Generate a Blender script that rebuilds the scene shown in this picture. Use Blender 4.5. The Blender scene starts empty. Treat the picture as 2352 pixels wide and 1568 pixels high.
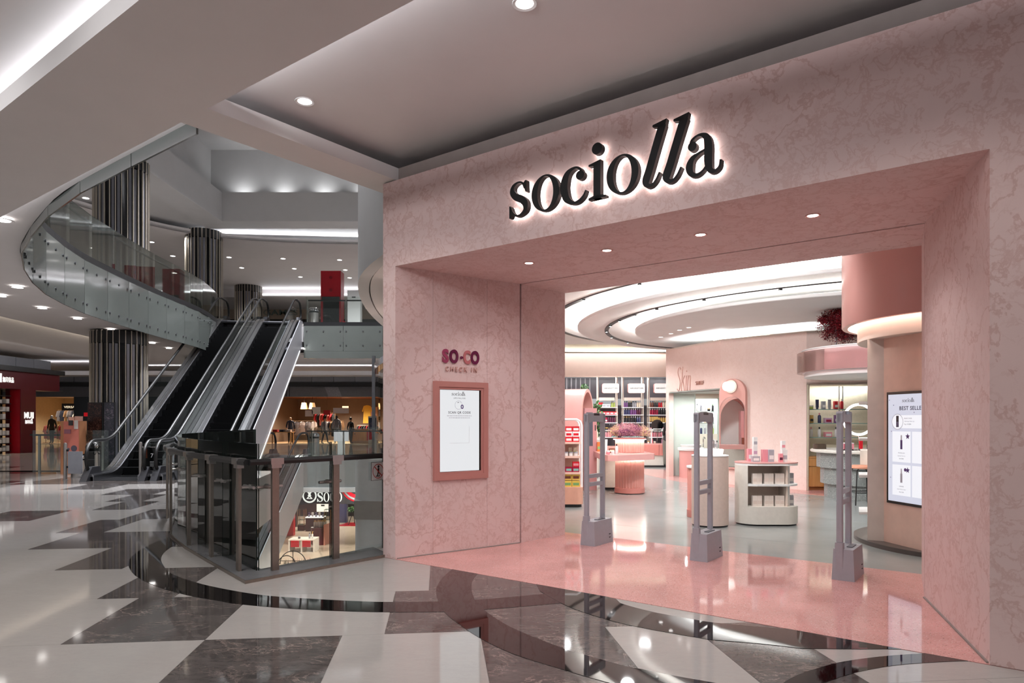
import bpy, bmesh, math, random
from mathutils import Vector, Matrix
from mathutils.geometry import tessellate_polygon
random.seed(7)
C = bpy.context.scene.collection
SC = bpy.context.scene
# ---------------------------------------------------------------- camera
EYE, F, HOR, CX = 1.5, 1568.0, 965.0, 1176.0
cam = bpy.data.cameras.new('camera'); cam.sensor_width = 36; cam.lens = 24.0
cam.shift_y = (HOR - 784) / 2352; cam.clip_end = 300; cam.clip_start = 0.05
cam_o = bpy.data.objects.new('camera', cam); C.objects.link(cam_o)
cam_o.location = (0, 0, EYE); cam_o.rotation_euler = (math.pi / 2, 0, 0)
SC.camera = cam_o
# ---------------------------------------------------------------- world, exposure
SC.view_settings.view_transform = 'Standard'; SC.view_settings.look = 'None'
SC.view_settings.exposure = 0.0; SC.view_settings.gamma = 1.0
SC.view_settings.use_curve_mapping = False
W = bpy.data.worlds.new('world'); SC.world = W; W.use_nodes = True
W.node_tree.nodes['Background'].inputs[0].default_value = (0.84, 0.84, 0.87, 1)
W.node_tree.nodes['Background'].inputs[1].default_value = 0.30
cy = SC.cycles
cy.max_bounces = 7; cy.diffuse_bounces = 3; cy.glossy_bounces = 4; cy.adaptive_threshold = .02; cy.transmission_bounces = 4
cy.transparent_max_bounces = 24; cy.caustics_reflective = False; cy.caustics_refractive = False
cy.sample_clamp_indirect = 4.0; cy.use_denoising = True
# ---------------------------------------------------------------- frames of reference
def G(u, v, z=0.0):
    Y = (EYE - z) * F / (v - HOR); return Vector(((u - CX) / F * Y, Y, z))
def at(u, v, Y):
    return Vector(((u - CX) / F * Y, Y, EYE - (v - HOR) / F * Y))
def V2(p): return Vector((p[0], p[1]))
# the shop portal: s runs along its face, w goes into the shop
F0 = Vector((-1.414, 7.49, 0)); PD = Vector((.796, -.605, 0)).normalized(); PN = Vector((.605, .796, 0)).normalized()
def P(s, w, z=0.0): return F0 + PD * s + PN * w + Vector((0, 0, z))
# the two escalators: s climbs along them, t runs across to the right
ED = Vector((-.124, .992, 0)).normalized(); ER = Vector((.992, .124, 0)).normalized()
E0 = Vector((-11.67, 27.6, 0))
def ES(s, t, z=0.0): return E0 + ED * s + ER * t + Vector((0, 0, z))
def onplane(u, v, p0, n):
    d = Vector(((u - CX) / F, 1, -(v - HOR) / F)); o = Vector((0, 0, EYE))
    return o + d * ((p0 - o).dot(n) / d.dot(n))
# ---------------------------------------------------------------- lamps
LK = 1.9   # mall lamps
SK = 2.35   # shop lamps
def light_root(): pass
def area(name, p, q, width, power, up, col=(1, .97, .95)):
    """a strip lamp from p to q that shines along 'up'"""
    p = Vector(p); q = Vector(q); d = (q - p); L = d.length; x = d.normalized(); z = -Vector(up).normalized()
    z = (z - x * z.dot(x)).normalized(); y = z.cross(x)
    la = bpy.data.lights.new(name, 'AREA'); la.shape = 'RECTANGLE'; la.size = L; la.size_y = width
    la.energy = power * LK; la.color = col
    o = bpy.data.objects.new(name, la); C.objects.link(o)
    m = Matrix((x, y, z)).transposed().to_4x4(); m.translation = (p + q) / 2; o.matrix_world = m
    return o
def spot(name, p, power, ang=100, col=(1, .96, .92), blend=.6, size=.13, to=(0, 0, -1)):
    la = bpy.data.lights.new(name, 'SPOT'); la.energy = power * LK; la.spot_size = math.radians(ang); la.spot_blend = blend
    la.shadow_soft_size = size; la.color = col
    o = bpy.data.objects.new(name, la); C.objects.link(o); o.location = p
    o.rotation_euler = Vector(to).to_track_quat('-Z', 'Y').to_euler()
    return o
COOL = (.93, .95, 1.0); WARM = (1, .86, .68); NEUT = (.97, .985, 1)
# beam troughs beside the portal (light strips lying on top of the soffit beam)
area('cove_lamp', P(.3, -2.25, 4.262), P(9.5, -2.25, 4.262), .05, 46, PN * .55 + Vector((0, 0, 1)), COOL)
area('cove_lamp', P(-7.5, -2.98, 4.262), P(-3.15, -2.98, 4.262), .05, 14, -PN * .55 + Vector((0, 0, 1)), COOL)
area('cove_lamp', P(-2.75, -2.98, 4.262), P(9.5, -2.98, 4.262), .05, 20, -PN * .55 + Vector((0, 0, 1)), COOL)
area('cove_lamp', P(-9.5, -2.15, 4.185), P(-.35, -2.15, 4.185), .03, 7, PN * .8 + Vector((0, 0, .5)), COOL)
# downlights over the walkway
for s, w in ((.55, -1.36), (2.9, -1.36), (5.2, -1.36), (7.5, -1.36)):
    spot('downlight_and_fill_lamp', P(s, w, 4.33), 42, 120)
for s, w in ((-2.0, -4.6), (.4, -4.6), (2.8, -4.6), (-2.0, -6.9), (.4, -6.9), (2.8, -6.9), (-4.6, -4.6), (-4.6, -6.9), (5.0, -4.6)):
    spot('downlight_and_fill_lamp', P(s, w, 4.33), 52, 130)
for uv in ((1215, 604), (1394, 575), (1609, 539), (1867, 495)):
    spot('downlight_and_fill_lamp', G(*uv, 3.16), 30, 130, NEUT)
for s, w, p in ((-1.2, -5.2, 105), (1.0, -5.2, 90), (3.2, -5.2, 45)):     # unseen spots added to brighten the portal front
    spot('portal_fill_lamp', P(s, w, 4.32), p, 95, NEUT, .9, .1, PN * 1.0 + Vector((0, 0, -.62)))
for x, y in ((-4.2, 12), (-6.0, 16), (-6.6, 21), (-5.0, 24)): spot('downlight_and_fill_lamp', (x, y, -1.4 if y > 28 else 9.6), 260, 70, COOL)
spot('portal_fill_lamp', P(6.4, -3.9, 4.32), 150, 62, NEUT, .9, .1, PN * .75 - PD * .85 + Vector((0, 0, -.42)))  # spot added out of view to brighten the left reveal
for x, y in ((-3.6, 10), (-5, 14), (-4.6, 18)): spot('downlight_and_fill_lamp', (x, y, -1.6), 240, 150, NEUT)  # spots added in the open void to brighten what lies below
# mall, left side under the upper floor
for x, y in ((-9.5, 9.5), (-12.5, 13), (-14, 18), (-17, 15), (-19, 22), (-22, 27), (-15.5, 26), (-10.5, 32), (-6, 32), (-14, 33), (-12, 8), (-18, 9)):
    spot('downlight_and_fill_lamp', (x, y, 4.15), 90, 140)
area('cove_lamp', (-13.2, 14.0, 4.30), (-14.4, 26, 4.30), .06, 60, (-1, 0, .5), WARM)
area('cove_lamp', (-17.2, 14.0, 4.50), (-19.8, 34, 4.50), .06, 80, (-1, 0, .5), COOL)
area('cove_lamp', (-14, 31.8, 4.30), (-3.5, 31.8, 4.30), .06, 50, (0, -1, .7), COOL)
area('cove_lamp', (-30, 36.4, 4.05), (-3.5, 36.4, 4.05), .06, 90, (0, -1, .7), COOL)
# upper floor
area('cove_lamp', (-13.5, 30.2, 9.62), (-4.2, 31.1, 9.62), .06, 60, (0, -1, .8), COOL)
area('cove_lamp', (-16, 41.1, 9.1), (-3, 41.1, 9.1), .05, 60, (0, -1, .9), COOL)
for x in (-11.3, -9.6, -7.9, -6.2): spot('coffer_lamp', (x, 28.35, 10.9), 14, 150, NEUT, to=(0, .3, 1))
for x, y in ((-9, 23), (-6.5, 25), (-8, 18), (-6, 14)): spot('downlight_and_fill_lamp', (x, y, 12.5), 2600, 90, COOL)
for x, y in ((-14, 24), (-14, 29), (-9, 34), (-5.5, 36), (-16, 18), (-14, 38), (-8, 39)): spot('downlight_and_fill_lamp', (x, y, 9.3), 160, 140)
# basement level, plus one spot added in the open void to brighten it
for x, y in ((-8, 35), (-13, 35), (-8, 44), (-13, 44), (-8, 52), (-14, 52), (-18, 48), (-4, 48), (-5, 22), (-6.5, 30)):
    spot('downlight_and_fill_lamp', (x, y, -1.75), 420, 150, (1, .9, .8))
# shop: strips lying on the rims of the stacked ceiling discs, plus track spots
for x, y, p in ((1.6, 11.0, 50), (3.6, 10.4, 45), (2.2, 13.0, 80), (4.6, 12.0, 40), (3.0, 15.4, 90), (2.6, 18.0, 90), (3.6, 20.6, 110), (2.0, 21.2, 110), (3.9, 19.4, 60), (5.4, 10.6, 35), (1.2, 15.4, 70)):
    spot('track_and_fill_lamp', (x, y, 3.55), p * SK / LK, 150, NEUT)
area('fascia_lamp', (1.3, 22.9, 2.93), (5.5, 22.9, 2.93), .05, 25 * SK / LK, (0, .3, -1), NEUT)
area('alcove_lamp', (4.5, 17.7, 2.18), (5.4, 17.7, 2.18), .08, 14 * SK / LK, (0, 0, -1), (.95, 1, .98))
area('niche_lamp', (5.05, 18.75, 2.12), (5.65, 18.75, 2.12), .06, 9 * SK / LK, (0, 0, -1), (.97, 1, 1))
area('recess_lamp', (6.5, 15.15, 2.25), (8.6, 15.15, 2.25), .06, 5 * SK / LK, (0, .25, -1), NEUT)
area('wall_top_lamp', (4.5, 17.6, 3.43), (5.05, 16.3, 3.43), .06, 60 * SK / LK, (.2, .1, 1), NEUT)
area('wall_top_lamp', (5.1, 16.2, 3.43), (6.5, 14.9, 3.43), .06, 80 * SK / LK, (.3, .3, 1), NEUT)
area('fascia_fill_lamp', (1.3, 22.75, 3.90), (5.4, 22.85, 3.90), .05, 7 * SK / LK, (0, .45, -1), NEUT)  # strip added under the cornice to brighten the fascia
for s_, p_ in ((.9, 105), (2.0, 120), (3.0, 80)):      # unseen spots added behind the lintel as front fill for the shop
    spot('track_and_fill_lamp', P(s_, 2.75, 3.98), p_ * SK / LK, 105, NEUT, .8, .05, PN * 1.0 + Vector((-.1, .1, -.62)))
for x, y in ((-3.15, 17), (-3.2, 22), (-2.1, 12.6)): spot('downlight_and_fill_lamp', (x, y, 4.16), 60, 140)  # added under the bulkhead to lighten the wall the railing glass reflects
# ---------------------------------------------------------------- materials
def lin(c):
    r = []
    for x in c[:3]:
        x /= 255.0
        r.append(x / 12.92 if x <= .04045 else ((x + .055) / 1.055) ** 2.4)
    return (*r, 1)
def newmat(n):
    m = bpy.data.materials.new(n); m.use_nodes = True
    return m, m.node_tree.nodes, m.node_tree.links, m.node_tree.nodes['Principled BSDF']
def coords(N, L, scale=1.0, rnd=False):
    tc = N.new('ShaderNodeTexCoord'); mp = N.new('ShaderNodeMapping')
    mp.inputs['Scale'].default_value = (scale,) * 3 if not isinstance(scale, tuple) else scale
    L.new(tc.outputs['Object'], mp.inputs['Vector'])
    if rnd:
        oi = N.new('ShaderNodeObjectInfo'); mu = N.new('ShaderNodeVectorMath'); mu.operation = 'SCALE'
        cb = N.new('ShaderNodeCombineXYZ'); L.new(oi.outputs['Random'], cb.inputs[0]); L.new(oi.outputs['Random'], cb.inputs[1])
        L.new(cb.outputs[0], mu.inputs[0]); mu.inputs['Scale'].default_value = 37.0
        L.new(mu.outputs[0], mp.inputs['Location'])
    return mp.outputs[0]
def noise(N, L, vec, scale, detail=4, rough=.55, dist=0.0):
    n = N.new('ShaderNodeTexNoise'); n.inputs['Scale'].default_value = scale; n.inputs['Detail'].default_value = detail
    n.inputs['Roughness'].default_value = rough; n.inputs['Distortion'].default_value = dist; L.new(vec, n.inputs['Vector'])
    return n.outputs['Fac']
def ramp(N, L, fac, stops):
    r = N.new('ShaderNodeValToRGB'); e = r.color_ramp.elements
    while len(e) > 1: e.remove(e[-1])
    e[0].position = stops[0][0]; e[0].color = stops[0][1]
    for p, c in stops[1:]:
        x = e.new(p); x.color = c
    L.new(fac, r.inputs[0]); return r.outputs[0]
def mix(N, L, fac, a, b, mode='MIX'):
    m = N.new('ShaderNodeMix'); m.data_type = 'RGBA'; m.blend_type = mode
    for i, x in ((0, fac), (6, a), (7, b)):
        if isinstance(x, (int, float, tuple)): m.inputs[i].default_value = x
        else: L.new(x, m.inputs[i])
    return m.outputs[2]
def math_(N, L, op, a, b=0.0):
    m = N.new('ShaderNodeMath'); m.operation = op
    for i, x in ((0, a), (1, b)):
        if isinstance(x, (int, float)): m.inputs[i].default_value = x
        else: L.new(x, m.inputs[i])
    return m.outputs[0]
def bump(N, L, B, h, strength=.1, dist=.01):
    b = N.new('ShaderNodeBump'); b.inputs['Strength'].default_value = strength; b.inputs['Distance'].default_value = dist
    L.new(h, b.inputs['Height']); L.new(b.outputs[0], B.inputs['Normal'])
MATS = {}
def M(name, rgb, rough=.5, metal=0.0, var=.05, scale=6.0, spec=.5, bmp=0.0, coat=0.0, alpha=1.0):
    """plain paint, plastic, cloth or metal with a little procedural unevenness"""
    if name in MATS: return MATS[name]
    m, N, L, B = newmat(name); c = lin(rgb)
    v = coords(N, L); n = noise(N, L, v, scale, 3)
    lo = tuple(x * (1 - var) for x in c[:3]) + (1,); hi = tuple(min(1, x * (1 + var)) for x in c[:3]) + (1,)
    L.new(ramp(N, L, n, [(.3, lo), (.7, hi)]), B.inputs['Base Color'])
    B.inputs['Roughness'].default_value = rough; B.inputs['Metallic'].default_value = metal
    B.inputs['Specular IOR Level'].default_value = spec; B.inputs['Coat Weight'].default_value = coat
    if bmp:
        n2 = noise(N, L, v, scale * 12, 2); bump(N, L, B, n2, bmp, .004)
    MATS[name] = m; return m
def EM(name, rgb, strength, base=1.0):
    if name in MATS: return MATS[name]
    m, N, L, B = newmat(name)
    B.inputs['Base Color'].default_value = tuple(x * base for x in lin(rgb)[:3]) + (1,); B.inputs['Emission Color'].default_value = lin(rgb)
    B.inputs['Emission Strength'].default_value = strength; B.inputs['Roughness'].default_value = .3
    MATS[name] = m; return m
def GLASS(name, tint=(236, 244, 240), opacity=.04, refl=1.0, ior=1.5):
    if name in MATS: return MATS[name]
    m = bpy.data.materials.new(name); m.use_nodes = True; N = m.node_tree.nodes; L = m.node_tree.links
    N.remove(N['Principled BSDF']); out = N['Material Output']
    tr = N.new('ShaderNodeBsdfTransparent'); tr.inputs[0].default_value = lin(tint)
    gl = N.new('ShaderNodeBsdfGlossy'); gl.inputs['Roughness'].default_value = .015; gl.inputs[0].default_value = (.95, .97, .96, 1)
    df = N.new('ShaderNodeBsdfDiffuse'); df.inputs[0].default_value = lin((140, 155, 148))
    fr = N.new('ShaderNodeFresnel'); fr.inputs['IOR'].default_value = ior
    mu = math_(N, L, 'MULTIPLY', fr.outputs[0], refl)
    m1 = N.new('ShaderNodeMixShader'); m1.inputs[0].default_value = opacity
    L.new(tr.outputs[0], m1.inputs[1]); L.new(df.outputs[0], m1.inputs[2])
    m2 = N.new('ShaderNodeMixShader'); L.new(mu, m2.inputs[0]); L.new(m1.outputs[0], m2.inputs[1]); L.new(gl.outputs[0], m2.inputs[2])
    L.new(m2.outputs[0], out.inputs[0]); MATS[name] = m; return m
def plaster(name, base, vein, sc=1.0):
    """trowelled plaster: pale islands with ragged, slightly darker edges"""
    m, N, L, B = newmat(name); v = coords(N, L, sc)
    n1 = noise(N, L, v, 3.1, 12, .60, .25); n2 = noise(N, L, v, 1.1, 4, .6, .4); n3 = noise(N, L, v, 70, 4, .7); n4 = noise(N, L, v, 7.2, 10, .62, .5); n5 = noise(N, L, v, 26, 6, .7, .2)
    def ridge(n, w, k, c=.5):
        r = math_(N, L, 'ABSOLUTE', math_(N, L, 'SUBTRACT', n, c)); r = math_(N, L, 'ADD', r, math_(N, L, 'MULTIPLY', math_(N, L, 'SUBTRACT', n5, .5), w * 1.6))
        return ramp(N, L, r, [(0.0, (k, k, k, 1)), (w * .5, (k * .8,) * 3 + (1,)), (w, (0, 0, 0, 1))])
    m1 = ramp(N, L, n2, [(.36, (0, 0, 0, 1)), (.52, (1, 1, 1, 1))]); m2 = ramp(N, L, n2, [(.46, (1, 1, 1, 1)), (.62, (0, 0, 0, 1))])
    f = mix(N, L, 1.0, mix(N, L, 1.0, ridge(n1, .022, .75), m1, 'MULTIPLY'), mix(N, L, 1.0, ridge(n4, .03, .6), m2, 'MULTIPLY'), 'LIGHTEN')
    f = mix(N, L, 1.0, f, ridge(n1, .010, .5), 'LIGHTEN')
    b = ramp(N, L, n2, [(.25, tuple(x * .95 for x in lin(base)[:3]) + (1,)), (.75, tuple(min(1, x * 1.04) for x in lin(base)[:3]) + (1,))])
    L.new(mix(N, L, f, b, lin(vein)), B.inputs['Base Color'])
    B.inputs['Roughness'].default_value = .62; B.inputs['Specular IOR Level'].default_value = .25
    bump(N, L, B, n3, .15, .004); MATS[name] = m; return m
def terrazzo(name, base, dark, light, rough=.12, sc=1.0):
    m, N, L, B = newmat(name); v = coords(N, L, sc)
    vo = N.new('ShaderNodeTexVoronoi'); vo.inputs['Scale'].default_value = 95; L.new(v, vo.inputs['Vector'])
    cr = vo.outputs['Color']; sp = N.new('ShaderNodeSeparateColor'); L.new(cr, sp.inputs[0])
    n2 = noise(N, L, v, 2.5, 3)
    inside = ramp(N, L, vo.outputs['Distance'], [(.32, (1, 1, 1, 1)), (.45, (0, 0, 0, 1))])
    dk = mix(N, L, 1.0, ramp(N, L, sp.outputs[0], [(.87, (0, 0, 0, 1)), (.9, (1, 1, 1, 1))]), inside, 'MULTIPLY')
    lt = mix(N, L, 1.0, ramp(N, L, sp.outputs[1], [(.72, (0, 0, 0, 1)), (.76, (1, 1, 1, 1))]), inside, 'MULTIPLY')
    b = ramp(N, L, n2, [(.3, tuple(x * .9 for x in lin(base)[:3]) + (1,)), (.7, tuple(min(1, x * 1.08) for x in lin(base)[:3]) + (1,))])
    c = mix(N, L, math_(N, L, 'MULTIPLY', dk, .75), b, lin(dark)); c = mix(N, L, math_(N, L, 'MULTIPLY', lt, .6), c, lin(light))
    L.new(c, B.inputs['Base Color']); B.inputs['Roughness'].default_value = rough; MATS[name] = m; return m
def marble(name, base, dark, vein, rough=.06, vs=1.0, amount=1.0, streak=2.2):
    m, N, L, B = newmat(name); v = coords(N, L, (1.0, 1.0, 1.0), True)
    mp = N.new('ShaderNodeMapping'); mp.inputs['Scale'].default_value = (1, streak, 1); mp.inputs['Rotation'].default_value = (0, 0, .35); L.new(v, mp.inputs[0]); vv = mp.outputs[0]
    n1 = noise(N, L, vv, 2.0 * vs, 9, .62, .5); n2 = noise(N, L, v, 1.3 * vs, 8, .66, .8); n3 = noise(N, L, vv, 9 * vs, 7, .72, .2); n4 = noise(N, L, v, 3.0 * vs, 3)
    b = ramp(N, L, math_(N, L, 'ADD', math_(N, L, 'MULTIPLY', n3, .6), math_(N, L, 'MULTIPLY', n1, .4)), [(.38, lin(dark)), (.60, lin(base))])
    r = math_(N, L, 'ABSOLUTE', math_(N, L, 'SUBTRACT', n1, .5)); r2 = math_(N, L, 'ABSOLUTE', math_(N, L, 'SUBTRACT', n2, .52))
    l1 = ramp(N, L, r, [(0, (.8, .8, .8, 1)), (.005, (.3, .3, .3, 1)), (.013, (0, 0, 0, 1))])
    l2 = ramp(N, L, r2, [(0, (.9, .9, .9, 1)), (.004, (.25, .25, .25, 1)), (.010, (0, 0, 0, 1))])
    f = mix(N, L, 1.0, l1, l2, 'LIGHTEN')
    f = math_(N, L, 'MULTIPLY', f, math_(N, L, 'MULTIPLY', ramp(N, L, n4, [(.42, (0, 0, 0, 1)), (.62, (1, 1, 1, 1))]), amount))
    L.new(mix(N, L, f, b, lin(vein)), B.inputs['Base Color']); B.inputs['Roughness'].default_value = rough
    MATS[name] = m; return m
def woodm(name, a, b, rough=.45, sc=(1, 1, 1)):
    m, N, L, B = newmat(name); v = coords(N, L, sc)
    mp = N.new('ShaderNodeMapping'); mp.inputs['Scale'].default_value = (9, 9, .8); L.new(v, mp.inputs[0])
    n = noise(N, L, mp.outputs[0], 2.2, 6, .6, .6)
    L.new(ramp(N, L, n, [(.3, lin(a)), (.7, lin(b))]), B.inputs['Base Color']); B.inputs['Roughness'].default_value = rough
    MATS[name] = m; return m
def brushed(name, rgb, rough=.25):
    m, N, L, B = newmat(name); v = coords(N, L, (260, 260, 5)); n = noise(N, L, v, 2, 2)
    c = lin(rgb); L.new(ramp(N, L, n, [(.3, tuple(x * .85 for x in c[:3]) + (1,)), (.7, c)]), B.inputs['Base Color'])
    B.inputs['Metallic'].default_value = 1.0
    L.new(ramp(N, L, n, [(.3, (rough * .7,) * 3 + (1,)), (.7, (rough * 1.3,) * 3 + (1,))]), B.inputs['Roughness'])
    MATS[name] = m; return m

pink_wall = plaster('pink_plaster', (230, 201, 197), (210, 170, 163))
pink_wall2 = plaster('pink_plaster_inner', (241, 217, 208), (235, 207, 196), 1.6)
cream_plaster = plaster('cream_plaster', (236, 226, 200), (226, 214, 184), 2.5)
pink_terrazzo = terrazzo('pink_terrazzo', (222, 162, 157), (110, 72, 70), (244, 216, 208), .055)
grey_terrazzo = terrazzo('grey_terrazzo', (132, 138, 136), (72, 78, 78), (206, 208, 204), .4, .55)
white_stone = marble('white_stone', (179, 174, 170), (174, 169, 166), (160, 154, 150), .06, 1.4, .35)
dark_marble = marble('dark_marble', (98, 92, 90), (70, 66, 65), (168, 150, 142), .06, 1.2, 1.1)
black_granite = M('black_granite', (15, 12, 13), .03, 0, .25, 40, .55)
grey_floor = M('grey_shop_floor', (156, 160, 158), .16, 0, .10, 1.2)
white_paint = M('white_paint', (226, 221, 220), .7, 0, .015, 2, .2)
grey_paint = M('grey_paint', (203, 202, 202), .65, 0, .02, 2, .25)
shop_white = M('shop_white', (246, 246, 244), .6, 0, .015, 2, .3)
black_trim = M('black_trim', (20, 20, 22), .45, 0, .1)
black_gloss = M('black_gloss', (10, 10, 11), .12, 0, .1)
charcoal = M('charcoal', (52, 52, 55), .6)
letter_black = M('letter_black', (9, 9, 10), .5, 0, .1, 6, .25)
letter_side = M('letter_grey', (58, 58, 62), .4)
clear_glass = GLASS('clear_glass', (249, 252, 250), .012, .9)
rail_glass = GLASS('rail_glass', (248, 252, 250), .02, 1.15)
shelf_glass = GLASS('shelf_glass', (240, 250, 246), .04, .8)
back_glass = M('back_painted_glass', (90, 94, 91), .08, 0, .04, 1.0, .6)
steel = M('brushed_steel', (188, 183, 180), .3, .95, .05, 30)
bronze = M('bronze_steel', (150, 140, 131), .36, .9, .06, 30)
chrome = M('chrome', (205, 205, 208), .08, 1.0, .03)
mirror = M('mirror_silver', (238, 238, 236), .01, 1.0, .005)
esc_steel = M('escalator_steel', (176, 176, 180), .24, 1.0, .05, 20)
rubber = M('black_rubber', (14, 14, 15), .45, 0, .1)
grey_plastic = M('grey_plastic', (160, 160, 167), .4, 0, .03, 20)
dark_plastic = M('dark_plastic', (60, 34, 36), .25)
pink_gloss = M('pink_gloss', (226, 170, 164), .18, 0, .02, 3, .5)
pink_paint = M('pink_paint', (222, 168, 158), .45, 0, .02, 3)
pink_coral = M('pink_coral', (216, 140, 130), .35, 0, .03, 5)
pink_frame = M('pink_frame', (190, 128, 120), .5, 0, .02)
cream = M('cream_paint', (226, 212, 200), .5, 0, .02)
cream_tex = M('cream_textured', (226, 206, 194), .8, 0, .04, 30, .2, .3)
offwhite = M('offwhite_laminate', (230, 224, 214), .55, 0, .03, 20, .3, .15)
mint = M('mint_paint', (214, 224, 216), .5, 0, .02)
oak = woodm('oak_veneer', (186, 132, 76), (206, 154, 96))
dark_wood = woodm('dark_wood', (84, 42, 22), (128, 70, 38))
pale_wood = woodm('pale_wood', (186, 150, 112), (206, 172, 136))
maroon = M('maroon_panel', (88, 14, 28), .35, 0, .04)
maroon_b = M('maroon_bright', (150, 10, 26), .3, 0, .04)
red_panel = M('red_panel', (170, 12, 30), .3, 0, .04)
led = EM('led_white', (255, 250, 244), 9.0)
led_soft = EM('led_soft', (255, 250, 244), 4.0)
lamp_face = EM('lamp_face', (255, 252, 248), 6.0)
screen_white = EM('screen_white', (240, 242, 245), .88, .03)
sign_white = EM('sign_white', (255, 253, 248), 1.0, .2)
halo_led = EM('halo_led', (255, 253, 250), 6.0)
ink = M('ink_grey', (96, 94, 104), .6)
ink_purple = M('ink_purple', (98, 70, 140), .6)
ink_pale = M('ink_pale', (182, 182, 198), .6)
# ---------------------------------------------------------------- mesh builder
ALL = []
def wm(o):
    m = o.matrix_basis.copy()
    while o.parent: o = o.parent; m = o.matrix_basis @ m
    return m
class MB:
    def __init__(s): s.v = []; s.f = []
    def add(s, vs, fs):
        n = len(s.v); s.v += [Vector(p) for p in vs]; s.f += [tuple(i + n for i in f) for f in fs]; return s
    def obox(s, o, a, b, c):
        o, a, b, c = Vector(o), Vector(a), Vector(b), Vector(c)
        if a.cross(b).dot(c) < 0: a, b = b, a
        return s.add([o, o + a, o + a + b, o + b, o + c, o + a + c, o + a + b + c, o + b + c],
                     [(3, 2, 1, 0), (4, 5, 6, 7), (0, 1, 5, 4), (1, 2, 6, 5), (2, 3, 7, 6), (3, 0, 4, 7)])
    def box(s, x, y, z, sx, sy, sz):   # centre in x, y; base z
        return s.obox((x - sx / 2, y - sy / 2, z), (sx, 0, 0), (0, sy, 0), (0, 0, sz))
    def bbox(s, x, y, z, sx, sy, sz, b=.006, n=2):   # box with rounded vertical edges
        return s.prism(rrect(x, y, sx, sy, b, n), z, z + sz)
    def prism(s, poly, z0, z1, hole=None):
        poly = [(p[0], p[1]) for p in poly]
        if sum(a[0] * b[1] - b[0] * a[1] for a, b in zip(poly, poly[1:] + poly[:1])) < 0: poly = poly[::-1]
        n = len(poly); s.add([(x, y, z0) for x, y in poly] + [(x, y, z1) for x, y in poly], [(i, (i + 1) % n, n + (i + 1) % n, n + i) for i in range(n)])
        loops = [[Vector((x, y, 0)) for x, y in poly]]; allp = list(poly)
        if hole:
            hole = [(p[0], p[1]) for p in hole]; h = len(hole)
            if sum(a[0] * b[1] - b[0] * a[1] for a, b in zip(hole, hole[1:] + hole[:1])) > 0: hole = hole[::-1]
            s.add([(x, y, z0) for x, y in hole] + [(x, y, z1) for x, y in hole], [(i, (i + 1) % h, h + (i + 1) % h, h + i) for i in range(h)])
            loops.append([Vector((x, y, 0)) for x, y in hole]); allp += hole
        if hole or n > 4: tri = tessellate_polygon(loops)
        else: tri = [tuple(range(n))]
        up = []; dn = []
        for t in tri:
            a = [allp[i] for i in t]
            ar = sum(p[0] * q[1] - q[0] * p[1] for p, q in zip(a, a[1:] + a[:1]))
            t = tuple(t) if ar > 0 else tuple(t)[::-1]
            up.append(t); dn.append(t[::-1])
        s.add([(x, y, z1) for x, y in allp], up); s.add([(x, y, z0) for x, y in allp], dn); return s
    def lathe(s, prof, c=(0, 0, 0), n=24, cap=True):
        cx, cyy, cz = c; vs = []; fs = []
        for r, z in prof:
            vs += [(cx + r * math.cos(2 * math.pi * i / n), cyy + r * math.sin(2 * math.pi * i / n), cz + z) for i in range(n)]
        for k in range(len(prof) - 1):
            for i in range(n):
                j = (i + 1) % n; fs.append((k * n + i, k * n + j, (k + 1) * n + j, (k + 1) * n + i))
        if cap: fs.append(tuple(range(n))[::-1]); fs.append(tuple((len(prof) - 1) * n + i for i in range(n)))
        return s.add(vs, fs)
    def cyl(s, p, q, r, n=12, r2=None):
        return s.tube([p, q], r, n, r2=r2)
    def tube(s, path, r, n=8, closed=False, r2=None):
        path = [Vector(p) for p in path]; m = len(path); T = []
        for i in range(m):
            a = path[(i - 1) % m] if (closed or i > 0) else path[i]; b = path[(i + 1) % m] if (closed or i < m - 1) else path[i]
            T.append((b - a).normalized())
        up = Vector((0, 0, 1)) if abs(T[0].z) < .9 else Vector((1, 0, 0)); x = T[0].cross(up).normalized(); vs = []
        for i in range(m):
            x = (x - T[i] * x.dot(T[i])).normalized(); y = T[i].cross(x)
            rr = r if r2 is None else r + (r2 - r) * i / (m - 1)
            if isinstance(r, (list, tuple)): rr = r[i]
            vs += [path[i] + x * rr * math.cos(2 * math.pi * k / n) + y * rr * math.sin(2 * math.pi * k / n) for k in range(n)]
        fs = []
        for i in range(m if closed else m - 1):
            a = i * n; b = ((i + 1) % m) * n
            for k in range(n): fs.append((a + k, a + (k + 1) % n, b + (k + 1) % n, b + k))
        if not closed: fs += [tuple(range(n))[::-1], tuple((m - 1) * n + k for k in range(n))]
        return s.add(vs, fs)
    def sweep(s, path, prof, closed=False):
        """sweep a flat profile (across, up) along a level path"""
        path = [Vector(p) for p in path]; m = len(path); k = len(prof); vs = []; fs = []
        for i in range(m):
            a = path[(i - 1) % m] if (closed or i > 0) else path[i]; b = path[(i + 1) % m] if (closed or i < m - 1) else path[i]
            t = (b - a); t.z = 0; t.normalize(); nrm = Vector((-t.y, t.x, 0))
            c = 1.0
            if 0 < i < m - 1 or closed:
                d0 = (path[i] - a); d0.z = 0
                if d0.length > 1e-6: c = max(.5, abs(d0.normalized().dot(t)))
            vs += [path[i] + nrm * (x / c) + Vector((0, 0, z)) for x, z in prof]
        for i in range(m if closed else m - 1):
            a = i * k; b = ((i + 1) % m) * k
            for j in range(k): fs.append((a + j, b + j, b + (j + 1) % k, a + (j + 1) % k))
        if not closed: fs += [tuple(range(k)), tuple((m - 1) * k + j for j in range(k))[::-1]]
        return s.add(vs, fs)
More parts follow.
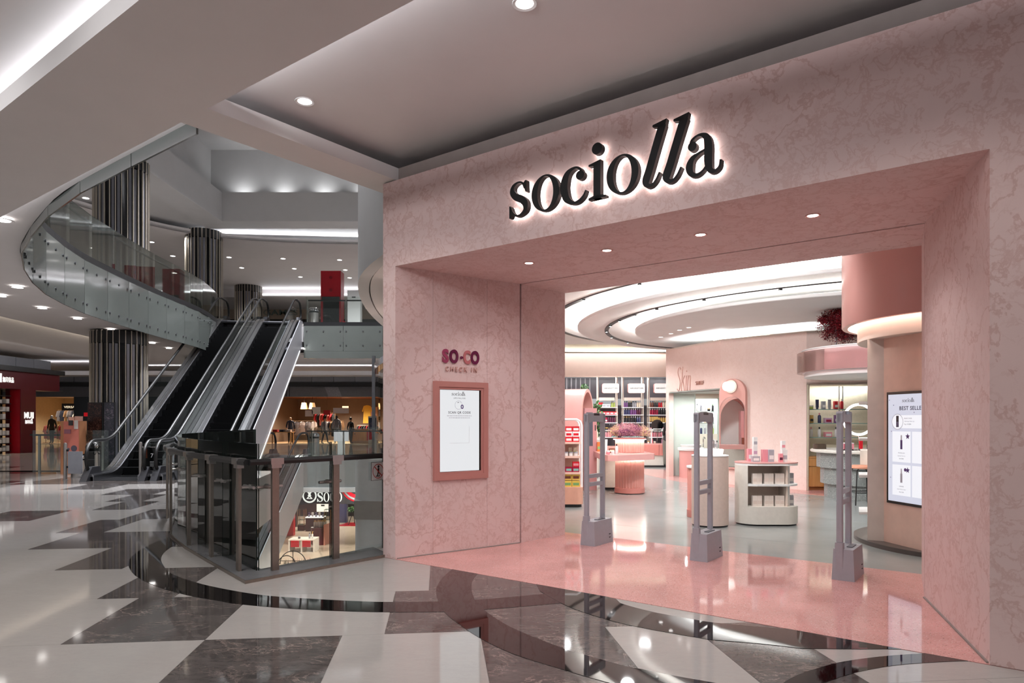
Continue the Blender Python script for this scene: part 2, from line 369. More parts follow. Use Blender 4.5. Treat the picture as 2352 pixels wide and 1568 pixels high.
    def strip(s, path, z0, z1):
        m = len(path); return s.add([(p[0], p[1], z0) for p in path] + [(p[0], p[1], z1) for p in path], [(i, i + 1, m + i + 1, m + i) for i in range(m - 1)])
    def quad(s, a, b, c, d): return s.add([a, b, c, d], [(0, 1, 2, 3)])
    def ball(s, c, r, n=12, m=8, sz=1.0):
        prof = [(max(1e-4, r * math.sin(math.pi * i / m)), -r * sz * math.cos(math.pi * i / m)) for i in range(m + 1)]
        return s.lathe(prof, c, n, False)
    def build(s, name, mat, parent=None, smooth=False, world=True, kind=None, fix=False):
        me = bpy.data.meshes.new(name); vs = s.v
        if parent is not None and world:
            inv = wm(parent).inverted(); vs = [inv @ p for p in s.v]
        me.from_pydata([tuple(p) for p in vs], [], s.f)
        me.materials.append(mat)
        if fix:
            bm = bmesh.new(); bm.from_mesh(me); bmesh.ops.recalc_face_normals(bm, faces=bm.faces); bm.to_mesh(me); bm.free()
        if smooth:
            me.polygons.foreach_set('use_smooth', [True] * len(me.polygons)); me.set_sharp_from_angle(angle=math.radians(38))
        o = bpy.data.objects.new(name, me); C.objects.link(o)
        if parent is not None: o.parent = parent
        if kind: o['kind'] = kind
        return o
def rrect(x, y, sx, sy, b, n=3):
    pts = []; b = min(b, sx / 2 - 1e-4, sy / 2 - 1e-4)
    for cx, cyy, a0 in ((x + sx / 2 - b, y + sy / 2 - b, 0), (x - sx / 2 + b, y + sy / 2 - b, 90), (x - sx / 2 + b, y - sy / 2 + b, 180), (x + sx / 2 - b, y - sy / 2 + b, 270)):
        for i in range(n + 1):
            a = math.radians(a0 + 90 * i / n); pts.append((cx + b * math.cos(a), cyy + b * math.sin(a)))
    return pts
def arc(cx, cyy, r, a0, a1, n):
    return [(cx + r * math.cos(math.radians(a0 + (a1 - a0) * i / n)), cyy + r * math.sin(math.radians(a0 + (a1 - a0) * i / n))) for i in range(n + 1)]
def crom(pts, sub=4, closed=False):
    pts = [Vector(p) for p in pts]; m = len(pts); out = []
    for i in range(m if closed else m - 1):
        p0 = pts[i - 1] if (closed or i > 0) else pts[0]; p1 = pts[i]; p2 = pts[(i + 1) % m]
        p3 = pts[(i + 2) % m] if (closed or i + 2 < m) else p2
        for k in range(sub):
            t = k / sub
            out.append(.5 * ((2 * p1) + (p2 - p0) * t + (2 * p0 - 5 * p1 + 4 * p2 - p3) * t * t + (3 * p1 - p0 - 3 * p2 + p3) * t ** 3))
    if not closed: out.append(pts[-1])
    return out
def setp(o, label=None, cat=None, group=None, kind=None):
    if label: o['label'] = label
    if cat: o['category'] = cat
    if group: o['group'] = group
    if kind: o['kind'] = kind
    return o
def thing(name, label, cat, loc=(0, 0, 0), rz=0.0, group=None):
    o = bpy.data.objects.new(name, None); C.objects.link(o); o.empty_display_size = .1
    o.location = loc; o.rotation_euler = (0, 0, rz)
    o.matrix_basis = Matrix.Translation(Vector(loc)) @ Matrix.Rotation(rz, 4, 'Z')
    return setp(o, label, cat, group)
def struct(name):
    o = bpy.data.objects.new(name, None); C.objects.link(o); o['kind'] = 'structure'; return o
KIDS = {}
def copy_tree(o, loc, rz=0.0, label=None, group=None, sc=None):
    def cp(x, par):
        c = x.copy(); C.objects.link(c); c.parent = par
        for ch in x.children: cp(ch, c)
        return c
    c = cp(o, None); m = Matrix.Translation(Vector(loc)) @ Matrix.Rotation(rz, 4, 'Z')
    if sc: m = m @ Matrix.Diagonal((*sc, 1))
    c.matrix_basis = m
    if label: c['label'] = label
    if group: c['group'] = group
    return c
def text(body, size, mat, parent, origin, right, up, name='lettering', ext=.002, bold=0.0, shear=0.0, align='CENTER', space=1.0, width=None):
    cu = bpy.data.curves.new('txt', 'FONT'); cu.body = body; cu.size = size; cu.extrude = ext; cu.offset = bold; cu.shear = shear
    cu.align_x = align; cu.align_y = 'CENTER'; cu.space_character = space; cu.resolution_u = 6 if ext > .005 else 3
    t = bpy.data.objects.new('txt', cu); C.objects.link(t)
    bpy.context.view_layer.update()
    me = bpy.data.meshes.new_from_object(t.evaluated_get(bpy.context.evaluated_depsgraph_get()))
    C.objects.unlink(t); bpy.data.objects.remove(t); bpy.data.curves.remove(cu)
    r = Vector(right).normalized(); u = Vector(up).normalized(); n = r.cross(u)
    sx = 1.0
    if width and len(me.vertices):
        xs = [v.co.x for v in me.vertices]; sx = width / max(1e-6, max(xs) - min(xs))
    mt = Matrix((r * sx, u, n)).transposed().to_4x4(); mt.translation = Vector(origin)
    if parent is not None: mt = wm(parent).inverted() @ mt
    me.transform(mt); me.materials.clear(); me.materials.append(mat); me.name = name
    o = bpy.data.objects.new(name, me); C.objects.link(o)
    if parent is not None: o.parent = parent
    return o
# ================================================================ SETTING
# ---- voids through the floors
CURVE_UP = [(-2.86, 6.19), (-3.09, 6.37), (-4.23, 7.25), (-5.36, 8.16), (-6.25, 9.05), (-7.2, 10.1), (-8.0, 11.1), (-8.85, 12.5), (-9.5, 13.75),
            (-10.0, 15.1), (-10.39, 16.45), (-10.62, 17.84), (-10.78, 19.02), (-10.97, 20.6), (-11.07, 21.8), (-11.15, 23.5), (-11.4, 25.5), (-11.97, 27.9)]
CURVE_UP = [(p.x, p.y) for p in crom([(x, y, 0) for x, y in CURVE_UP], 3)]
CURVE_R = [(-3.8, 28.3), (-3.75, 22), (-3.65, 18), (-3.4, 15.4), (-3.02, 13.4), (-2.6, 12.15), (-2.05, 11.0), (-1.55, 9.8), (-1.2, 8.7)]
CURVE_R = [(p.x, p.y) for p in crom([(x, y, 0) for x, y in CURVE_R], 4)]
VOID_UP = CURVE_UP + [(-11.97, 28.3)] + CURVE_R + [(-1.2, 8.2)]
RAIL = [(-1.45, 7.83), (-2.52, 6.52), (-3.26, 7.40), (-3.83, 8.09), (-4.30, 8.75), (-4.72, 9.4), (-5.2, 10.3), (-5.72, 11.6), (-6.1, 13.5), (-6.7, 17.6)]
VOID_DN = [(-1.62, 7.98), (-2.50, 6.80), (-3.12, 7.52), (-3.70, 8.22), (-4.17, 8.87), (-4.58, 9.5), (-5.05, 10.36), (-5.58, 11.64), (-5.95, 13.54), (-6.55, 17.6),
           (-6.72, 18.6), (-7.0, 20.3), (-9.9, 20.3), (-9.9, 26.7), (-3.85, 26.7), (-3.75, 22), (-3.65, 18), (-3.4, 15.4), (-3.10, 13.5), (-2.95, 12.75), (-1.50, 12.55), (-1.46, 8.7)]
# ---- floor
floor = struct('floor')
OUT = [(-60, -8), (-60, 46), (3.6, 46), (3.6, 24.4), (11, 24.4), (11, 3), (14, -8)]
MB().prism(OUT, -.35, -.004, VOID_DN).build('stone_bed', M('grout', (150, 145, 142), .4), floor)
E1 = Vector((.9945, .1045, 0)); E2 = Vector((-.1045, .9945, 0))
def FL(x, y): return E1 * x + E2 * y
def inpoly(p, poly):
    r = False; n = len(poly)
    for i in range(n):
        a, b = poly[i], poly[(i + 1) % n]
        if (a[1] > p[1]) != (b[1] > p[1]) and p[0] < (b[0] - a[0]) * (p[1] - a[1]) / (b[1] - a[1]) + a[0]: r = not r
    return r
def clip(poly, a, n):     # keep the side of the line through a where n points
    out = []
    for i in range(len(poly)):
        p, q = poly[i], poly[(i + 1) % len(poly)]
        dp = (p - a).dot(n); dq = (q - a).dot(n)
        if dp >= 0: out.append(p)
        if (dp > 0) != (dq > 0) and abs(dp - dq) > 1e-9: out.append(p + (q - p) * (dp / (dp - dq)))
    return out
ROW0, RP = 4.86, 1.205
DARK = {-1: [(.28, 1.19), (1.82, 2.44)], 0: [(-2.53, -1.60), (-.39, 1.47)], 1: [(-2.87, -2.25), (-.10, 1.0)], 2: [(-3.84, -3.20)],
        3: [(-4.77, -2.9)], 4: [(-5.10, -4.49)], 5: [(-7.06, -6.10), (-4.82, -4.15)], 6: [(-5.80, -5.17)], 7: [(-6.15, -5.5)], 8: [(-6.8, -5.8)],
        9: [(-12.2, -11.3), (-8.2, -7.3)], 10: [(-11.0, -10.2), (-8.3, -5.2)], 11: [(-13.2, -12.0), (-9.6, -5.4)], 12: [(-14.6, -13.4)], 13: [(-16.8, -15.4), (-12.6, -11.6)], -2: [(-1.60, -.68)]}
K_RANGE = {-1: [(-1.60, -.68)]}
DARK[-1].append((-1.60, -.68)); DARK[-2] = [(-3.4, -2.5), (-.68, .28)]
rail_line = [(Vector((*RAIL[i], 0)), Vector((*RAIL[i + 1], 0))) for i in range(len(RAIL) - 1)]
def tile_out(c): return inpoly((c.x, c.y), VOID_DN)
nW = 0
pA = P(0, 0)
def add_tile(x0, x1, y0, y1, mat_, name, grid=True):
    g = .0012
    poly = [FL(x0 + g, y0 + g), FL(x1 - g, y0 + g), FL(x1 - g, y1 - g), FL(x0 + g, y1 - g)]
    if max((p - pA).dot(PN) for p in poly) > 0 and max((p - pA).dot(PD) for p in poly) > 0: poly = clip(poly, P(0, -.004), -PN)
    if len(poly) < 3: return
    inside = [tile_out(p) for p in poly]; c = sum(poly, Vector()) / len(poly)
    if all(inside) and tile_out(c): return
    hit = any(inside) or any(inpoly(v, [p[:2] for p in poly]) for v in VOID_DN) or tile_out(c)
    if not hit:      # long edges may still cross the void's outline
        hit = any(tile_out(a.lerp(b, k / 12)) for a, b in zip(poly, poly[1:] + poly[:1]) for k in range(1, 12))
    o = MB().prism(poly, -.02, 0.0).build(name, mat_, floor)
    if hit:
        md_ = o.modifiers.new('cut', 'BOOLEAN'); md_.operation = 'DIFFERENCE'; md_.object = VCUT; md_.solver = 'EXACT'
        bpy.context.view_layer.update(); me = bpy.data.meshes.new_from_object(o.evaluated_get(bpy.context.evaluated_depsgraph_get())); o.modifiers.clear(); o.data = me
        if not len(me.polygons): bpy.data.objects.remove(o)
VCUT = MB().prism([(x, y) for x, y in VOID_DN], -.5, .5).build('void_cutter', white_stone)
for k in range(-3, 14):
    y0 = ROW0 + RP * k; y1 = y0 + RP
    ds = sorted(DARK.get(k, []))
    for a, b in ds: add_tile(a, b, y0, y1, dark_marble, 'dark_slab')
    xs = -7.5 - .9 * max(0, k) if k < 8 else -18
    xe = 6.0 if k < 1 else (1.2 if k < 3 else (-1.0 if k < 5 else -3.0))
    cuts = [xs]; cur = xs; gaps = []
    for a, b in ds + [(xe, xe)]:
        if a > cur: gaps.append((cur, a))
        cur = max(cur, b)
    for a, b in gaps:
        n = max(1, round((b - a) / (1.55 if k < 4 else 3.1)))
        for i in range(n): add_tile(a + (b - a) * i / n, a + (b - a) * (i + 1) / n, y0, y1, white_stone, 'white_slab')
bpy.data.objects.remove(VCUT)
# everything past the last laid row
far = [FL(-60, ROW0 + RP * 14), FL(-18, ROW0 + RP * 14), FL(-18, ROW0 + RP * 8), FL(-16.5, ROW0 + RP * 8)]
MB().prism([(-60, -8), FL(-10, -8)[:2], FL(-7.5, ROW0 - 3 * RP)[:2], FL(-7.5, ROW0 + RP)[:2], FL(-14.7, ROW0 + 8 * RP)[:2], FL(-18, ROW0 + 8 * RP)[:2], FL(-18, ROW0 + 14 * RP)[:2], (-20.5, 19.9), (-60, 19.9)], -.003, 0).build('white_slab', white_stone, floor)
MB().prism([(-60, 19.9), (-9.9, 19.9), (-9.9, 26.7), (-60, 26.7)], -.003, 0).build('white_slab', white_stone, floor)
MB().prism([(-60, 26.7), (3.6, 26.7), (3.6, 46), (-60, 46)], -.003, 0).build('white_slab', white_stone, floor)
for (x, y, sx, sy) in ((-14, 29, 2.6, 1), (-8, 28.3, 2.4, .9), (-5.5, 30, 1.8, 1.1), (-10, 31.5, 3, 1), (-6.8, 33.5, 2.2, 1.2), (-19, 24, 1.9, 1.2), (-16.6, 21.6, 1.6, 1.1), (-24, 27, 2.4, 1.2)):
    MB().box(x, y, 0, sx, sy, .002).build('dark_slab', dark_marble, floor)
MB().prism([ES(-9.6, -1.2)[:2], ES(-9.6, 3.4)[:2], ES(-11.6, 3.6)[:2], ES(-11.6, -1.6)[:2]], 0, .0015).build('dark_slab', dark_marble, floor)
def gpoly(px, sub=3, corners=()):
    return [G(*p) for p in px]
def band(a, b, name='granite_band', z=.002):
    pa = crom([G(*p) for p in a], 3); pb = crom([G(*p) for p in b], 3)
    MB().prism([p[:2] for p in pa] + [p[:2] for p in pb[::-1]], -.01, z).build(name, black_granite, floor)
band([(388.8, 1234.5), (348, 1249), (310.6, 1271), (294.5, 1293), (310.6, 1322), (366.7, 1349), (409, 1361.5), (443, 1369.7), (508, 1380.7), (550, 1387.5), (680, 1398.6), (860, 1405.6), (1019.4, 1404.6), (1111, 1400), (1289.4, 1385)],
     [(407.6, 1248), (382, 1264), (370, 1281), (375, 1298), (395.6, 1318.6), (450, 1337.3), (497.7, 1349), (586, 1364.6), (680, 1373), (860, 1382), (1004.6, 1381), (1090.7, 1377.6), (1251, 1364)])
def pk(s): return P(s, -.003)
band([(1040, 1305.7), (1017, 1326), (1004.6, 1345), (1002, 1360), (1005.6, 1379), (1021.6, 1406.7), (1051, 1431), (1100, 1464), (1179, 1502), (1296, 1538.5), (1360, 1557.6), (1480, 1590)],
     [(1097, 1316.5), (1085, 1334), (1083, 1353.5), (1090.7, 1377.6), (1111, 1400), (1145, 1424), (1192, 1449), (1298, 1490.7), (1340, 1503), (1435.7, 1529.6), (1475, 1537), (1531, 1548.7), (1633, 1566.8), (1760, 1588)], z=.0024)
band([(1231, 1340.5), (1390, 1369), (1427, 1386), (1501.6, 1406), (1595, 1423), (1637.6, 1429.7), (1716, 1437), (1782, 1443), (1827, 1445.4), (1930, 1464), (2070, 1489.5)],
     [(1240, 1357), (1251, 1364), (1289, 1385), (1340, 1406), (1446, 1436), (1603.6, 1464.8), (1642, 1470), (1744, 1478), (1800, 1484), (1869, 1490), (2070, 1490.8)], z=.0028)
band([(2128, 1500), (2035, 1506.6), (1976, 1513.6), (1924, 1522), (1877, 1535), (1835, 1549), (1800, 1567.6), (1770, 1590)],
     [(2230, 1517.5), (2152, 1520.7), (2058, 1527.7), (1964, 1545), (1894, 1568), (1850, 1590)], z=.0024)
# shop floor: pink terrazzo threshold, grey boards inside, pink border along the inner wall
MB().prism([p[:2] for p in (P(.0, 0), P(9, 0), P(9, 2.60), P(.5, 2.60))], -.01, .003).build('terrazzo_threshold', pink_terrazzo, floor)
MB().prism([P(.5, 2.60)[:2], P(9, 2.60)[:2], (11, 5), (11, 24), (0.2, 24), (.2, 9.6)], -.01, .0015).build('shop_flooring', grey_floor, floor)
MB().prism([(3.2, 21.3), (4.05, 16.8), (5.0, 15.2), (6.2, 13.55), (7.2, 12.35), (9.5, 11.6), (9.5, 16), (4, 21.3)], .0015, .004).build('terrazzo_border', pink_terrazzo, floor)
for k in range(7):
    MB().prism([P(.7 + k * .02, 3.6 + k * 1.25)[:2], P(6.5, 3.6 + k * 1.25)[:2], P(6.5, 3.604 + k * 1.25)[:2], P(.7, 3.604 + k * 1.25)[:2]], .001, .0019).build('board_joint', M('joint_dark', (104, 108, 106), .5), floor)
# ---- lower ground floor
floor_b = struct('floor')
MB().prism([(-45, 8), (14, 8), (14, 72), (-45, 72)], -5.8, -5.5).build('beige_stone', M('beige_stone', (206, 188, 170), .2, 0, .06, 1.0), floor_b)
# ---- portal of the shop (wall on the right)
wall_right = struct('wall_right')
L0, L1, L2 = P(.193, 0), P(.69, 1.585), P(.80, 2.43)
R0, R1, R2 = P(5.457, 0), P(4.945, 1.585), P(4.83, 2.43)
L1b, R1b = P(.694, 1.615), P(4.94, 1.615)
rl = (L1 - L0).normalized(); nl = Vector((rl.y, -rl.x, 0)); rr = (R1 - R0).normalized(); nr = Vector((-rr.y, rr.x, 0))
ZS, ZT = 3.165, 4.09
MB().prism([P(0, 0), L0, L1 - nl * .014, P(0, 1.585)], 0, ZS).build('left_pier', pink_wall, wall_right)
MB().prism([P(0, 1.615), L1b, L2, P(0, 2.43)], 0, ZS).build('left_pier', pink_wall, wall_right)
MB().prism([R0, P(10, 0), P(10, 1.585), R1], 0, ZS).build('right_pier', pink_wall, wall_right)
MB().prism([R1b, P(10, 1.615), P(10, 2.43), R2], 0, ZS).build('right_pier', pink_wall, wall_right)
MB().prism([P(0, 0), P(10, 0), P(10, 1.585), P(0, 1.585)], ZS, ZT).build('lintel', pink_wall, wall_right)
MB().prism([P(0, 1.615), P(10, 1.615), P(10, 2.43), P(0, 2.43)], ZS, ZT).build('lintel', pink_wall, wall_right)
MB().prism([P(0, 1.58), P(.65, 1.58), P(.65, 1.62), P(0, 1.62)], 0, ZS).prism([P(5.0, 1.58), P(10, 1.58), P(10, 1.62), P(5.0, 1.62)], 0, ZS).prism([P(.6, 1.58), P(5.1, 1.58), P(5.1, 1.62), P(.6, 1.62)], ZS + .05, ZT).build('shutter_slot', M('slot_dark', (92, 78, 76), .6), wall_right)
rlen = (L1 - L0).length
def on_reveal(u): 
    p = onplane(u, 1100, L0, nl); return (p - L0).dot(rl)
j1, j2 = on_reveal(994.5), on_reveal(1119)
for a, b in ((0, j1 - .0015), (j1 + .0015, j2 - .0015), (j2 + .0015, rlen)):
    o_ = L0 + rl * a - nl * .013
    MB().obox(o_, rl * (b - a), nl * .013, (0, 0, ZS)).build('reveal_panel', pink_wall, wall_right)
MB().obox(L0 - nl * .0 + rl * .02, rl * (rlen - .02), nl * .012, (0, 0, .012)).obox(R0 + rr * .02, rr * ((R1 - R0).length - .02), nr * .012, (0, 0, .014)).build('skirting', M('sealant_grey', (150, 138, 134), .6), wall_right)
# ---- ceiling over the walkway: soffit beams, coffers and lips
ceiling = struct('ceiling')
def pp(*sw): return [P(s, w)[:2] for s, w in sw]
MB().prism(pp((-30, -3.14), (11, -3.14), (11, -2.11), (-30, -2.11)), 4.10, 4.17).build('soffit_beam', white_paint, ceiling)
MB().prism(pp((-.25, -2.11), (.19, -2.11), (.19, 1.2), (-.25, 1.2)), 4.10, 4.17).build('soffit_beam', white_paint, ceiling)
MB().prism(pp((-30, -3.14), (11, -3.14), (11, -3.10), (-30, -3.10)), 4.17, 4.25).prism(pp((.19, -2.15), (11, -2.15), (11, -2.11), (.19, -2.11)), 4.17, 4.25)\
    .prism(pp((.15, -2.11), (.19, -2.11), (.19, .2), (.15, .2)), 4.17, 4.235).prism(pp((-30, -2.66), (11, -2.66), (11, -2.60), (-30, -2.60)), 4.17, 4.36).build('beam_lip_and_divider', white_paint, ceiling)  # middle divider added, out of view, to block light between the coves
MB().prism(pp((-9, -10.5), (11, -10.5), (11, .75), (-.22, .75), (-.22, -2.5), (-9, -2.5)), 4.36, 4.42).build('coffer_panel', white_paint, ceiling)
MB().prism(pp((-.25, -2.11), (-.2, -2.11), (-.2, 1.2), (-.25, 1.2)), 4.17, 5.4).build('beam_side', white_paint, ceiling)
MB().prism(pp((.19, .05), (11, .05), (11, .10), (.19, .10)), 4.105, 4.235).build('portal_lip', M('lip_shade_taupe', (150, 138, 134), .7), ceiling)  # darker tone puts the shade of the gap into the lip's colour
MB().prism(pp((.0, .78), (11, .78), (11, .84), (.0, .84)), 4.09, 4.40).build('coffer_side', white_paint, ceiling)
# ceiling under the upper floor, with the atrium void cut out
outer = [P(-.24, -2.105)[:2], P(-11, -2.105)[:2], (-17.0, 14.0), (-19.8, 34), (-19.8, 34.2), (-14.3, 27), (-13.1, 13.9)]
near_ring = [P(-.25, -2.10)[:2], P(-9.4, -2.10)[:2], (-13.1, 13.9), (-14.4, 28.3), (-14.4, 31.7), (-2.6, 31.7), (3.2, 31.7), (3.2, 24.6), (-1.0, 24.6), (-1.0, 8.2)]
slab_out = near_ring
poly_near = [P(-9.4, -2.10)[:2], (-13.1, 13.9), (-14.4, 28.3), (-14.4, 31.7), (-11.97, 31.7), (-11.97, 28.3)] + CURVE_UP[::-1] + [P(-.25, -2.10)[:2]]
MB().prism(poly_near, 4.235, 4.32).build('ceiling_panel', white_paint, ceiling)
MB().prism([(-11.97, 28.3), (-11.97, 31.7), (0.5, 31.7), (.5, 28.3)], 4.20, 4.30).build('ceiling_panel', white_paint, ceiling)
MB().prism([(x + .24, y + .04) for x, y in CURVE_R] + [(-.5, 8.9), (.5, 12), (.5, 28.3)], 4.215, 4.30).build('ceiling_panel', white_paint, ceiling)
MB().prism([P(-9.4, -2.10)[:2], P(-14, -2.10)[:2], (-17.2, 13.9), (-19.8, 34), (-19.8, 36.3), (-14.4, 36.3), (-14.4, 31.7), (-14.4, 28.3), (-13.1, 13.9)], 4.42, 4.5).build('ceiling_panel', white_paint, ceiling)
MB().prism([(-14.4, 31.7), (.5, 31.7), (.5, 46), (-14.4, 46)], 4.42, 4.5).build('ceiling_panel', white_paint, ceiling)
MB().prism([P(-14, -2.10)[:2], P(-60, -2.10)[:2], (-60, 46), (-14.4, 46), (-14.4, 36.3), (-19.8, 36.3), (-19.8, 34), (-17.2, 13.9)], 4.62, 4.7).build('ceiling_panel', white_paint, ceiling)
MB().prism([(-14.4, 31.65), (.5, 31.65), (.5, 31.72), (-14.4, 31.72)], 4.16, 4.36).prism([(-30, 36.2), (.5, 36.2), (.5, 37.6), (-30, 37.6)], 3.90, 4.0).prism([(-30, 36.2), (.5, 36.2), (.5, 36.26), (-30, 36.26)], 4.0, 4.12).build('ceiling_step', white_paint, ceiling)
MB().prism([(-19.8, 36.3), (-19.8, 36.4), (-14.4, 36.4), (-14.4, 36.3)], 4.4, 4.7).build('ceiling_step', white_paint, ceiling)
# ---- slab edge of the upper floor
slab = struct('floor')
MB().prism([(-60, 5), (-60, 60), (.5, 60), (.5, 28.3), (-11.97, 28.3)] + CURVE_UP[::-1] + [(-2.6, 5)], 4.75, 5.38).build('upper_slab', grey_paint, slab)
MB().prism([(-30, 28.32), (.5, 28.32), (.5, 46), (-30, 46)], 5.38, 5.5).build('upper_paving', white_stone, slab)
MB().prism([(-30, 9.0)] + [(-30, 28.3), (-12.0, 28.3)] + [(x - .12, y + .02) for x, y in CURVE_UP[::-1]][:-8], 5.38, 5.5).build('upper_paving', white_stone, slab)
edge = [Vector((x, y, 0)) for x, y in CURVE_UP]
MB().sweep(edge, [(-.02, 5.40), (.10, 5.40), (.10, 5.56), (-.02, 5.56)]).build('edge_band', black_trim, slab)
MB().prism([(-8.62, 28.22), (-3.72, 28.22), (-3.72, 28.34), (-8.62, 28.34)], 5.40, 5.56).build('edge_band', black_trim, slab)
MB().prism([(x + .3, y + .1) for x, y in CURVE_R] + [(.5, 8.9), (.5, 28.3)], 4.42, 5.4).build('upper_slab', grey_paint, slab)
# ---- back-painted glass panels on the slab edge, each with its bolts
cladding = thing('glass_cladding', 'curved grey glass cladding with bolts hung on the edge of the upper floor', 'cladding')
def resample(pts, step):
    pts = [Vector((p[0], p[1], 0)) for p in pts]; out = [pts[0]]; acc = 0.0; last = pts[0]
    for a, b in zip(pts, pts[1:]):
        d = (b - a).length; pos = 0.0
        while acc + (d - pos) >= step:
            pos += step - acc; out.append(a.lerp(b, pos / d)); acc = 0.0
        acc += d - pos
    if (out[-1] - pts[-1]).length > step * .3: out.append(pts[-1])
    else: out[-1] = pts[-1]
    return out
def cpanel(a, b, z0, z1, par, bolts=True, side=1):
    d = (b - a).normalized(); n = Vector((d.y, -d.x, 0)) * side; g = d * .008
    o = MB().obox(a + g + Vector((0, 0, z0)), b - a - g * 2, n * .02, (0, 0, z1 - z0)).build('glass_panel', back_glass, par)
    if bolts:
        m = MB(); L = (b - a).length
        for zz in (z0 + .24, z1 - .22):
            for t in (.12, .5 * L, L - .12):
                p = a + d * t + n * .02 + Vector((0, 0, zz)); m.cyl(p, p + n * .018, .03, 8)
        m.build('panel_bolts', charcoal, o, kind='stuff')
segs = resample(CURVE_UP, 1.32)
for a, b in zip(segs, segs[1:]): cpanel(a, b, 4.10, 5.40, cladding)
bridge = thing('glass_cladding', 'straight grey glass cladding with bolts on the bridge right of the escalators', 'cladding')
for i in range(3): cpanel(Vector((-8.6 + i * 1.63, 28.22, 0)), Vector((-8.6 + (i + 1) * 1.63, 28.22, 0)), 4.36, 5.40, bridge)
MB().prism([(-8.6, 28.2), (-3.7, 28.2), (-3.7, 28.26), (-8.6, 28.26)], 4.06, 4.355).build('lower_panel', back_glass, bridge)
# ---- white curved bulkhead right of the void
bulk = struct('wall_right')
cr = [Vector((x, y, 0)) for x, y in CURVE_R]
MB().sweep(cr, [(0, 4.2), (.22, 4.2), (.22, 4.34), (.12, 4.40), (.12, 9.7), (0, 9.7)]).build('curved_bulkhead', grey_paint, bulk, smooth=True)
MB().sweep([p + Vector((.75, .1, 0)) for p in cr], [(0, 0.0), (.1, 0.0), (.1, 4.2), (0, 4.2)]).build('lower_wall', M('pale_pink_wall', (214, 190, 182), .6), bulk, smooth=True)
# ---- upper ceiling with its raised coffer
up = struct('ceiling')
HOLE = [(-11.9, 14), (-11.9, 28.0), (-3.6, 28.0), (-3.6, 14)]
RIM = [(-13.0, 12.9), (-13.0, 29.1), (-2.6, 29.1), (-2.6, 12.9)]
MB().prism([(-60, 6), (-60, 31), (.5, 31), (.5, 6)], 9.80, 9.9, [(-12.9, 13), (-12.9, 29.0), (-2.7, 29.0), (-2.7, 13)]).build('ceiling_panel', grey_paint, up)
MB().prism(RIM, 9.66, 9.9, HOLE).build('coffer_rim', grey_paint, up)
MB().prism([(-12.0, 13.9), (-12.0, 28.1), (-3.5, 28.1), (-3.5, 13.9)], 9.9, 10.85, HOLE).build('coffer_side', grey_paint, up)
MB().prism([(-12.9, 13), (-12.9, 29.0), (-2.7, 29.0), (-2.7, 13)], 10.75, 10.85, [(-12.0, 13.9), (-12.0, 28.1), (-3.5, 28.1), (-3.5, 13.9)]).build('coffer_ledge', grey_paint, up)
MB().prism([(-13, 12.9), (-13, 29.1), (-2.6, 29.1), (-2.6, 12.9)], 10.85, 13.0, [(-12.7, 13.2), (-12.7, 28.8), (-2.9, 28.8), (-2.9, 13.2)]).build('coffer_wall', grey_paint, up)
MB().prism([(-13, 12.9), (-13, 29.1), (-2.6, 29.1), (-2.6, 12.9)], 12.9, 13.0).build('coffer_top', grey_paint, up)
cv = crom([(-17, 22.5, 0), (-15.6, 26.0, 0), (-14.2, 28.3, 0), (-12.3, 29.7, 0), (-9.5, 30.4, 0), (-6, 30.7, 0), (-2, 30.8, 0), (.5, 30.8, 0)], 4)
MB().prism([(p.x, p.y) for p in cv] + [(.5, 46), (-60, 46), (-60, 22.5)], 9.42, 9.5).sweep(cv, [(0, 9.42), (.05, 9.42), (.05, 9.60), (0, 9.60)]).build('lower_ceiling', white_paint, up)
MB().prism([(-60, 41.3), (.5, 41.3), (.5, 41.4), (-60, 41.4)], 9.05, 9.42).prism([(-60, 41.3), (.5, 41.3), (.5, 46), (-60, 46)], 8.95, 9.05).build('ceiling_step', white_paint, up)
MB().prism([(-60, 46), (.5, 46), (.5, 46.1), (-60, 46.1)], 8.95, 9.5).build('ceiling_step', white_paint, up)
MB().box(-10, 41.05, 9.0, 13, .06, .10).build('led_line', EM('led_line', (250, 250, 255), 2.2), up)
MB().box(-10, 41.2, 8.92, 13, .35, .08).build('light_shelf', white_paint, up)
# ---- outer walls that close the mall
wall_back = struct('wall_back')
MB().box(-30, 60, -5.6, 62, .2, 16).build('far_wall', charcoal, wall_back)
wall_left = struct('wall_left')
MB().box(-19.5, 24, 5.5, .2, 34, 4.3).build('upper_wall', M('pale_marble_wall', (186, 184, 184), .4, 0, .06, .8), wall_left)
MB().box(-60, 26, 0, .2, 70, 5).build('side_wall', grey_paint, wall_left)
# lower ground ceiling and the edge of the mall floor
ceil_b = struct('ceiling')
MB().prism([(-45, 26.7), (14, 26.7), (14, 66), (-45, 66)], -1.3, -1.18).build('ceiling_panel', white_paint, ceil_b)
MB().prism([(-9.9, 26.66), (-3.4, 26.66), (-3.4, 26.72), (-9.9, 26.72)], -1.12, -.02).build('edge_panel', M('grey_edge', (128, 130, 130), .15, 0, .03), ceil_b)
MB().prism([(-9.9, 26.60), (-3.4, 26.60), (-3.4, 26.8), (-9.9, 26.8)], -1.30, -1.12).build('edge_trim', grey_paint, ceil_b)
MB().strip([(p[0], p[1]) for p in VOID_DN[:13]], -1.3, -.004).build('edge_panel', M('edge_dark', (150, 150, 152), .4), ceil_b)
vw = [(-3.40, 15.4, .20), (-3.12, 13.62, .20), (-3.08, 13.42, .48), (-3.03, 13.2, .64), (-2.96, 12.98, .73), (-2.86, 12.82, .77), (-2.7, 12.72, .78), (-2.3, 12.66, .78), (-1.5, 12.62, .78)]
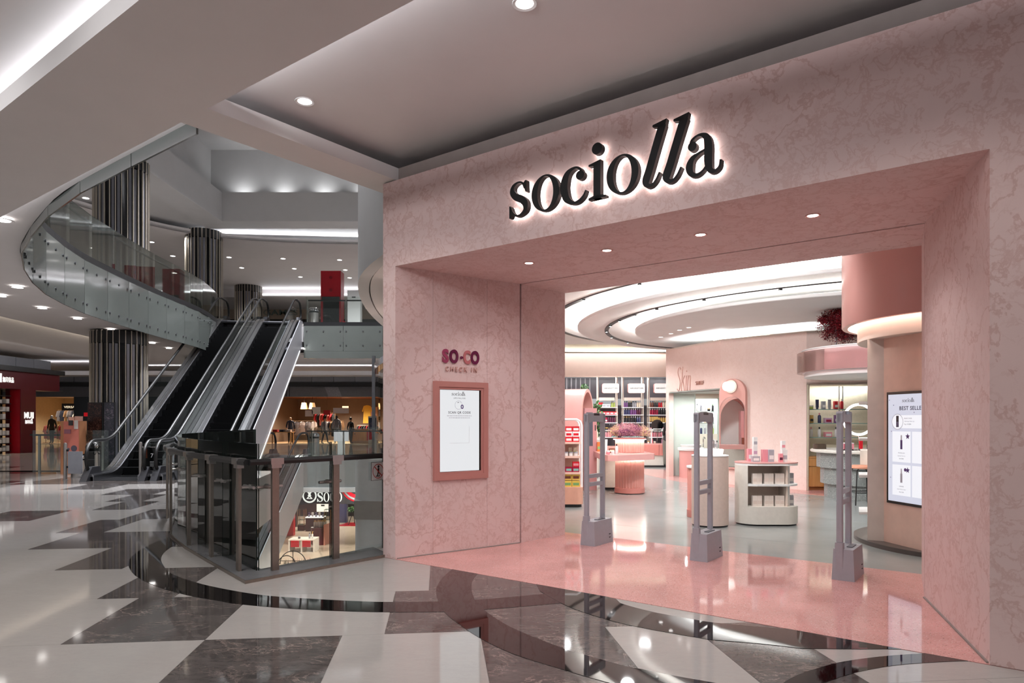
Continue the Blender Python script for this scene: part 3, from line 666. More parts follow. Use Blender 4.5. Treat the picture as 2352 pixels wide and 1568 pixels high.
MB().add([(x, y, -5.5) for x, y, z in vw] + [(x, y, z) for x, y, z in vw] + [(x + .06, y + .12, z) for x, y, z in vw] + [(x + .06, y + .12, -5.5) for x, y, z in vw], [(k * 9 + i, k * 9 + i + 1, (k + 1) * 9 + i + 1, (k + 1) * 9 + i) for k in range(3) for i in range(8)]).build('void_wall', M('void_grey', (206, 207, 210), .5), ceil_b, smooth=True)
MB().box(-1.36, 10.3, -5.5, .1, 4.7, 5.48).build('void_wall', M('void_grey', (206, 207, 210), .5), ceil_b)
# ================================================================ SHOP SHELL
shop_ceil = struct('ceiling')
MB().prism([P(.0, 2.45)[:2], P(10, 2.45)[:2], (14, 8), (14, 25), (-.2, 25), (-.2, 10)], 4.05, 4.12).build('outer_panel', shop_white, shop_ceil)
def disc(cx, cyy, r, z, th, name, ledr, strength_mat):
    n = 128
    MB().lathe([(r - .012, z), (r, z + .012), (r, z + th)], (cx, cyy, 0), n).build(name, shop_white, shop_ceil, smooth=True)
    m = MB(); m.lathe([(ledr - .05, z + th + .012), (ledr, z + th + .012), (ledr, z + th + .002), (ledr - .05, z + th + .002)], (cx, cyy, 0), n, False)
    m.build('led_strip', strength_mat, shop_ceil)
disc(8.35, 16.47, 6.74, 3.80, .06, 'outer_disc', 6.66, EM('led_ring', (255, 250, 244), 150))
disc(7.36, 15.54, 4.49, 3.60, .06, 'inner_disc', 4.42, EM('led_ring_inner', (255, 250, 244), 120))
MB().lathe([(3.0, 3.80), (3.0, 3.66)], (7.36, 15.54, 0), 64, False).build('disc_hanger', shop_white, shop_ceil)
MB().lathe([(6.0, 4.05), (6.0, 3.86)], (8.35, 16.47, 0), 64, False).build('disc_hanger', shop_white, shop_ceil)
def ring(c, r, z, w, name, a0, a1, n=90):
    m = MB(); pts = [Vector((*p, 0)) for p in arc(c[0], c[1], r, a0, a1, n)]
    m.sweep(pts, [(-w / 2, z - .02), (w / 2, z - .02), (w / 2, z + .01), (-w / 2, z + .01)])
    return m
tr1 = thing('light_track', 'outer curved black light track let into the white shop ceiling', 'track', (0, 0, 0))
ring((8.55, 17.0), 7.55, 4.05, .11, 't', 120, 270).build('channel', black_trim, tr1)
tr2 = thing('light_track', 'inner curved black light track let into the round ceiling disc', 'track', (0, 0, 0))
ring((8.38, 16.63), 6.02, 3.80, .10, 't', 110, 280).build('channel', black_trim, tr2)
for tr, c, r, z, angs in ((tr1, (8.55, 17.0), 7.55, 4.03, (168, 186, 201, 215, 226)), (tr2, (8.38, 16.63), 6.02, 3.78, (146, 160, 172, 182, 190, 198, 206, 218, 232, 246, 258))):
    for a in angs:
        x, y = c[0] + r * math.cos(math.radians(a)), c[1] + r * math.sin(math.radians(a)); h = tr
        b = MB().box(x, y, z - .022, .06, .06, .022).build('track_spot', black_trim, h); MB().lathe([(.024, 0), (.024, .006)], (x, y, z - .029), 10).build('lens', lamp_face, b)
# recessed downlights of the inner disc
def downlight(loc, r, label, group, mat_=None, up=False, rim=None):
    t = thing('downlight', label, 'downlight', loc, 0, group); 
    MB().lathe([(r, 0), (r * 1.35, -.006), (r * 1.4, -.002), (r * 1.4, .002)], n=20, cap=False).build('trim_ring', rim or white_paint, t, True, False)
    MB().lathe([(r, -.002), (r * .9, .001), (r * .9, .002)], n=20).build('lamp', mat_ or lamp_face, t, False, False)
    return t
dls = downlight((5.15, 18.3, 3.598), .05, 'small downlight in the innermost ceiling disc of the shop', 'downlights in the innermost shop ceiling disc')
for u, v in ((1518, 774), (1541, 766), (1561, 758), (1582, 752)):
    g = G(u, v, 3.598)
    if (u, v) == (1518, 774): dls.location = g; dls.matrix_basis = Matrix.Translation(g)
    else: copy_tree(dls, g)
g = G(1603, 796, 3.79); copy_tree(dls, g, 0, 'small downlight in the outer ceiling disc above the pink wall edge', 'x')
# back wall of the shop: pink fascia over a glazed dark screen
wall_shop = struct('wall_back')
fas = [Vector((x, y, 0)) for x, y in ((-.6, 22.4), (.9, 23.0), (2.2, 23.2), (3.8, 23.25), (5.4, 23.1), (6.6, 22.8))]
fas = crom(fas, 4)
MB().sweep(fas, [(-.12, 2.97), (.1, 2.97), (.1, 3.78), (-.12, 3.78)]).build('fascia', M('fascia_cream', (238, 214, 200), .6, 0, .02), wall_shop)
MB().sweep(fas, [(-.2, 3.80), (.1, 3.80), (.1, 4.05), (-.2, 4.05)]).build('cornice', M('cornice_cream', (236, 228, 204), .6, 0, .02), wall_shop)
MB().sweep([p + Vector((0, .72, 0)) for p in fas], [(-.1, 0), (0, 0), (0, 2.97), (-.1, 2.97)]).build('dark_screen', M('screen_dark', (66, 62, 68), .3), wall_shop)
for k in range(10):
    x = 1.25 + k * .16
    MB().box(x, 23.6, 2.3, .035, .05, .67).build('blind_slat', M('slat_grey', (120, 116, 120), .5), wall_shop)
MB().box(4.4, 23.55, 2.02, 5.2, .04, .22).build('screen_rail', M('rail_grey', (134, 140, 142), .4), wall_shop)
MB().box(0.4, 16.5, 0, .16, 14, 4.05).build('side_wall', M('shop_side', (226, 190, 180), .6), wall_shop)
# the pink skin wall: two runs, with two openings
wall_skin = struct('wall_front')
S0 = Vector((4.15, 18.4, 0)); S1 = Vector((4.92, 16.1, 0)); S2 = Vector((6.30, 14.6, 0)); S3 = Vector((9.2, 13.9, 0))
ZT2 = 3.37
def wallrun(a, b, z0, z1, th, name, mat_, par):
    d = (b - a); n = Vector((d.y, -d.x, 0)).normalized()
    if n.y > 0: n = -n
    return MB().obox(a + Vector((0, 0, z0)), d, -n * th, (0, 0, z1 - z0)).build(name, mat_, par)
sd = (S1 - S0); 
o0 = S0 + sd * .062; o1 = S1 - sd * .012
wallrun(S0, o0, 0, ZT2, .14, 'pier', pink_wall2, wall_skin)
wallrun(o0, o1, 2.22, ZT2, .14, 'header', pink_wall2, wall_skin)
wallrun(o1, S1, 0, ZT2, .14, 'pier', pink_wall2, wall_skin)
wallrun(S1, S2, 0, ZT2, .14, 'long_panel', pink_wall2, wall_skin)
wallrun(S2, S3, 2.27, ZT2, .14, 'header', pink_wall2, wall_skin)
MB().prism([S0[:2], S1[:2], S2[:2], S3[:2], (9.2, 19), (4.3, 19)], ZT2, ZT2 + .04).build('wall_top', cream, wall_skin)
MB().obox(S0 + Vector((0, 0, 0)), (.12, .05, 0), (1.2, 3.6, 0), (0, 0, ZT2)).build('return_wall', pink_wall2, wall_skin)
MB().obox((5.0, 16.95, ZT2 + .04), (3.2, -1.0, 0), (.06, .18, 0), (0, 0, .17)).build('upstand', M('upstand_cream', (232, 230, 208), .6), wall_skin)
# alcove interior
MB().obox((4.2, 18.55, 0), (.78, 0, 0), (0, .08, 0), (0, 0, 2.24)).build('mint_panel', mint, wall_skin)
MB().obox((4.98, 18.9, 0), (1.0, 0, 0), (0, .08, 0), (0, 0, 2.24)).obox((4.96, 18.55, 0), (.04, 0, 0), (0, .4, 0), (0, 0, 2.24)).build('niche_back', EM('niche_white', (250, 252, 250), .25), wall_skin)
MB().obox((4.98, 18.53, 2.08), (.9, 0, 0), (0, .05, 0), (0, 0, .16)).obox((4.98, 18.53, 0), (.9, 0, 0), (0, .05, 0), (0, 0, 1.13)).build('niche_frame', M('niche_pale', (224, 216, 200), .5), wall_skin)
MB().obox((5.58, 18.50, .0), (.35, 0, 0), (0, .06, 0), (0, 0, 2.1)).build('side_panel', M('sage_panel', (176, 188, 180), .4), wall_skin)
MB().prism([o0[:2], o1[:2], (5.9, 16.4), (6.1, 18.9), (4.2, 18.6)], 2.22, 2.26).build('alcove_ceiling', mint, wall_skin)
# right recess with lit shelves
MB().obox((6.40, 15.45, 0), (3, -.55, 0), (.02, .08, 0), (0, 0, 2.3)).build('recess_back', cream_plaster, wall_skin)
MB().obox(S2 + Vector((.0, .02, 0)), (.05, 0, 0), (.12, .95, 0), (0, 0, 2.3)).build('recess_side', cream_plaster, wall_skin)
MB().prism([S2[:2], S3[:2], (9.3, 15), (6.3, 15.6)], 2.27, 2.31).build('recess_ceiling', cream, wall_skin)
# ================================================================ LETTERING BUILT FROM STROKES
def stroke(pts, n=7):
    P3 = crom([Vector((x, y, w)) for x, y, w in pts], n); out = []
    for i, p in enumerate(P3):
        a = P3[max(0, i - 1)]; b = P3[min(len(P3) - 1, i + 1)]
        t = Vector((b.x - a.x, b.y - a.y)).normalized(); nn = Vector((-t.y, t.x)); out.append((Vector((p.x, p.y)) + nn * p.z / 2, Vector((p.x, p.y)) - nn * p.z / 2))
    return [[out[i][0], out[i + 1][0], out[i + 1][1], out[i][1]] for i in range(len(out) - 1)]
def ringq(cx, cyy, rx, ry, ix, iy, a0=0, a1=360, n=40, dx=0.0):
    q = []
    for i in range(n):
        t0, t1 = (math.radians(a0 + (a1 - a0) * k / n) for k in (i, i + 1))
        o = [Vector((cx + rx * math.cos(t), cyy + ry * math.sin(t))) for t in (t0, t1)]
        e = [Vector((cx + dx + ix * math.cos(t), cyy + iy * math.sin(t))) for t in (t0, t1)]
        q.append([o[0], o[1], e[1], e[0]])
    return q
def ballq(cx, cyy, r, n=18): return [[Vector((cx + r * math.cos(2 * math.pi * i / n), cyy + r * math.sin(2 * math.pi * i / n))) for i in range(n)]]
def pq(*pts): return [[Vector(p) for p in pts]]
GLYPH = {
 's': (.72, stroke([(.58, .78, .05), (.50, .93, .06), (.34, .975, .055), (.16, .90, .10), (.11, .74, .17), (.24, .58, .20), (.45, .48, .21), (.60, .34, .20), (.60, .15, .13), (.42, .03, .06), (.24, .04, .055), (.10, .16, .06), (.05, .30, .05)])
        + pq((.52, .90), (.60, .99), (.645, .99), (.665, .66), (.625, .66)) + pq((.0, -.01), (.05, -.01), (.12, .10), (.045, .34), (.0, .34))),
 'o': (.92, ringq(.46, .49, .46, .51, .265, .465, n=44)),
 'c': (.80, stroke([(.66, .74, .06), (.60, .90, .07), (.44, .975, .06), (.22, .87, .15), (.115, .62, .22), (.115, .40, .22), (.20, .16, .18), (.40, .03, .08), (.56, .05, .07), (.70, .16, .06), (.77, .30, .035)], 8) + ballq(.60, .74, .125)),
 'i': (.50, pq((.15, .0), (.36, .0), (.36, 1.02), (.15, .96)) + pq((.0, .90), (.0, .945), (.36, 1.02), (.20, .88)) + pq((.0, 0), (.52, 0), (.52, .05), (.36, .09), (.15, .09), (.0, .05)) + ballq(.255, 1.33, .155)),
 'l': (.62, stroke([(.575, 1.48, .21), (.40, .98, .21), (.22, .44, .21), (.125, .18, .21), (.16, .05, .13), (.28, .03, .075), (.40, .13, .06), (.50, .31, .05)], 8) + pq((.30, 1.48), (.31, 1.525), (.69, 1.60), (.66, 1.46), (.46, 1.44))),
 'a': (.98, stroke([(.13, .74, .05), (.18, .89, .06), (.36, .975, .06), (.54, .90, .15), (.60, .70, .20), (.60, .30, .20), (.645, .09, .15), (.77, .03, .08), (.885, .11, .06), (.915, .27, .05)], 8) + ballq(.19, .74, .115)
        + stroke([(.56, .60, .05), (.38, .545, .06), (.19, .44, .13), (.115, .26, .19), (.16, .09, .14), (.30, .03, .08), (.45, .09, .05), (.57, .22, .05)], 8)),
}
def glyph(ch, origin, right, up, size, depth, mat_, parent, name, back=0.0, xs=1.0):
    """solid letter: the face stands depth+back in front of the wall"""
    r, u = Vector(right).normalized(), Vector(up).normalized(); n = r.cross(u); m = MB()
    for q in GLYPH[ch][1]:
        k = len(q); pts = [Vector(origin) + r * (p.x * size * xs) + u * (p.y * size) for p in q]
        ar = sum(a.x * b.y - b.x * a.y for a, b in zip(q, q[1:] + q[:1]))
        if ar < 0: pts = pts[::-1]
        m.add([p + n * back for p in pts] + [p + n * (back + depth) for p in pts],
              [tuple(range(k))[::-1], tuple(range(k, 2 * k))] + [(i, (i + 1) % k, k + (i + 1) % k, k + i) for i in range(k)])
    return m.build(name, mat_, parent)
front_n = -PN
UP = Vector((0, 0, 1))
sign = thing('shop_sign', 'large black halo-lit serif lettering reading sociolla on the pink lintel', 'sign', P(2.9, 0, 3.45))
def fs(u, v): p = onplane(u, v, F0, PN); return (p - F0).dot(PD), p.z
lets = [('s', (1183, 496), (1226, 0)), ('o', (1234, 478), (1297, 0)), ('c', (1300, 463), (1360, 0)), ('i', (1364, 451), (1402, 0)), ('o', (1405, 438), (1478, 0)), ('l', (1485, 421), (1536, 0)), ('l', (1531, 411), (1586, 0)), ('a', (1584, 401), (1671, 0))]
XH = None
s_a, z_a = fs(1183, 496); s_b, z_b = fs(1627, 401)
for ch, (u0, v0), (u1, _) in lets:
    s0, z0 = fs(u0, v0); s1, _z = fs(u1, v0)
    zz = 3.37
    size = .318
    xs = (s1 - s0) / (GLYPH[ch][0] * size)
    org = P(s0, 0, zz)
    g_ = glyph(ch, org, PD, UP, size, .055, letter_black, sign, 'letter', .035, xs)
    glyph(ch, org, PD, UP, size, .006, halo_led, g_, 'halo_light', .028, xs)
# ---- SO.CO CHECK IN lettering and its screen on the left reveal
def rv(u, v, off=0.0):
    return onplane(u, v, L0 + nl * off, nl)
soco = thing('wall_lettering', 'raised maroon SO·CO and pale CHECK IN lettering above the check-in screen', 'sign', rv(1057, 835))
c1 = rv(1057.5, 821, .0); w1 = (rv(1100, 821) - rv(1015, 821)).length; h1 = (rv(1057, 807) - rv(1057, 836)).length
plum = [M('plum_dark', (104, 30, 66), .25), M('plum_mid', (158, 66, 96), .25), M('plum_rose', (190, 110, 112), .25)]
xs_ = [-.40, -.155, .02, .165, .395]
for ch, x, w_, mt in (('S', -.41, .16, plum[1]), ('O', -.185, .23, plum[0]), ('·', .015, .06, plum[0]), ('C', .165, .19, plum[2]), ('O', .385, .23, plum[0])):
    if ch == '·':
        m = MB(); p = c1 + rl * (x * w1); m.cyl(p, p + nl * .02, .016, 14); m.build('dot', mt, soco); continue
    text(ch, h1 * 1.38, mt, soco, c1 + rl * (x * w1) + nl * .008, rl, UP, 'letter', .010, .009, width=w_ * w1)
c2 = rv(1059, 849, .0); w2 = (rv(1094, 848) - rv(1022, 848)).length
text('CHECK IN', .078, M('tan_letter', (206, 158, 148), .5), soco, c2 + nl * .009, rl, UP, 'letter_row', .008, .0, space=1.5, width=w2)
ck = thing('check_in_screen', 'pink-framed white check-in display set into the left reveal of the portal', 'screen', rv(1056, 985))
a0, a1 = (rv(994, 990) - L0).dot(rl), (rv(1118, 990) - L0).dot(rl)
zt, zb = rv(994, 875).z * .5 + rv(1118, 879).z * .5, rv(994, 1103).z * .5 + rv(1118, 1097).z * .5
def rbox(x0, x1, z0, z1, d0, d1): return L0 + rl * x0 + nl * d0 + Vector((0, 0, z0)), rl * (x1 - x0), nl * (d1 - d0), Vector((0, 0, z1 - z0))
fw = .062
m = MB()
for b in (rbox(a0, a1, zt - fw, zt, .0, .035), rbox(a0, a1, zb, zb + fw, .0, .035), rbox(a0, a0 + fw, zb + fw, zt - fw, .0, .035), rbox(a1 - fw, a1, zb + fw, zt - fw, .0, .035)): m.obox(*b)
m.build('frame', pink_frame, ck)
m = MB()
f2_ = fw + .028
for b in (rbox(a0 + fw, a1 - fw, zt - f2_, zt - fw, .0, .024), rbox(a0 + fw, a1 - fw, zb + fw, zb + f2_, .0, .024), rbox(a0 + fw, a0 + f2_ - .012, zb + f2_, zt - f2_, .0, .024), rbox(a1 - f2_, a1 - fw, zb + f2_, zt - f2_, .0, .024)): m.obox(*b)
m.build('inner_frame', pink_frame, ck)
bz = MB().obox(*rbox(a0 + f2_ - .014, a1 - f2_, zb + f2_, zt - f2_, .001, .006)).build('bezel', black_gloss, ck)
sx0, sx1, sz0, sz1 = a0 + f2_ - .012, a1 - f2_ - .022, zb + f2_ + .004, zt - f2_ - .004
dsp = MB().obox(*rbox(sx0, sx1, sz0, sz1, .006, .008)).build('display', screen_white, ck)
scx = (sx0 + sx1) / 2; shh = sz1 - sz0
def sp(x, fz, d=.0085): return L0 + rl * (scx + x) + nl * d + Vector((0, 0, sz0 + fz * shh))
x = -.105
for ch in 'sociolla':
    glyph(ch, sp(x, .93), rl, UP, .030, .0004, ink, dsp, 'print', 0, 1.0); x += GLYPH[ch][0] * .030 + (.003 if ch != 'l' else -.006)
text('LIPPO MALL PURI', .021, ink, dsp, sp(0, .899), rl, UP, 'print', .0003)
m = MB()
for k in range(28):
    t0, t1 = 2 * math.pi * k / 28, 2 * math.pi * (k + .7) / 28
    m.quad(*[sp(-.012 + r * math.cos(t), .815 + r * math.sin(t) / shh) for r, t in ((.047, t0), (.050, t0), (.050, t1), (.047, t1))][::-1])
m.build('print', ink_purple, dsp)
m = MB(); m.add([sp(.035 + .021 * math.cos(2 * math.pi * k / 20), .795 + .025 * math.sin(2 * math.pi * k / 20) / shh) for k in range(20)], [tuple(range(20))]); m.build('print', ink_purple, dsp)
m = MB()
for dx in (-.006, .006):
    for dz in (-.006, .006): m.quad(*[sp(.035 + dx + a * .004, .795 + (dz + b * .005) / shh, .0089) for a, b in ((-1, -1), (1, -1), (1, 1), (-1, 1))])
m.build('print', screen_white, dsp)
m = MB(); m.quad(sp(-.030, .842), sp(-.012, .845), sp(-.005, .850), sp(-.022, .853)); m.quad(sp(.005, .846), sp(.013, .846), sp(.013, .85), sp(.005, .85)); m.build('print', ink, dsp)
text('SCAN QR CODE', .037, ink, dsp, sp(0, .722), rl, UP, 'print', .0003, .0006, space=1.12)
m = MB(); rnd = random.Random(2)
for zz, hw_ in ((.683, .165), (.658, .14)):
    x = -hw_
    while x < hw_: w_ = rnd.uniform(.012, .03); m.quad(sp(x, zz - .003), sp(min(hw_, x + w_), zz - .003), sp(min(hw_, x + w_), zz + .003), sp(x, zz + .003)); x += w_ + .006
m.build('print', ink_pale, dsp)
m = MB()
for x0, x1, z0, z1 in ((-.13, .13, .345, .347), (.128, .13, .345, .555)): m.quad(sp(x0, z0), sp(x1, z0), sp(x1, z1), sp(x0, z1))
m.build('print', M('ink_hair', (214, 214, 218), .6), dsp)
# ---- downlights in the portal soffit
names = ['nearest the check-in screen', 'second from the check-in screen', 'third from the check-in screen', 'nearest the right pier']
pdl = None
for uv, nm in zip(((1215, 604), (1394, 575), (1609, 539), (1867, 495)), names):
    g = G(*uv, 3.1635); lab = 'round downlight in the pink portal soffit, ' + nm
    if pdl is None: pdl = downlight(g, .042, lab, 'downlights in the portal soffit', rim=pink_paint)
    else: copy_tree(pdl, g, 0, lab)
# ---- downlights in the walkway ceiling
wd = downlight(G(700, 233, 4.359), .062, 'round downlight at the left end of the long ceiling coffer', 'downlights in the walkway coffers')
copy_tree(wd, G(1205, 8, 4.359), 0, 'large round downlight at the top edge above the portal sign')
# ---- security gates
def gate(loc, rz, label):
    t = thing('security_gate', label, 'gate', loc, rz, 'anti-theft gates across the shop entrance')
    # local x runs along the gate, z up; the electronics box sits on one side (+x end)
    fr = MB(); W_, T_ = .43, .055
    for sx in (-1, 1):
        fr.bbox(sx * (W_ / 2 - .025), 0, .10, .05, T_, 1.46, .012)
    fr.build('frame_upright', grey_plastic, t, False, False)
    hd = MB(); pr = [(-W_ / 2, 0), (-W_ / 2, .085), (-W_ / 2 + .02, .1), (0, .108), (W_ / 2 - .02, .1), (W_ / 2, .085), (W_ / 2, 0), (W_ / 2 - .05, -.012), (W_ / 2 - .07, .0), (-W_ / 2 + .07, .0), (-W_ / 2 + .05, -.012)]
    n = len(pr); hd.add([(x, -T_ / 2, 1.48 + z) for x, z in pr] + [(x, T_ / 2, 1.48 + z) for x, z in pr], [(i, (i + 1) % n, n + (i + 1) % n, n + i) for i in range(n)])
    for y in (-T_ / 2, T_ / 2):
        hd.add([(x, y, 1.48 + z) for x, z in pr], [(0, 1, 2, 3), (0, 3, 9), (3, 8, 9), (3, 4, 5, 6), (3, 6, 8), (6, 7, 8), (0, 9, 10)])
    h = hd.build('head', grey_plastic, t, False, False, fix=True)
    MB().box(0, 0, 1.556, .13, T_ + .006, .026).build('lamp_strip', dark_plastic, h, False, False)
    br = MB(); 
    for z in (.70, .80): br.box(0, 0, z, W_ - .09, .04, .045)
    br.build('cross_bar', grey_plastic, t, False, False)
    b = MB()
    def taper(x0, x1, y0, y1, z0, z1, k): 
        b.add([(x0 - k, y0 - k, z0), (x1 + k, y0 - k, z0), (x1 + k, y1 + k, z0), (x0 - k, y1 + k, z0), (x0, y0, z1), (x1, y0, z1), (x1, y1, z1), (x0, y1, z1)], [(3, 2, 1, 0), (4, 5, 6, 7), (0, 1, 5, 4), (1, 2, 6, 5), (2, 3, 7, 6), (3, 0, 4, 7)])
    taper(-.215, .205, -.12, .05, 0, .29, .014)
    b.build('base_cover', grey_plastic, t, False, False)
    s = MB(); s.box(.02, -.06, .29, .18, .05, .008); s.build('base_vent', M('vent_grey', (96, 96, 102), .5), t, False, False)
    s = MB(); s.bbox(-.195, -.0, .05, .06, .075, .30, .01); s.build('sleeve', grey_plastic, t, False, False)
    s = MB(); 
    for z in (.06, .10): s.box(.14, -.132, z, .03, .006, .010)
    s.build('label_plate', charcoal, t, False, False)
    return t
ga = math.atan2(PN.y, PN.x)
for (u, v, lab) in ((1366, 1246, 'grey plastic anti-theft gate on pink threshold, nearest the check-in screen'), (1616, 1280, 'grey plastic anti-theft gate in front of the cream podium, middle of three'), (1939, 1322, 'grey plastic anti-theft gate beside the best sellers screen, nearest the right pier')):
    g = G(u, v, .003); gate((g.x, g.y, .003), ga, lab)
# ---- big pink drum column with the best sellers screen
dc = (5.58, 8.21)
drum = thing('drum_column', 'round coral pink canopy drum over the best sellers screen column', 'column', (dc[0], dc[1], 0))
MB().lathe([(1.385, 2.672), (1.445, 2.672), (1.455, 2.685), (1.455, 4.04)], (*dc, 0), 96, False).lathe([(1.385, 2.672), (1.385, 2.80)], (*dc, 0), 96, False).build('drum', M('drum_pink', (224, 168, 160), .22, 0, .02, 2, .5), drum, smooth=True, fix=True)
MB().lathe([(1.29, 2.80), (1.38, 2.80), (1.38, 2.785), (1.29, 2.785)], (*dc, 0), 96, False).build('cove_led', EM('led_drum', (255, 248, 236), 14), drum)
MB().lathe([(1.265, 2.472), (1.275, 2.48), (1.275, 2.80)], (*dc, 0), 96, False).lathe([(.02, 2.472), (1.265, 2.472)], (*dc, 0), 96, False).build('lower_ring', cream, drum, smooth=True, fix=True)
MB().lathe([(1.316, 0.0), (1.316, .05), (1.30, .055), (.02, .055)], (*dc, .002), 96, False).build('plinth', M('plinth_dark', (84, 76, 72), .3), drum, smooth=True)
# panels of the column
c_a, c_b = Vector((4.29, 8.24, 0)), Vector((4.44, 8.15, 0)); pdir = Vector((.17, -.985, 0)).normalized(); pnn = Vector((-pdir.y, pdir.x, 0)) * -1
if pnn.x > 0: pnn = -pnn
MB().prism([c_a, c_b, c_b + Vector((.5, .75, 0)), c_a + Vector((.42, .75, 0))], .057, 2.472).build('end_panel', M('end_cream', (220, 204, 192), .5), drum)
MB().prism([c_b, c_b + pdir * .9, c_b + pdir * .9 + Vector((.8, .3, 0)), c_b + Vector((.9, .5, 0))], .057, 2.472).build('screen_panel', M('panel_salmon', (230, 194, 176), .5), drum)
m = MB()
for z in (.35, .8, 1.25, 1.7): m.obox(c_a + Vector((-.05, .1, z)), (.5, 0, 0), (.25, .5, 0), (0, 0, .03))
m.build('side_shelf', shop_white, drum)
def cp_(u, v, off=0.0): return onplane(u, v, c_b + pnn * off, pnn)
bs = thing('display_screen', 'tall black-edged best sellers screen on the salmon column panel', 'screen', cp_(2085, 1030))
def cx_(u): return (cp_(u, 1000) - c_b).dot(pdir)
b0, b1 = cx_(2040), cx_(2040) + .74
tz, bz_ = cp_(2040, 901).z, cp_(2040, 1153).z
def cbox(x0, x1, z0, z1, d0, d1): return c_b + pdir * x0 + pnn * d0 + Vector((0, 0, z0)), pdir * (x1 - x0), pnn * (d1 - d0), Vector((0, 0, z1 - z0))
MB().obox(*cbox(b0, b1, bz_, tz, .0, .02)).build('casing', black_gloss, bs)
ds = MB().obox(*cbox(b0 + .03, b1 - .03, bz_ + .03, tz - .03, .02, .022)).build('display', EM('screen_lilac', (222, 224, 240), .86, .03), bs)
dw, dh = b1 - b0 - .06, tz - bz_ - .06
def dp(fx, fz, d=.0225): return c_b + pdir * (b0 + .03 + fx * dw) + pnn * d + Vector((0, 0, bz_ + .03 + fz * dh))
def drect(x0, x1, z0, z1, mat_, d=.0225): 
    MB().quad(dp(x0, z0, d), dp(x1, z0, d), dp(x1, z1, d), dp(x0, z1, d)).build('print', mat_, ds)
x = .33
for ch in 'sociolla':
    glyph(ch, dp(x, .925), pdir, UP, .030, .0004, ink, ds, 'print', 0, 1.0); x += (GLYPH[ch][0] * .030 + (.003 if ch != 'l' else -.006)) / dw
text('BEST SELLERS', .062, M('ink_navy', (74, 70, 104), .6), ds, dp(.56, .868), pdir, UP, 'print', .0003, .001, space=1.12)
wh = EM('screen_card', (246, 246, 252), .95, .03)
drect(.28, .97, .685, .805, wh); 
for x0 in (.10, .55):
    for z0 in (.06, .37): drect(x0, x0 + .42, z0, z0 + .285, wh)
def disk(fx, fz, r, mat_, d=.023, r0=0.0):
    m = MB(); n = 36
    for k in range(n):
        t0, t1 = 2 * math.pi * k / n, 2 * math.pi * (k + 1) / n
        m.quad(*[dp(fx + rr_ * math.cos(t) / dw, fz + rr_ * math.sin(t) / dh, d) for rr_, t in ((r0, t0), (r, t0), (r, t1), (r0, t1))])
    m.build('print', mat_, ds)
disk(.22, .745, .088, wh); disk(.22, .745, .090, ink_pale, .0233, .085)
drect(.19, .25, .695, .80, M('tube_dark', (44, 44, 56), .4), .0236); drect(.197, .243, .70, .745, M('tube_lilac', (120, 116, 150), .4), .0238)
text('MAKE OVER', .022, ink_pale, ds, dp(.46, .775), pdir, UP, 'print', .0003, width=.12); text('Hydrastay Matte Lip', .018, ink_pale, ds, dp(.49, .749), pdir, UP, 'print', .0003, width=.15); text('Rp 119,000', .02, ink, ds, dp(.455, .722), pdir, UP, 'print', .0003, width=.1)
for (cx2, zz, body, sub, pr) in ((.31, .37, 'MAYBELLINE', 'Superstay Matte Ink', 'Rp 95,000'), (.31, .06, 'GARNIER', 'Sakura Micellar Water', 'Rp 31,500')):
    text(body, .018, ink_pale, ds, dp(cx2, zz + .085), pdir, UP, 'print', .0003); text(sub, .015, ink_pale, ds, dp(cx2, zz + .058), pdir, UP, 'print', .0003); text(pr, .017, ink, ds, dp(cx2, zz + .032), pdir, UP, 'print', .0003)
    drect(cx2 - .024, cx2 + .024, zz + .12, zz + .205, ink_purple if zz > .2 else M('bottle_print', (206, 206, 220), .5), .0232); drect(cx2 - .014, cx2 + .014, zz + .205, zz + .25, M('cap_print', (226, 226, 236), .5), .0232)
def star(fx, fz, r):
    m = MB(); pts = [dp(fx + (r if k % 2 == 0 else r * .45) * math.sin(math.pi * k / 5) / dw, fz + (r if k % 2 == 0 else r * .45) * math.cos(math.pi * k / 5) / dh, .0240) for k in range(10)]
    c = dp(fx, fz, .0240); m.add(pts + [c], [(k, (k + 1) % 10, 10) for k in range(10)]); m.build('print', ink_purple, ds)
star(.455, .61, .036); star(.455, .30, .036); disk(.40, .302, .02, ink_purple, .0239)
for fx, fz in ((.13, .90), (.60, .83), (.08, .655), (.06, .22), (.03, .95)): star(fx, fz, .009)
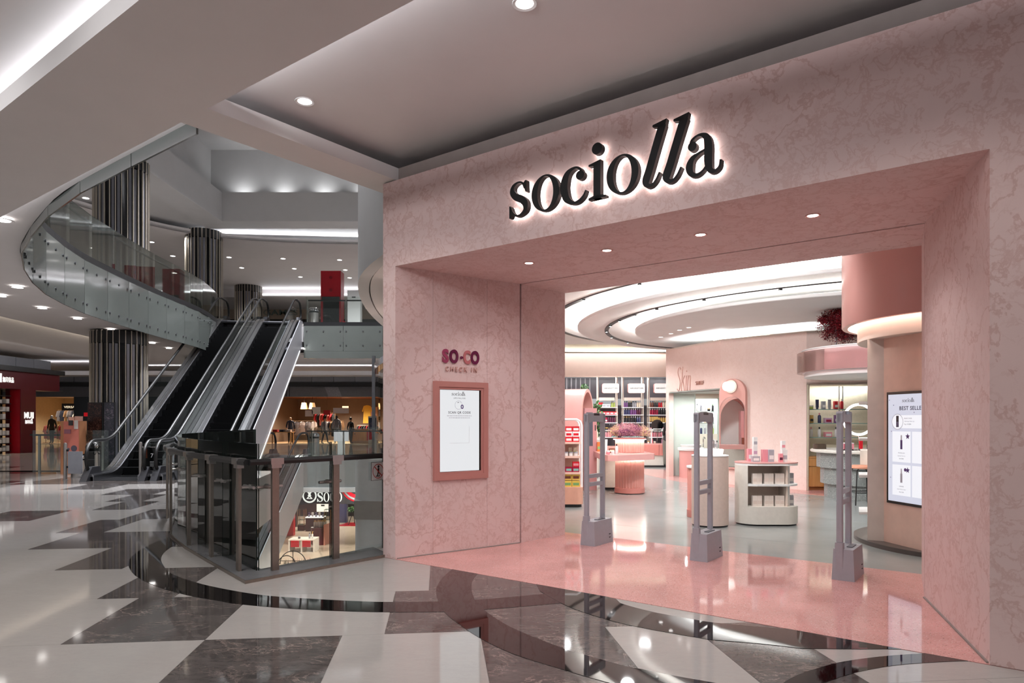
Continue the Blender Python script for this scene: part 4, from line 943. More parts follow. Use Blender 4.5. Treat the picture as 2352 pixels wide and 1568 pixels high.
# ================================================================ ESCALATORS
SL = math.tan(math.radians(30))
S_BOT, S_TOP = -9.53, 0.0          # foot and head of the slope along s
def escalator(name, label, base, zb, hand_l=True, label_grp=None, num='LG'):
    """base: function (s, t, z) -> world; the slope climbs from s=-9.53 (z=zb) to s=0 (z=zb+5.5)"""
    t = thing(name, label, 'escalator', base(S_BOT, .5, zb), 0, label_grp)
    RISE = 5.5
    def prof(off, s0=S_BOT - 1.5, s1=S_TOP + 1.5, n=6):
        """line of the treads raised by off, with eased bends"""
        pts = [(s0, zb + off)]
        for c, z0, a0, a1 in ((S_BOT, zb, 0, 30), (S_TOP, zb + RISE, 30, 0)):
            R = 1.6; L = R * math.tan(math.radians(15))
            for i in range(n + 1):
                f = i / n
                if a0 == 0:
                    a = math.radians(30 * f); pts.append((c - L + R * math.sin(a), z0 + off + R * (1 - math.cos(a))))
                else:
                    a = math.radians(30 * (1 - f)); pts.append((c + L - R * math.sin(a), z0 + off - R * (1 - math.cos(a))))
        pts.append((s1, zb + RISE + off)); return pts
    def ribbon(t0, t1, lo, hi, s0=S_BOT - 1.3, s1=S_TOP + 1.3):
        m = MB(); a = prof(lo, s0, s1); b = prof(hi, s0, s1); n = len(a)
        vs = [base(s, t0, z) for s, z in a] + [base(s, t1, z) for s, z in a] + [base(s, t1, z) for s, z in b] + [base(s, t0, z) for s, z in b]
        fs = []
        for i in range(n - 1):
            for k in range(4): fs.append((k * n + i, ((k + 1) % 4) * n + i, ((k + 1) % 4) * n + i + 1, k * n + i + 1))
        fs += [(0, n, 2 * n, 3 * n), (4 * n - 1, 3 * n - 1, 2 * n - 1, n - 1)]
        return m.add(vs, fs)
    # steps: each tread and riser a block
    st = MB(); dz = .2; nst = int(RISE / dz)
    for i in range(nst):
        z = zb + dz * i; s = S_BOT + i * dz / SL
        st.obox(base(s, .01, z - .25), base(s + dz / SL + .02, .01, z) - base(s, .01, z), base(s, 1.01, z) - base(s, .01, z), (0, 0, .25 + dz * .0 + .02))
    st.build('steps', M('step_black', (5, 5, 6), .7, 0, .05, 6, .08), t, kind='stuff', fix=True)
    MB().obox(base(S_BOT - 1.3, .0, zb - .05), base(S_BOT + .1, 0, zb) - base(S_BOT - 1.3, 0, zb), base(0, 1.02, 0) - base(0, 0, 0), (0, 0, .056)).build('comb_plate', M('comb_dark', (40, 40, 42), .35, .6), t, fix=True)
    MB().obox(base(S_TOP + .0, .0, zb + RISE - .05), base(S_TOP + 1.3, 0, 0) - base(S_TOP, 0, 0), base(0, 1.02, 0) - base(0, 0, 0), (0, 0, .056)).build('comb_plate', M('comb_dark', (40, 40, 42), .35, .6), t, fix=True)
    for a, b, nm in ((-.02, .0, 'skirt'), (1.02, 1.04, 'skirt')): ribbon(a, b, -.12, .14).build(nm, esc_steel, t, fix=True)
    ribbon(-.30, -.02, .10, .16).build('deck', esc_steel, t, fix=True); ribbon(1.04, 1.30, .10, .16).build('deck', esc_steel, t, fix=True)
    ribbon(-.17, -.15, .155, .18).build('glass_channel', black_trim, t, fix=True); ribbon(1.17, 1.19, .155, .18).build('glass_channel', black_trim, t, fix=True)
    for tt in (-.16, 1.18):
        a = prof(.17, S_BOT - .9, S_TOP + .9); b = prof(.94, S_BOT - .9, S_TOP + .9); n = len(a)
        lo = [base(s, tt, z) for s, z in a]; hi = [base(s, tt, z) for s, z in b]; m = MB()
        m.add(lo + hi, [(i, i + 1, n + i + 1, n + i) for i in range(n - 1)])
        for e, sg in ((0, -1), (n - 1, 1)):       # rounded newel ends
            s_, z_ = a[e]; pts = [base(s_ + sg * .385 * math.cos(math.radians(-90 + 180 * k / 10)), tt, z_ + .385 + .385 * math.sin(math.radians(-90 + 180 * k / 10))) for k in range(11)]
            m.add(pts, [tuple(range(11))])
        m.build('glass_balustrade', clear_glass, t)
        path = []; s_, z_ = a[0]; R = .44
        for k in range(11): al = math.radians(-100 + 190 * k / 10); path.append(base(s_ - R * math.cos(al), tt, z_ + .385 + R * math.sin(al)))
        path += [base(s, tt, z + .055) for s, z in b[1:-1]]
        s_, z_ = a[-1]
        for k in range(11): al = math.radians(90 - 190 * k / 10); path.append(base(s_ + R * math.cos(al), tt, z_ + .385 + R * math.sin(al)))
        MB().tube(path, .042, 8).build('handrail', rubber, t, smooth=True)
        for e, sg in ((0, -1), (len(a) - 1, 1)):
            s_, z_ = a[e]; w = ER * .16
            m = MB(); p = [base(s_ + sg * x, tt, z_ - .17 + z) for x, z in ((-.3, 0), (.62, 0), (.30, .34), (-.1, .34))]
            m.add([q - w / 2 for q in p] + [q + w / 2 for q in p], [(0, 1, 2, 3), (7, 6, 5, 4)] + [(i, (i + 1) % 4, 4 + (i + 1) % 4, 4 + i) for i in range(4)])
            m.build('newel_foot', M('newel_grey', (70, 70, 74), .3, .6), t, fix=True)
    return t, prof, ribbon
def up1(s, t, z): return ES(s, t, z)
def up2(s, t, z): return ES(s, t + 1.62, z)
e1, pr1, rb1 = escalator('escalator', 'left of two parallel escalators climbing to the upper floor, beside the fluted column', up1, 0.0, label_grp='escalators up to the upper floor')
e2, pr2, rb2 = escalator('escalator', 'right of two parallel escalators climbing to the upper floor, with grey side cladding', up2, 0.0, label_grp='escalators up to the upper floor')
clad_grey = M('truss_grey', (150, 150, 156), .35, 0, .02)
m = MB()
def truss(base, t0, t1, zb, depth, s0, s1, par, mat_):
    pts = [(S_BOT - .2, zb), (S_BOT - .2, zb + .1), (S_BOT, zb + .1), (S_TOP, zb + 5.6), (S_TOP + .55, zb + 5.62), (S_TOP + .55, zb + 5.5 - depth + .12), (S_TOP - .1, zb + 5.5 - depth), (S_BOT + depth / SL, zb)]
    n = len(pts); tri = [(0, 1, 2), (0, 2, 7), (2, 3, 6), (2, 6, 7), (3, 4, 5), (3, 5, 6)]
    for u0, u1 in ((t0, t0 + .03), (t1 - .03, t1)):
        vs = [base(s, u0, z) for s, z in pts] + [base(s, u1, z) for s, z in pts]
        MB().add(vs, [(i, (i + 1) % n, n + (i + 1) % n, n + i) for i in range(n)] + tri + [tuple(i + n for i in t) for t in tri]).build('side_cladding', mat_, par, fix=True)
    mm = MB()
    for k in (4, 5, 6): 
        (sa, za), (sb, zb_) = pts[k], pts[k + 1]
        mm.add([base(sa, t0 + .03, za), base(sa, t1 - .03, za), base(sb, t1 - .03, zb_), base(sb, t0 + .03, zb_)], [(0, 1, 2, 3)])
    mm.build('soffit', mat_, par)
truss(up1, -.32, 1.30, 0.0, 1.15, 0, 0, e1, clad_grey); truss(up2, -.30, 1.40, 0.0, 1.15, 0, 0, e2, clad_grey)
MB().obox(up2(S_BOT + 2.4, 1.402, .12), up2(S_TOP - .2, 1.402, 4.27) - up2(S_BOT + 2.4, 1.402, .12), ER * .03, (0, 0, .07)).build('lower_trim', shop_white, e2, fix=True)
fl_ = thing('spot_fitting', 'small bright wall light at the head of the grey escalator cladding', 'lamp', up2(S_TOP + .2, 1.42, 4.45))
MB().obox(up2(S_TOP + .05, 1.41, 4.42), ER * .10, ED * .25, (0, 0, .08)).build('housing', shop_white, fl_, fix=True)
MB().obox(up2(S_TOP + .08, 1.512, 4.43), ER * .006, ED * .18, (0, 0, .05)).build('lens', led, fl_, fix=True)
spot('fitting_lamp', up2(S_TOP + .25, 1.6, 4.47), 18, 120, NEUT, to=(.8, .25, .35))
# descending flight under them: climbs from the lower ground floor
ED2 = Vector((-.03, 1, 0)).normalized(); ER2 = Vector((1, .03, 0)).normalized()
D0 = Vector((-9.50, 26.7, 0))
def dn1(s, t, z): return D0 + ED2 * s + ER2 * t + Vector((0, 0, z))
_ER = ER; ER = ER2
e3, pr3, rb3 = escalator('escalator', 'escalator running down to the lower ground floor below the railing', dn1, -5.5, label_grp='escalator to the lower ground floor')
truss(dn1, -.30, 1.36, -5.5, 1.35, 0, 0, e3, M('truss_pale', (176, 177, 180), .4, 0, .02))
ER = _ER
MB().obox(dn1(S_TOP + .3, 1.36, -1.10), ED2 * .9, ER2 * .05, (0, 0, .09)).build('led_batten', led_soft, e3, fix=True)
# ================================================================ RAILING ROUND THE VOID
rail = thing('glass_railing', 'glass railing with bronze steel posts and black handrail round the void', 'railing', (-2.52, 6.52, 0))
inn = [Vector((*p, 0)) for p in RAIL]
outl = [(-1.28, 7.62), (-2.45, 6.27), (-3.06, 7.03), (-3.80, 7.96), (-4.06, 8.33), (-4.42, 8.85), (-4.66, 9.35), (-5.08, 10.3), (-5.6, 11.6), (-5.98, 13.5), (-6.58, 17.6)]
cb = MB(); cb.prism([(x, y) for x, y in outl] + VOID_DN[1:10][::-1] + [(-1.62, 7.98), (-1.40, 7.62)], 0, .022).build('kerb_plate', M('kerb_stone', (112, 112, 114), .22, 0, .05), rail)
MB().sweep([Vector((x, y, 0)) for x, y in outl], [(0, 0), (.012, 0), (.012, .03), (0, .03)]).build('kerb_edge', bronze, rail)
gin = [Vector((*p, 0)) for p in ((-1.50, 7.93), (-2.505, 6.72), (-3.15, 7.46), (-3.74, 8.16), (-4.20, 8.82), (-4.62, 9.46), (-5.1, 10.34), (-5.62, 11.62), (-6.0, 13.5), (-6.6, 17.6))]
MB().sweep(inn[:2], [(-.04, 1.07), (.04, 1.07), (.045, 1.10), (.03, 1.125), (-.03, 1.125), (-.045, 1.10)]).build('handrail', rubber, rail)
MB().sweep(crom(inn[1:], 3), [(-.04, 1.07), (.04, 1.07), (.045, 1.10), (.03, 1.125), (-.03, 1.125), (-.045, 1.10)]).build('handrail', rubber, rail)
# glass panes: right run two panes, left run one pane per bay
def pane(a, b, z0=.02, z1=1.27, g=.006):
    d = (b - a).normalized(); n = Vector((-d.y, d.x, 0))
    a2, b2 = a + d * g, b - d * g
    o = MB().obox(a2 + Vector((0, 0, z0)), b2 - a2, n * .012, (0, 0, z1 - z0)).build('glass_pane', rail_glass, rail, fix=True)
    MB().obox(b2 - d * .004 + Vector((0, 0, z0)), d * .004, n * .013, (0, 0, z1 - z0)).obox(a2 + Vector((0, 0, z0)), d * .004, n * .013, (0, 0, z1 - z0)).build('pane_edge', M('glass_edge', (34, 44, 40), .1), o, fix=True)
mid = gin[0].lerp(gin[1], .46)
pane(gin[0], mid); pane(mid, gin[1])
for i in range(1, len(gin) - 1): pane(gin[i], gin[i + 1])
def post(p, ang, side):
    pr_ = thing('tmp', 'x', 'x', p, ang)
    o = MB().box(0, 0, .02, .075, .03, 1.03).build('post', bronze, None, False, False); o.parent = rail; o.matrix_basis = wm(rail).inverted() @ wm(pr_)
    sd_ = Matrix.Identity(4)
    MB().box(0, 0, 1.03, .11, .065, .045).build('post_bracket', steel, o, False, False)
    MB().box(0, 0, 1.068, .14, .096, .060).build('rail_sleeve', steel, o, False, False)
    c = MB(); c.cyl((-.02, -.02, .84), (-.02, side * .13, .84), .014, 8); c.cyl((-.14, side * .10, .84), (.14, side * .10, .84), .016, 10); c.cyl((.0, side * .10, .84), (.0, side * .16, .84), .026, 12)
    c.build('glass_clamp', steel, o, False, False)
    bpy.data.objects.remove(pr_)
for (x, y, i, sd_) in ((-2.34, 6.74, 0, -1), (-1.885, 7.30, 0, -1), (-2.69, 6.72, 1, -1), (-3.26, 7.40, 1, -1), (-3.83, 8.09, 2, -1), (-4.60, 9.20, 4, -1), (-5.2, 10.3, 6, -1), (-5.78, 11.9, 7, -1), (-6.1, 13.5, 8, -1), (-6.4, 15.5, 8, -1)):
    a, b = inn[i], inn[i + 1]; d = (b - a).normalized(); post((x, y, 0), math.atan2(d.y, d.x), sd_)
# no-standing sign on the glass next to the portal
ns = thing('warning_sign', 'square no-sitting-on-railing pictogram sign on the glass beside the pink portal', 'sign', (-1.52, 7.88, .85))
dA = (gin[1] - gin[0]).normalized(); nA = Vector((dA.y, -dA.x, 0))
if nA.y > 0: nA = -nA
pc = onplane(868, 1081.5, gin[0] + nA * .022, nA)
rA = -dA
def sg(x, z, d=.0): return pc + rA * x + nA * d + Vector((0, 0, z))
MB().obox(sg(-.10, -.105), rA * .20, nA * .003, (0, 0, .21)).build('plate', black_trim, ns, fix=True)
MB().quad(sg(-.096, -.101, .0036), sg(.096, -.101, .0036), sg(.096, .101, .0036), sg(-.096, .101, .0036)).build('face', M('sign_pale', (206, 202, 202), .4), ns)
m = MB(); n = 40
for k in range(n):
    t0, t1 = 2 * math.pi * k / n, 2 * math.pi * (k + 1) / n
    m.quad(*[sg(r * math.cos(t), r * 1.05 * math.sin(t), .0046) for r, t in ((.072, t0), (.080, t0), (.080, t1), (.072, t1))])
m.quad(sg(-.058, .050, .0046), sg(-.050, .058, .0046), sg(.058, -.050, .0046), sg(.050, -.058, .0046)); m.build('ban_ring', M('ban_red', (170, 40, 34), .4), ns)
m = MB(); m.add([sg(.005 + .014 * math.cos(2 * math.pi * k / 16), .052 + .016 * math.sin(2 * math.pi * k / 16), .0042) for k in range(16)], [tuple(range(16))])
for q in (((-.008, .034), (.018, .034), (.014, -.012), (-.006, -.012)), ((-.006, -.012), (.012, -.012), (-.004, -.052), (-.018, -.052)), ((-.034, -.052), (.024, -.052), (.024, -.062), (-.034, -.062)), ((.014, -.02), (.022, -.02), (.022, -.052), (.014, -.052))):
    m.quad(*[sg(x, z, .0042) for x, z in q])
m.build('figure', letter_black, ns)
# ---- upper balustrade following the slab edge
ub = thing('glass_railing', 'curved frameless glass balustrade on the upper floor edge above the cladding', 'railing', (CURVE_UP[20][0], CURVE_UP[20][1], 5.5))
ins = [Vector((x - .06, y + .02, 0)) for x, y in CURVE_UP[6:]]
sg_ = resample([(p.x, p.y) for p in ins], 1.34)
for a, b in zip(sg_, sg_[1:]):
    d = (b - a).normalized(); n = Vector((-d.y, d.x, 0))
    MB().obox(a + d * .008 + Vector((0, 0, 5.5)), (b - a) - d * .016, n * .012, (0, 0, 1.15)).build('glass_pane', clear_glass, ub, fix=True)
for p in sg_[1:]:
    MB().box(p.x - .12, p.y, 5.5, .04, .05, 1.0).build('post', steel, ub)
MB().tube([p + Vector((-.12, 0, 6.53)) for p in sg_], .028, 6).build('handrail', charcoal, ub, smooth=True)
br = thing('glass_railing', 'straight glass balustrade on the bridge in front of the red cabinet', 'railing', (-6.2, 28.3, 5.5))
for i in range(3): MB().obox((-8.55 + i * 1.6, 28.33, 5.5), (1.57, 0, 0), (0, .012, 0), (0, 0, 1.12)).build('glass_pane', clear_glass, br)
for i in range(4): MB().box(-8.5 + i * 1.6, 28.4, 5.5, .05, .04, 1.0).build('post', steel, br)
MB().box(-6.1, 28.42, 6.46, 4.8, .07, .05).build('handrail', black_trim, br)
fr_ = thing('glass_railing', 'far glass railing with black handrail across the void before the clothes shop', 'railing', (-6, 26.85, 0))
for i in range(4): MB().obox((-8.0 + i * 1.1, 26.85, .02), (1.08, 0, 0), (0, .012, 0), (0, 0, 1.2)).build('glass_pane', rail_glass, fr_)
for i in range(4): MB().box(-7.9 + i * 1.25, 26.95, 0, .05, .05, 1.05).build('post', steel, fr_)
MB().box(-5.9, 26.95, 1.05, 4.4, .07, .05).build('handrail', black_trim, fr_)
# ================================================================ FIGURES
skin_m = M('skin', (196, 150, 122), .55); hair_m = M('hair_black', (22, 18, 18), .5, 0, .1)
def skin_mesh(verts, edges, root=0, sub=1):
    me = bpy.data.meshes.new('fig'); me.from_pydata([v[:3] for v in verts], edges, []); o = bpy.data.objects.new('fig', me); C.objects.link(o)
    sk = o.modifiers.new('s', 'SKIN'); sk.use_smooth_shade = True
    for i, v in enumerate(verts):
        d = me.skin_vertices[0].data[i]; r = v[3]; d.radius = (r, v[4] if len(v) > 4 else r); d.use_root = (i == root)
    sb = o.modifiers.new('d', 'SUBSURF'); sb.levels = sub
    bpy.context.view_layer.update()
    m2 = bpy.data.meshes.new_from_object(o.evaluated_get(bpy.context.evaluated_depsgraph_get()))
    bpy.data.objects.remove(o); bpy.data.meshes.remove(me); return m2
def figure(label, cat, loc, rz, H, top, legs, shoes, lean=(0, 0), arms=((.26, -.05, .46), (-.26, -.05, .46)), face=True, headc=None, hairc=None, stride=.06, headoff=(0, 0), group=None, name='person', sleeve=.62):
    """faces -y; lean shifts shoulders; arms give hand places (x, y, z as a share of height)"""
    t = thing(name, label, cat, loc, rz, group); h = H; lx, ly = lean
    hx, hy = lx + headoff[0], ly + headoff[1]; vs = []; ed = []
    def V(x, y, z, r, r2=None): vs.append((x, y, z * h, r * h / 1.7, (r2 or r) * h / 1.7)); return len(vs) - 1
    pel = V(0, 0, .53, .135, .105); wa = V(lx * .35, ly * .35, .62, .125, .095); ch = V(lx * .75, ly * .75, .74, .15, .105); sh = V(lx, ly, .815, .10, .08); nk = V(lx * .5 + hx * .5, hy * .5 + ly * .5 - .01, .86, .052); hd = V(hx, hy - .015, .915, .080, .095); ht = V(hx, hy - .01, .965, .070, .085)
    ed += [(pel, wa), (wa, ch), (ch, sh), (sh, nk), (nk, hd), (hd, ht)]
    for sx, sy in ((1, -1), (-1, 1)):
        hp = V(sx * .085, 0, .49, .09); kn = V(sx * .095, sy * stride * .5 - .015, .275, .062); an = V(sx * .10, sy * stride, .06, .04); fo = V(sx * .105, sy * stride - .05, .028, .04, .03); to = V(sx * .115, sy * stride - .16, .02, .035, .02)
        ed += [(pel, hp), (hp, kn), (kn, an), (an, fo), (fo, to)]
    for (ax, ay, az), sx in zip(arms, (1, -1)):
        s1 = V(lx + sx * .17, ly, .80, .062); ex, ey, ez = (lx + sx * .20 + ax) / 2 + sx * .035, (ly + ay) / 2 + .05, (.80 + az) / 2 - .03
        el = V(ex, ey, ez, .045); ha = V(ax, ay, az, .032); pm = V(ax + sx * .0, ay - .03, az - .035, .036, .02)
        ed += [(sh, s1), (s1, el), (el, ha), (ha, pm)]
        for k in range(4):
            dx = (k - 1.5) * .018; f1 = V(ax + dx, ay - .045, az - .07, .0095); f2 = V(ax + dx, ay - .06 - .006 * (k % 2), az - .10 - .004 * (k in (1, 2)), .0085); ed += [(pm, f1), (f1, f2)]
        t1 = V(ax - sx * .035, ay - .055, az - .045, .011); t2 = V(ax - sx * .042, ay - .07, az - .068, .009); ed += [(pm, t1), (t1, t2)]
    me = skin_mesh(vs, ed, pel); me.materials.clear()
    for mt in (headc or skin_m, top, legs, shoes): me.materials.append(mt)
    for p in me.polygons:
        c = p.center; z = c.z / h
        if z < .05: p.material_index = 3
        elif z < .50 and abs(c.x) < .22 * h / 1.7 and not (abs(c.x) > .19 and z > .40): p.material_index = 2
        elif z > .845: p.material_index = 0
        else:
            hd_ = min((Vector((ax, ay, az * h)) - c).length for ax, ay, az in arms)
            p.material_index = 0 if hd_ < .11 else 1
    me.name = 'body'; o = bpy.data.objects.new('body', me); C.objects.link(o); o.parent = t
    zc = .945 * h; rr = .085 * h / 1.7
    if face:
        hm = MB(); hm.ball((hx, hy + .012, zc + .022), rr * 1.13, 16, 10, 1.12); hm.v = [p if not (p.y < hy - .035 and p.z < zc + .05) else Vector((p.x * .96 + hx * .04, hy - .03, p.z)) for p in hm.v]
        hm.build('hair', hairc or hair_m, t, True, False)
        fm = MB(); fm.ball((hx, hy - .112 * h / 1.7, zc - .012), .012, 8, 6); fm.ball((hx - .085, hy - .01, zc - .01), .018, 8, 6); fm.ball((hx + .085, hy - .01, zc - .01), .018, 8, 6)
        fm.build('nose_and_ears', skin_m, t, True, False)
        em_ = MB(); em_.ball((hx - .03, hy - .098, zc + .012), .008, 8, 6); em_.ball((hx + .03, hy - .098, zc + .012), .008, 8, 6); em_.box(hx, hy - .095, zc - .052, .04, .012, .008); em_.build('eyes_and_mouth', M('eye_dark', (60, 30, 30), .4), t, False, False)
    return t
# ================================================================ COLUMNS
fin_m = M('fin_bronze', (206, 196, 182), .4, .2, .05); core_m = M('core_dark', (26, 26, 28), .18, .3, .1); core_b = M('core_grey', (122, 122, 130), .3, .4, .05)
def column(x, y, z0, z1, r, label, n=30):
    t = thing('fluted_column', label, 'column', (x, y, z0), 0, 'round fluted columns of the mall')
    MB().lathe([(r - .05, 0), (r - .05, z1 - z0)], n=40, cap=False).build('core', core_m, t, True, False)
    MB().lathe([(r - .015, z1 - z0 - .38), (r - .015, z1 - z0 - .02), (r - .10, z1 - z0 - .02)], n=40, cap=False).build('top_band', black_trim, t, True, False)
    fm = bpy.data.meshes.new('fin'); b = MB(); b.box(r - .02, 0, 0, .045, .020, z1 - z0); fm.from_pydata([tuple(v) for v in b.v], [], b.f); fm.materials.append(fin_m)
    pm_ = bpy.data.meshes.new('flute_panel'); b = MB(); b.box(r - .055, 0, 0, .03, .075, z1 - z0 - .4); pm_.from_pydata([tuple(v) for v in b.v], [], b.f); pm_.materials.append(core_b)
    for k in range(n):
        for me, nm, off in ((fm, 'fin', 0), (pm_, 'flute_panel', .5)):
            if nm == 'flute_panel' and k % 3 == 1: continue
            o = bpy.data.objects.new(nm, me); C.objects.link(o); o.parent = t; o.rotation_euler = (0, 0, 2 * math.pi * (k + off) / n)
    return t
column(-12.08, 21.0, 0, 4.19, .79, 'round fluted dark column beside the escalators on the mall floor')
column(-12.3, 21.5, 5.5, 9.66, .79, 'large fluted column on the upper floor behind the curved balustrade')
column(-13.35, 29.6, 0, 4.19, .76, 'fluted column standing behind the escalators on the mall floor')
column(-13.35, 29.6, 5.5, 9.66, .76, 'fluted column on the upper floor left of the escalator heads')
column(-15.6, 40.4, 5.5, 9.42, .77, 'farthest fluted column on the upper floor behind the escalator heads')
# posters leaning on the mall column
def patt(name, a, b, c, sc=9):
    m, N, L, B = newmat(name); v = coords(N, L); n = noise(N, L, v, sc, 5, .7, 1.5)
    L.new(ramp(N, L, n, [(.40, lin(a)), (.55, lin(b)), (.66, lin(c))]), B.inputs['Base Color']); B.inputs['Roughness'].default_value = .25; return m
t = thing('poster_stand', 'tall dark red patterned poster stand at the foot of the fluted column', 'poster', (-12.05, 19.75, 0))
MB().box(-12.05, 19.75, 0, .42, .06, 2.02).build('panel', black_trim, t); MB().box(-12.05, 19.715, .5, .40, .01, 1.5).build('print', patt('poster_red', (22, 12, 12), (46, 24, 22), (84, 58, 48), 14), t)
t = thing('poster_stand', 'narrow charcoal poster stand with scattered pale petals beside the column', 'poster', (-11.55, 19.6, 0))
MB().box(-11.55, 19.6, 0, .30, .06, 2.02).build('panel', black_trim, t); MB().box(-11.55, 19.565, .3, .28, .01, 1.7).build('print', patt('poster_petal', (44, 44, 50), (52, 52, 60), (110, 98, 108), 10), t)
# ================================================================ THINGS BY THE FOOT OF THE ESCALATORS
def gpt(u, v): g = G(u, v); return g.x, g.y
x, y = gpt(150, 1102); t = thing('steel_bollard', 'slim steel bollard holding a white board left of the escalators', 'bollard', (x, y, 0))
MB().lathe([(.06, 0), (.06, .01), (.042, .015), (.042, .90), (.03, .93), (.005, .94)], n=16).build('post', steel, t, True, False)
b = MB(); 
for z in (.30, .72): b.box(.05, 0, z, .05, .04, .05)
b.build('bracket', black_trim, t, False, False)
MB().box(.25, 0, .16, .36, .02, .56).build('board', M('board_pale', (150, 152, 160), .35), t, False, False)
x, y = gpt(323, 1102); t = thing('steel_bollard', 'slim steel bollard holding the black escalator notice', 'bollard', (x, y, 0))
MB().lathe([(.06, 0), (.06, .01), (.042, .015), (.042, .92), (.03, .95), (.005, .96)], n=16).build('post', steel, t, True, False)
nb = thing('notice_board', 'black escalator notice in a bent chrome frame with an orange panel', 'sign', (x + .22, y, .25))
MB().box(.0, 0, 0, .34, .02, .56).build('panel', black_gloss, nb, False, False)
MB().box(-.10, -.012, .30, .09, .004, .22).build('orange_panel', M('notice_orange', (196, 88, 44), .4), nb, False, False)
text('7', .15, M('notice_white', (220, 220, 224), .4), nb, (x + .29, y - .013, .25 + .36), (1, 0, 0), UP, 'numeral', .001)
for k in range(4): MB().box(.07, -.012, .10 + k * .035, .10, .003, .008).build('text_line', M('notice_white', (220, 220, 224), .4), nb, False, False)
MB().tube([(-.19, 0, -.02), (.12, 0, -.02), (.185, 0, .03), (.185, 0, .52), (.15, 0, .575), (-.19, 0, .575)], .012, 8).build('frame', chrome, nb, True, False)
x, y = gpt(159, 1089); kx, ky = x, y + .2
t = thing('promo_stand', 'pink and brown cardboard promotion stand with round stickers', 'stand', (kx, ky, 0))
MB().box(0, 0, 0, .52, .34, 1.48).build('carton', M('carton_brown', (176, 120, 84), .6), t, False, False)
MB().box(.04, -.175, .55, .42, .01, .92).build('front_print', M('carton_pink', (204, 118, 104), .5), t, False, False)
for px, pz, r, mt in ((.12, .72, .085, M('sticker_grey', (84, 78, 92), .5)), (-.03, .70, .035, M('sticker_grey', (84, 78, 92), .5))):
    MB().cyl((px, -.178, pz), (px, -.186, pz), r, 20).build('sticker', mt, t, False, False)
MB().box(-.06, -.184, 1.13, .18, .006, .12).build('label', M('label_mauve', (150, 96, 112), .5), t, False, False)
MB().box(.03, -.184, 1.36, .12, .006, .14).build('label', charcoal, t, False, False)
MB().box(.18, -.184, 1.26, .11, .006, .24).build('label', M('label_white', (214, 208, 204), .5), t, False, False)
for i, (dx, w, h) in enumerate(((-.02, .15, .10), (.14, .14, .12))):
    tt = thing('carton_box', ('smaller', 'larger')[i] + ' pale pink box on top of the promotion stand', 'box', (kx + dx, ky, 1.482)); MB().box(0, 0, 0, w, .14, h).build('body', M('box_blush', (226, 178, 162), .5), tt, False, False); MB().box(0, 0, h, w + .004, .144, .012).build('lid', M('box_blush', (226, 178, 162), .5), tt, False, False)
def bin_(loc, h, r, label, grp='steel litter bins'):
    t = thing('litter_bin', label, 'bin', loc, 0, grp)
    MB().lathe([(r, 0), (r, .05), (r * .97, .06), (r * .97, h * .72)], n=24).build('body', steel, t, True, False)
    MB().lathe([(r * .90, h * .72), (r * .90, h * .80)], n=24).build('mouth', black_trim, t, True, False)
    MB().lathe([(r * 1.02, h * .80), (r * 1.02, h * .84), (r * .9, h * .93), (r * .55, h * .985), (.01, h)], n=24).build('dome', chrome, t, True, False)
    return t
x, y = gpt(168, 1097); bin_((x, y + .25, 0), .62, .19, 'short steel litter bin behind the white board left of the escalators')
x, y = gpt(200, 1096); bb = bin_((x, y + .25, 0), .95, .17, 'taller chrome litter bin beside the left escalator foot')
x, y = gpt(722, 1043); bin_((x, y, 0), .98, .22, 'steel litter bin behind the far railing before the clothes shop')
bin_((-8.62, 29.7, 5.5), .92, .22, 'domed steel litter bin at the top of the escalators on the upper floor')
lr = thing('glass_railing', 'short glass railing left of the escalators in front of the fluted column', 'railing', (-12.4, 20, 0))
for i in range(3): MB().box(-13.2 + i * .72, 19.3, .02, .70, .012, 1.2).build('glass_pane', rail_glass, lr)
for i in range(3): MB().box(-13.4 + i * .9, 19.36, 0, .06, .04, 1.06).build('post', steel, lr)
MB().box(-12.7, 19.36, 1.06, 1.9, .07, .05).build('handrail', black_trim, lr)
text('UG', .30, charcoal, e1, ES(S_BOT - .75, -.172, .72), ED, UP, 'floor_mark', .001)
# ================================================================ SHOP FRONTS FAR DOWN THE MALL
ff = struct('wall_back')
YF = 43.0
MB().box(-18, YF, 3.62, 30, .4, .28).build('black_header', black_trim, ff)
MB().box(-18, YF + .1, 2.98, 30, .3, .64).build('grey_fascia', M('fascia_grey', (112, 112, 118), .4), ff)
for i in range(22): MB().box(-32.3 + i * 1.36, YF + .05, 3.92, 1.33, .25, .50).build('louvre_panel', M('louvre_grey', (122, 122, 128), .35), ff)
for i, (x, w) in enumerate(((-11.8, .85), (-8.4, 1.7))):
    MB().add([(x, YF - .06, 3.60), (x + w, YF - .06, 3.60), (x + w + .25, YF - .06, 3.0), (x + .25, YF - .06, 3.0)], [(3, 2, 1, 0)]).build('dotted_stripe', patt('dotted_%d' % i, (120, 120, 126), (160, 160, 168), (216, 216, 224), 60), ff)
for i in range(6): MB().box(-14.9 + i * .18, YF - .07, 3.0, .04, .03, .6).build('fascia_rib', charcoal, ff)
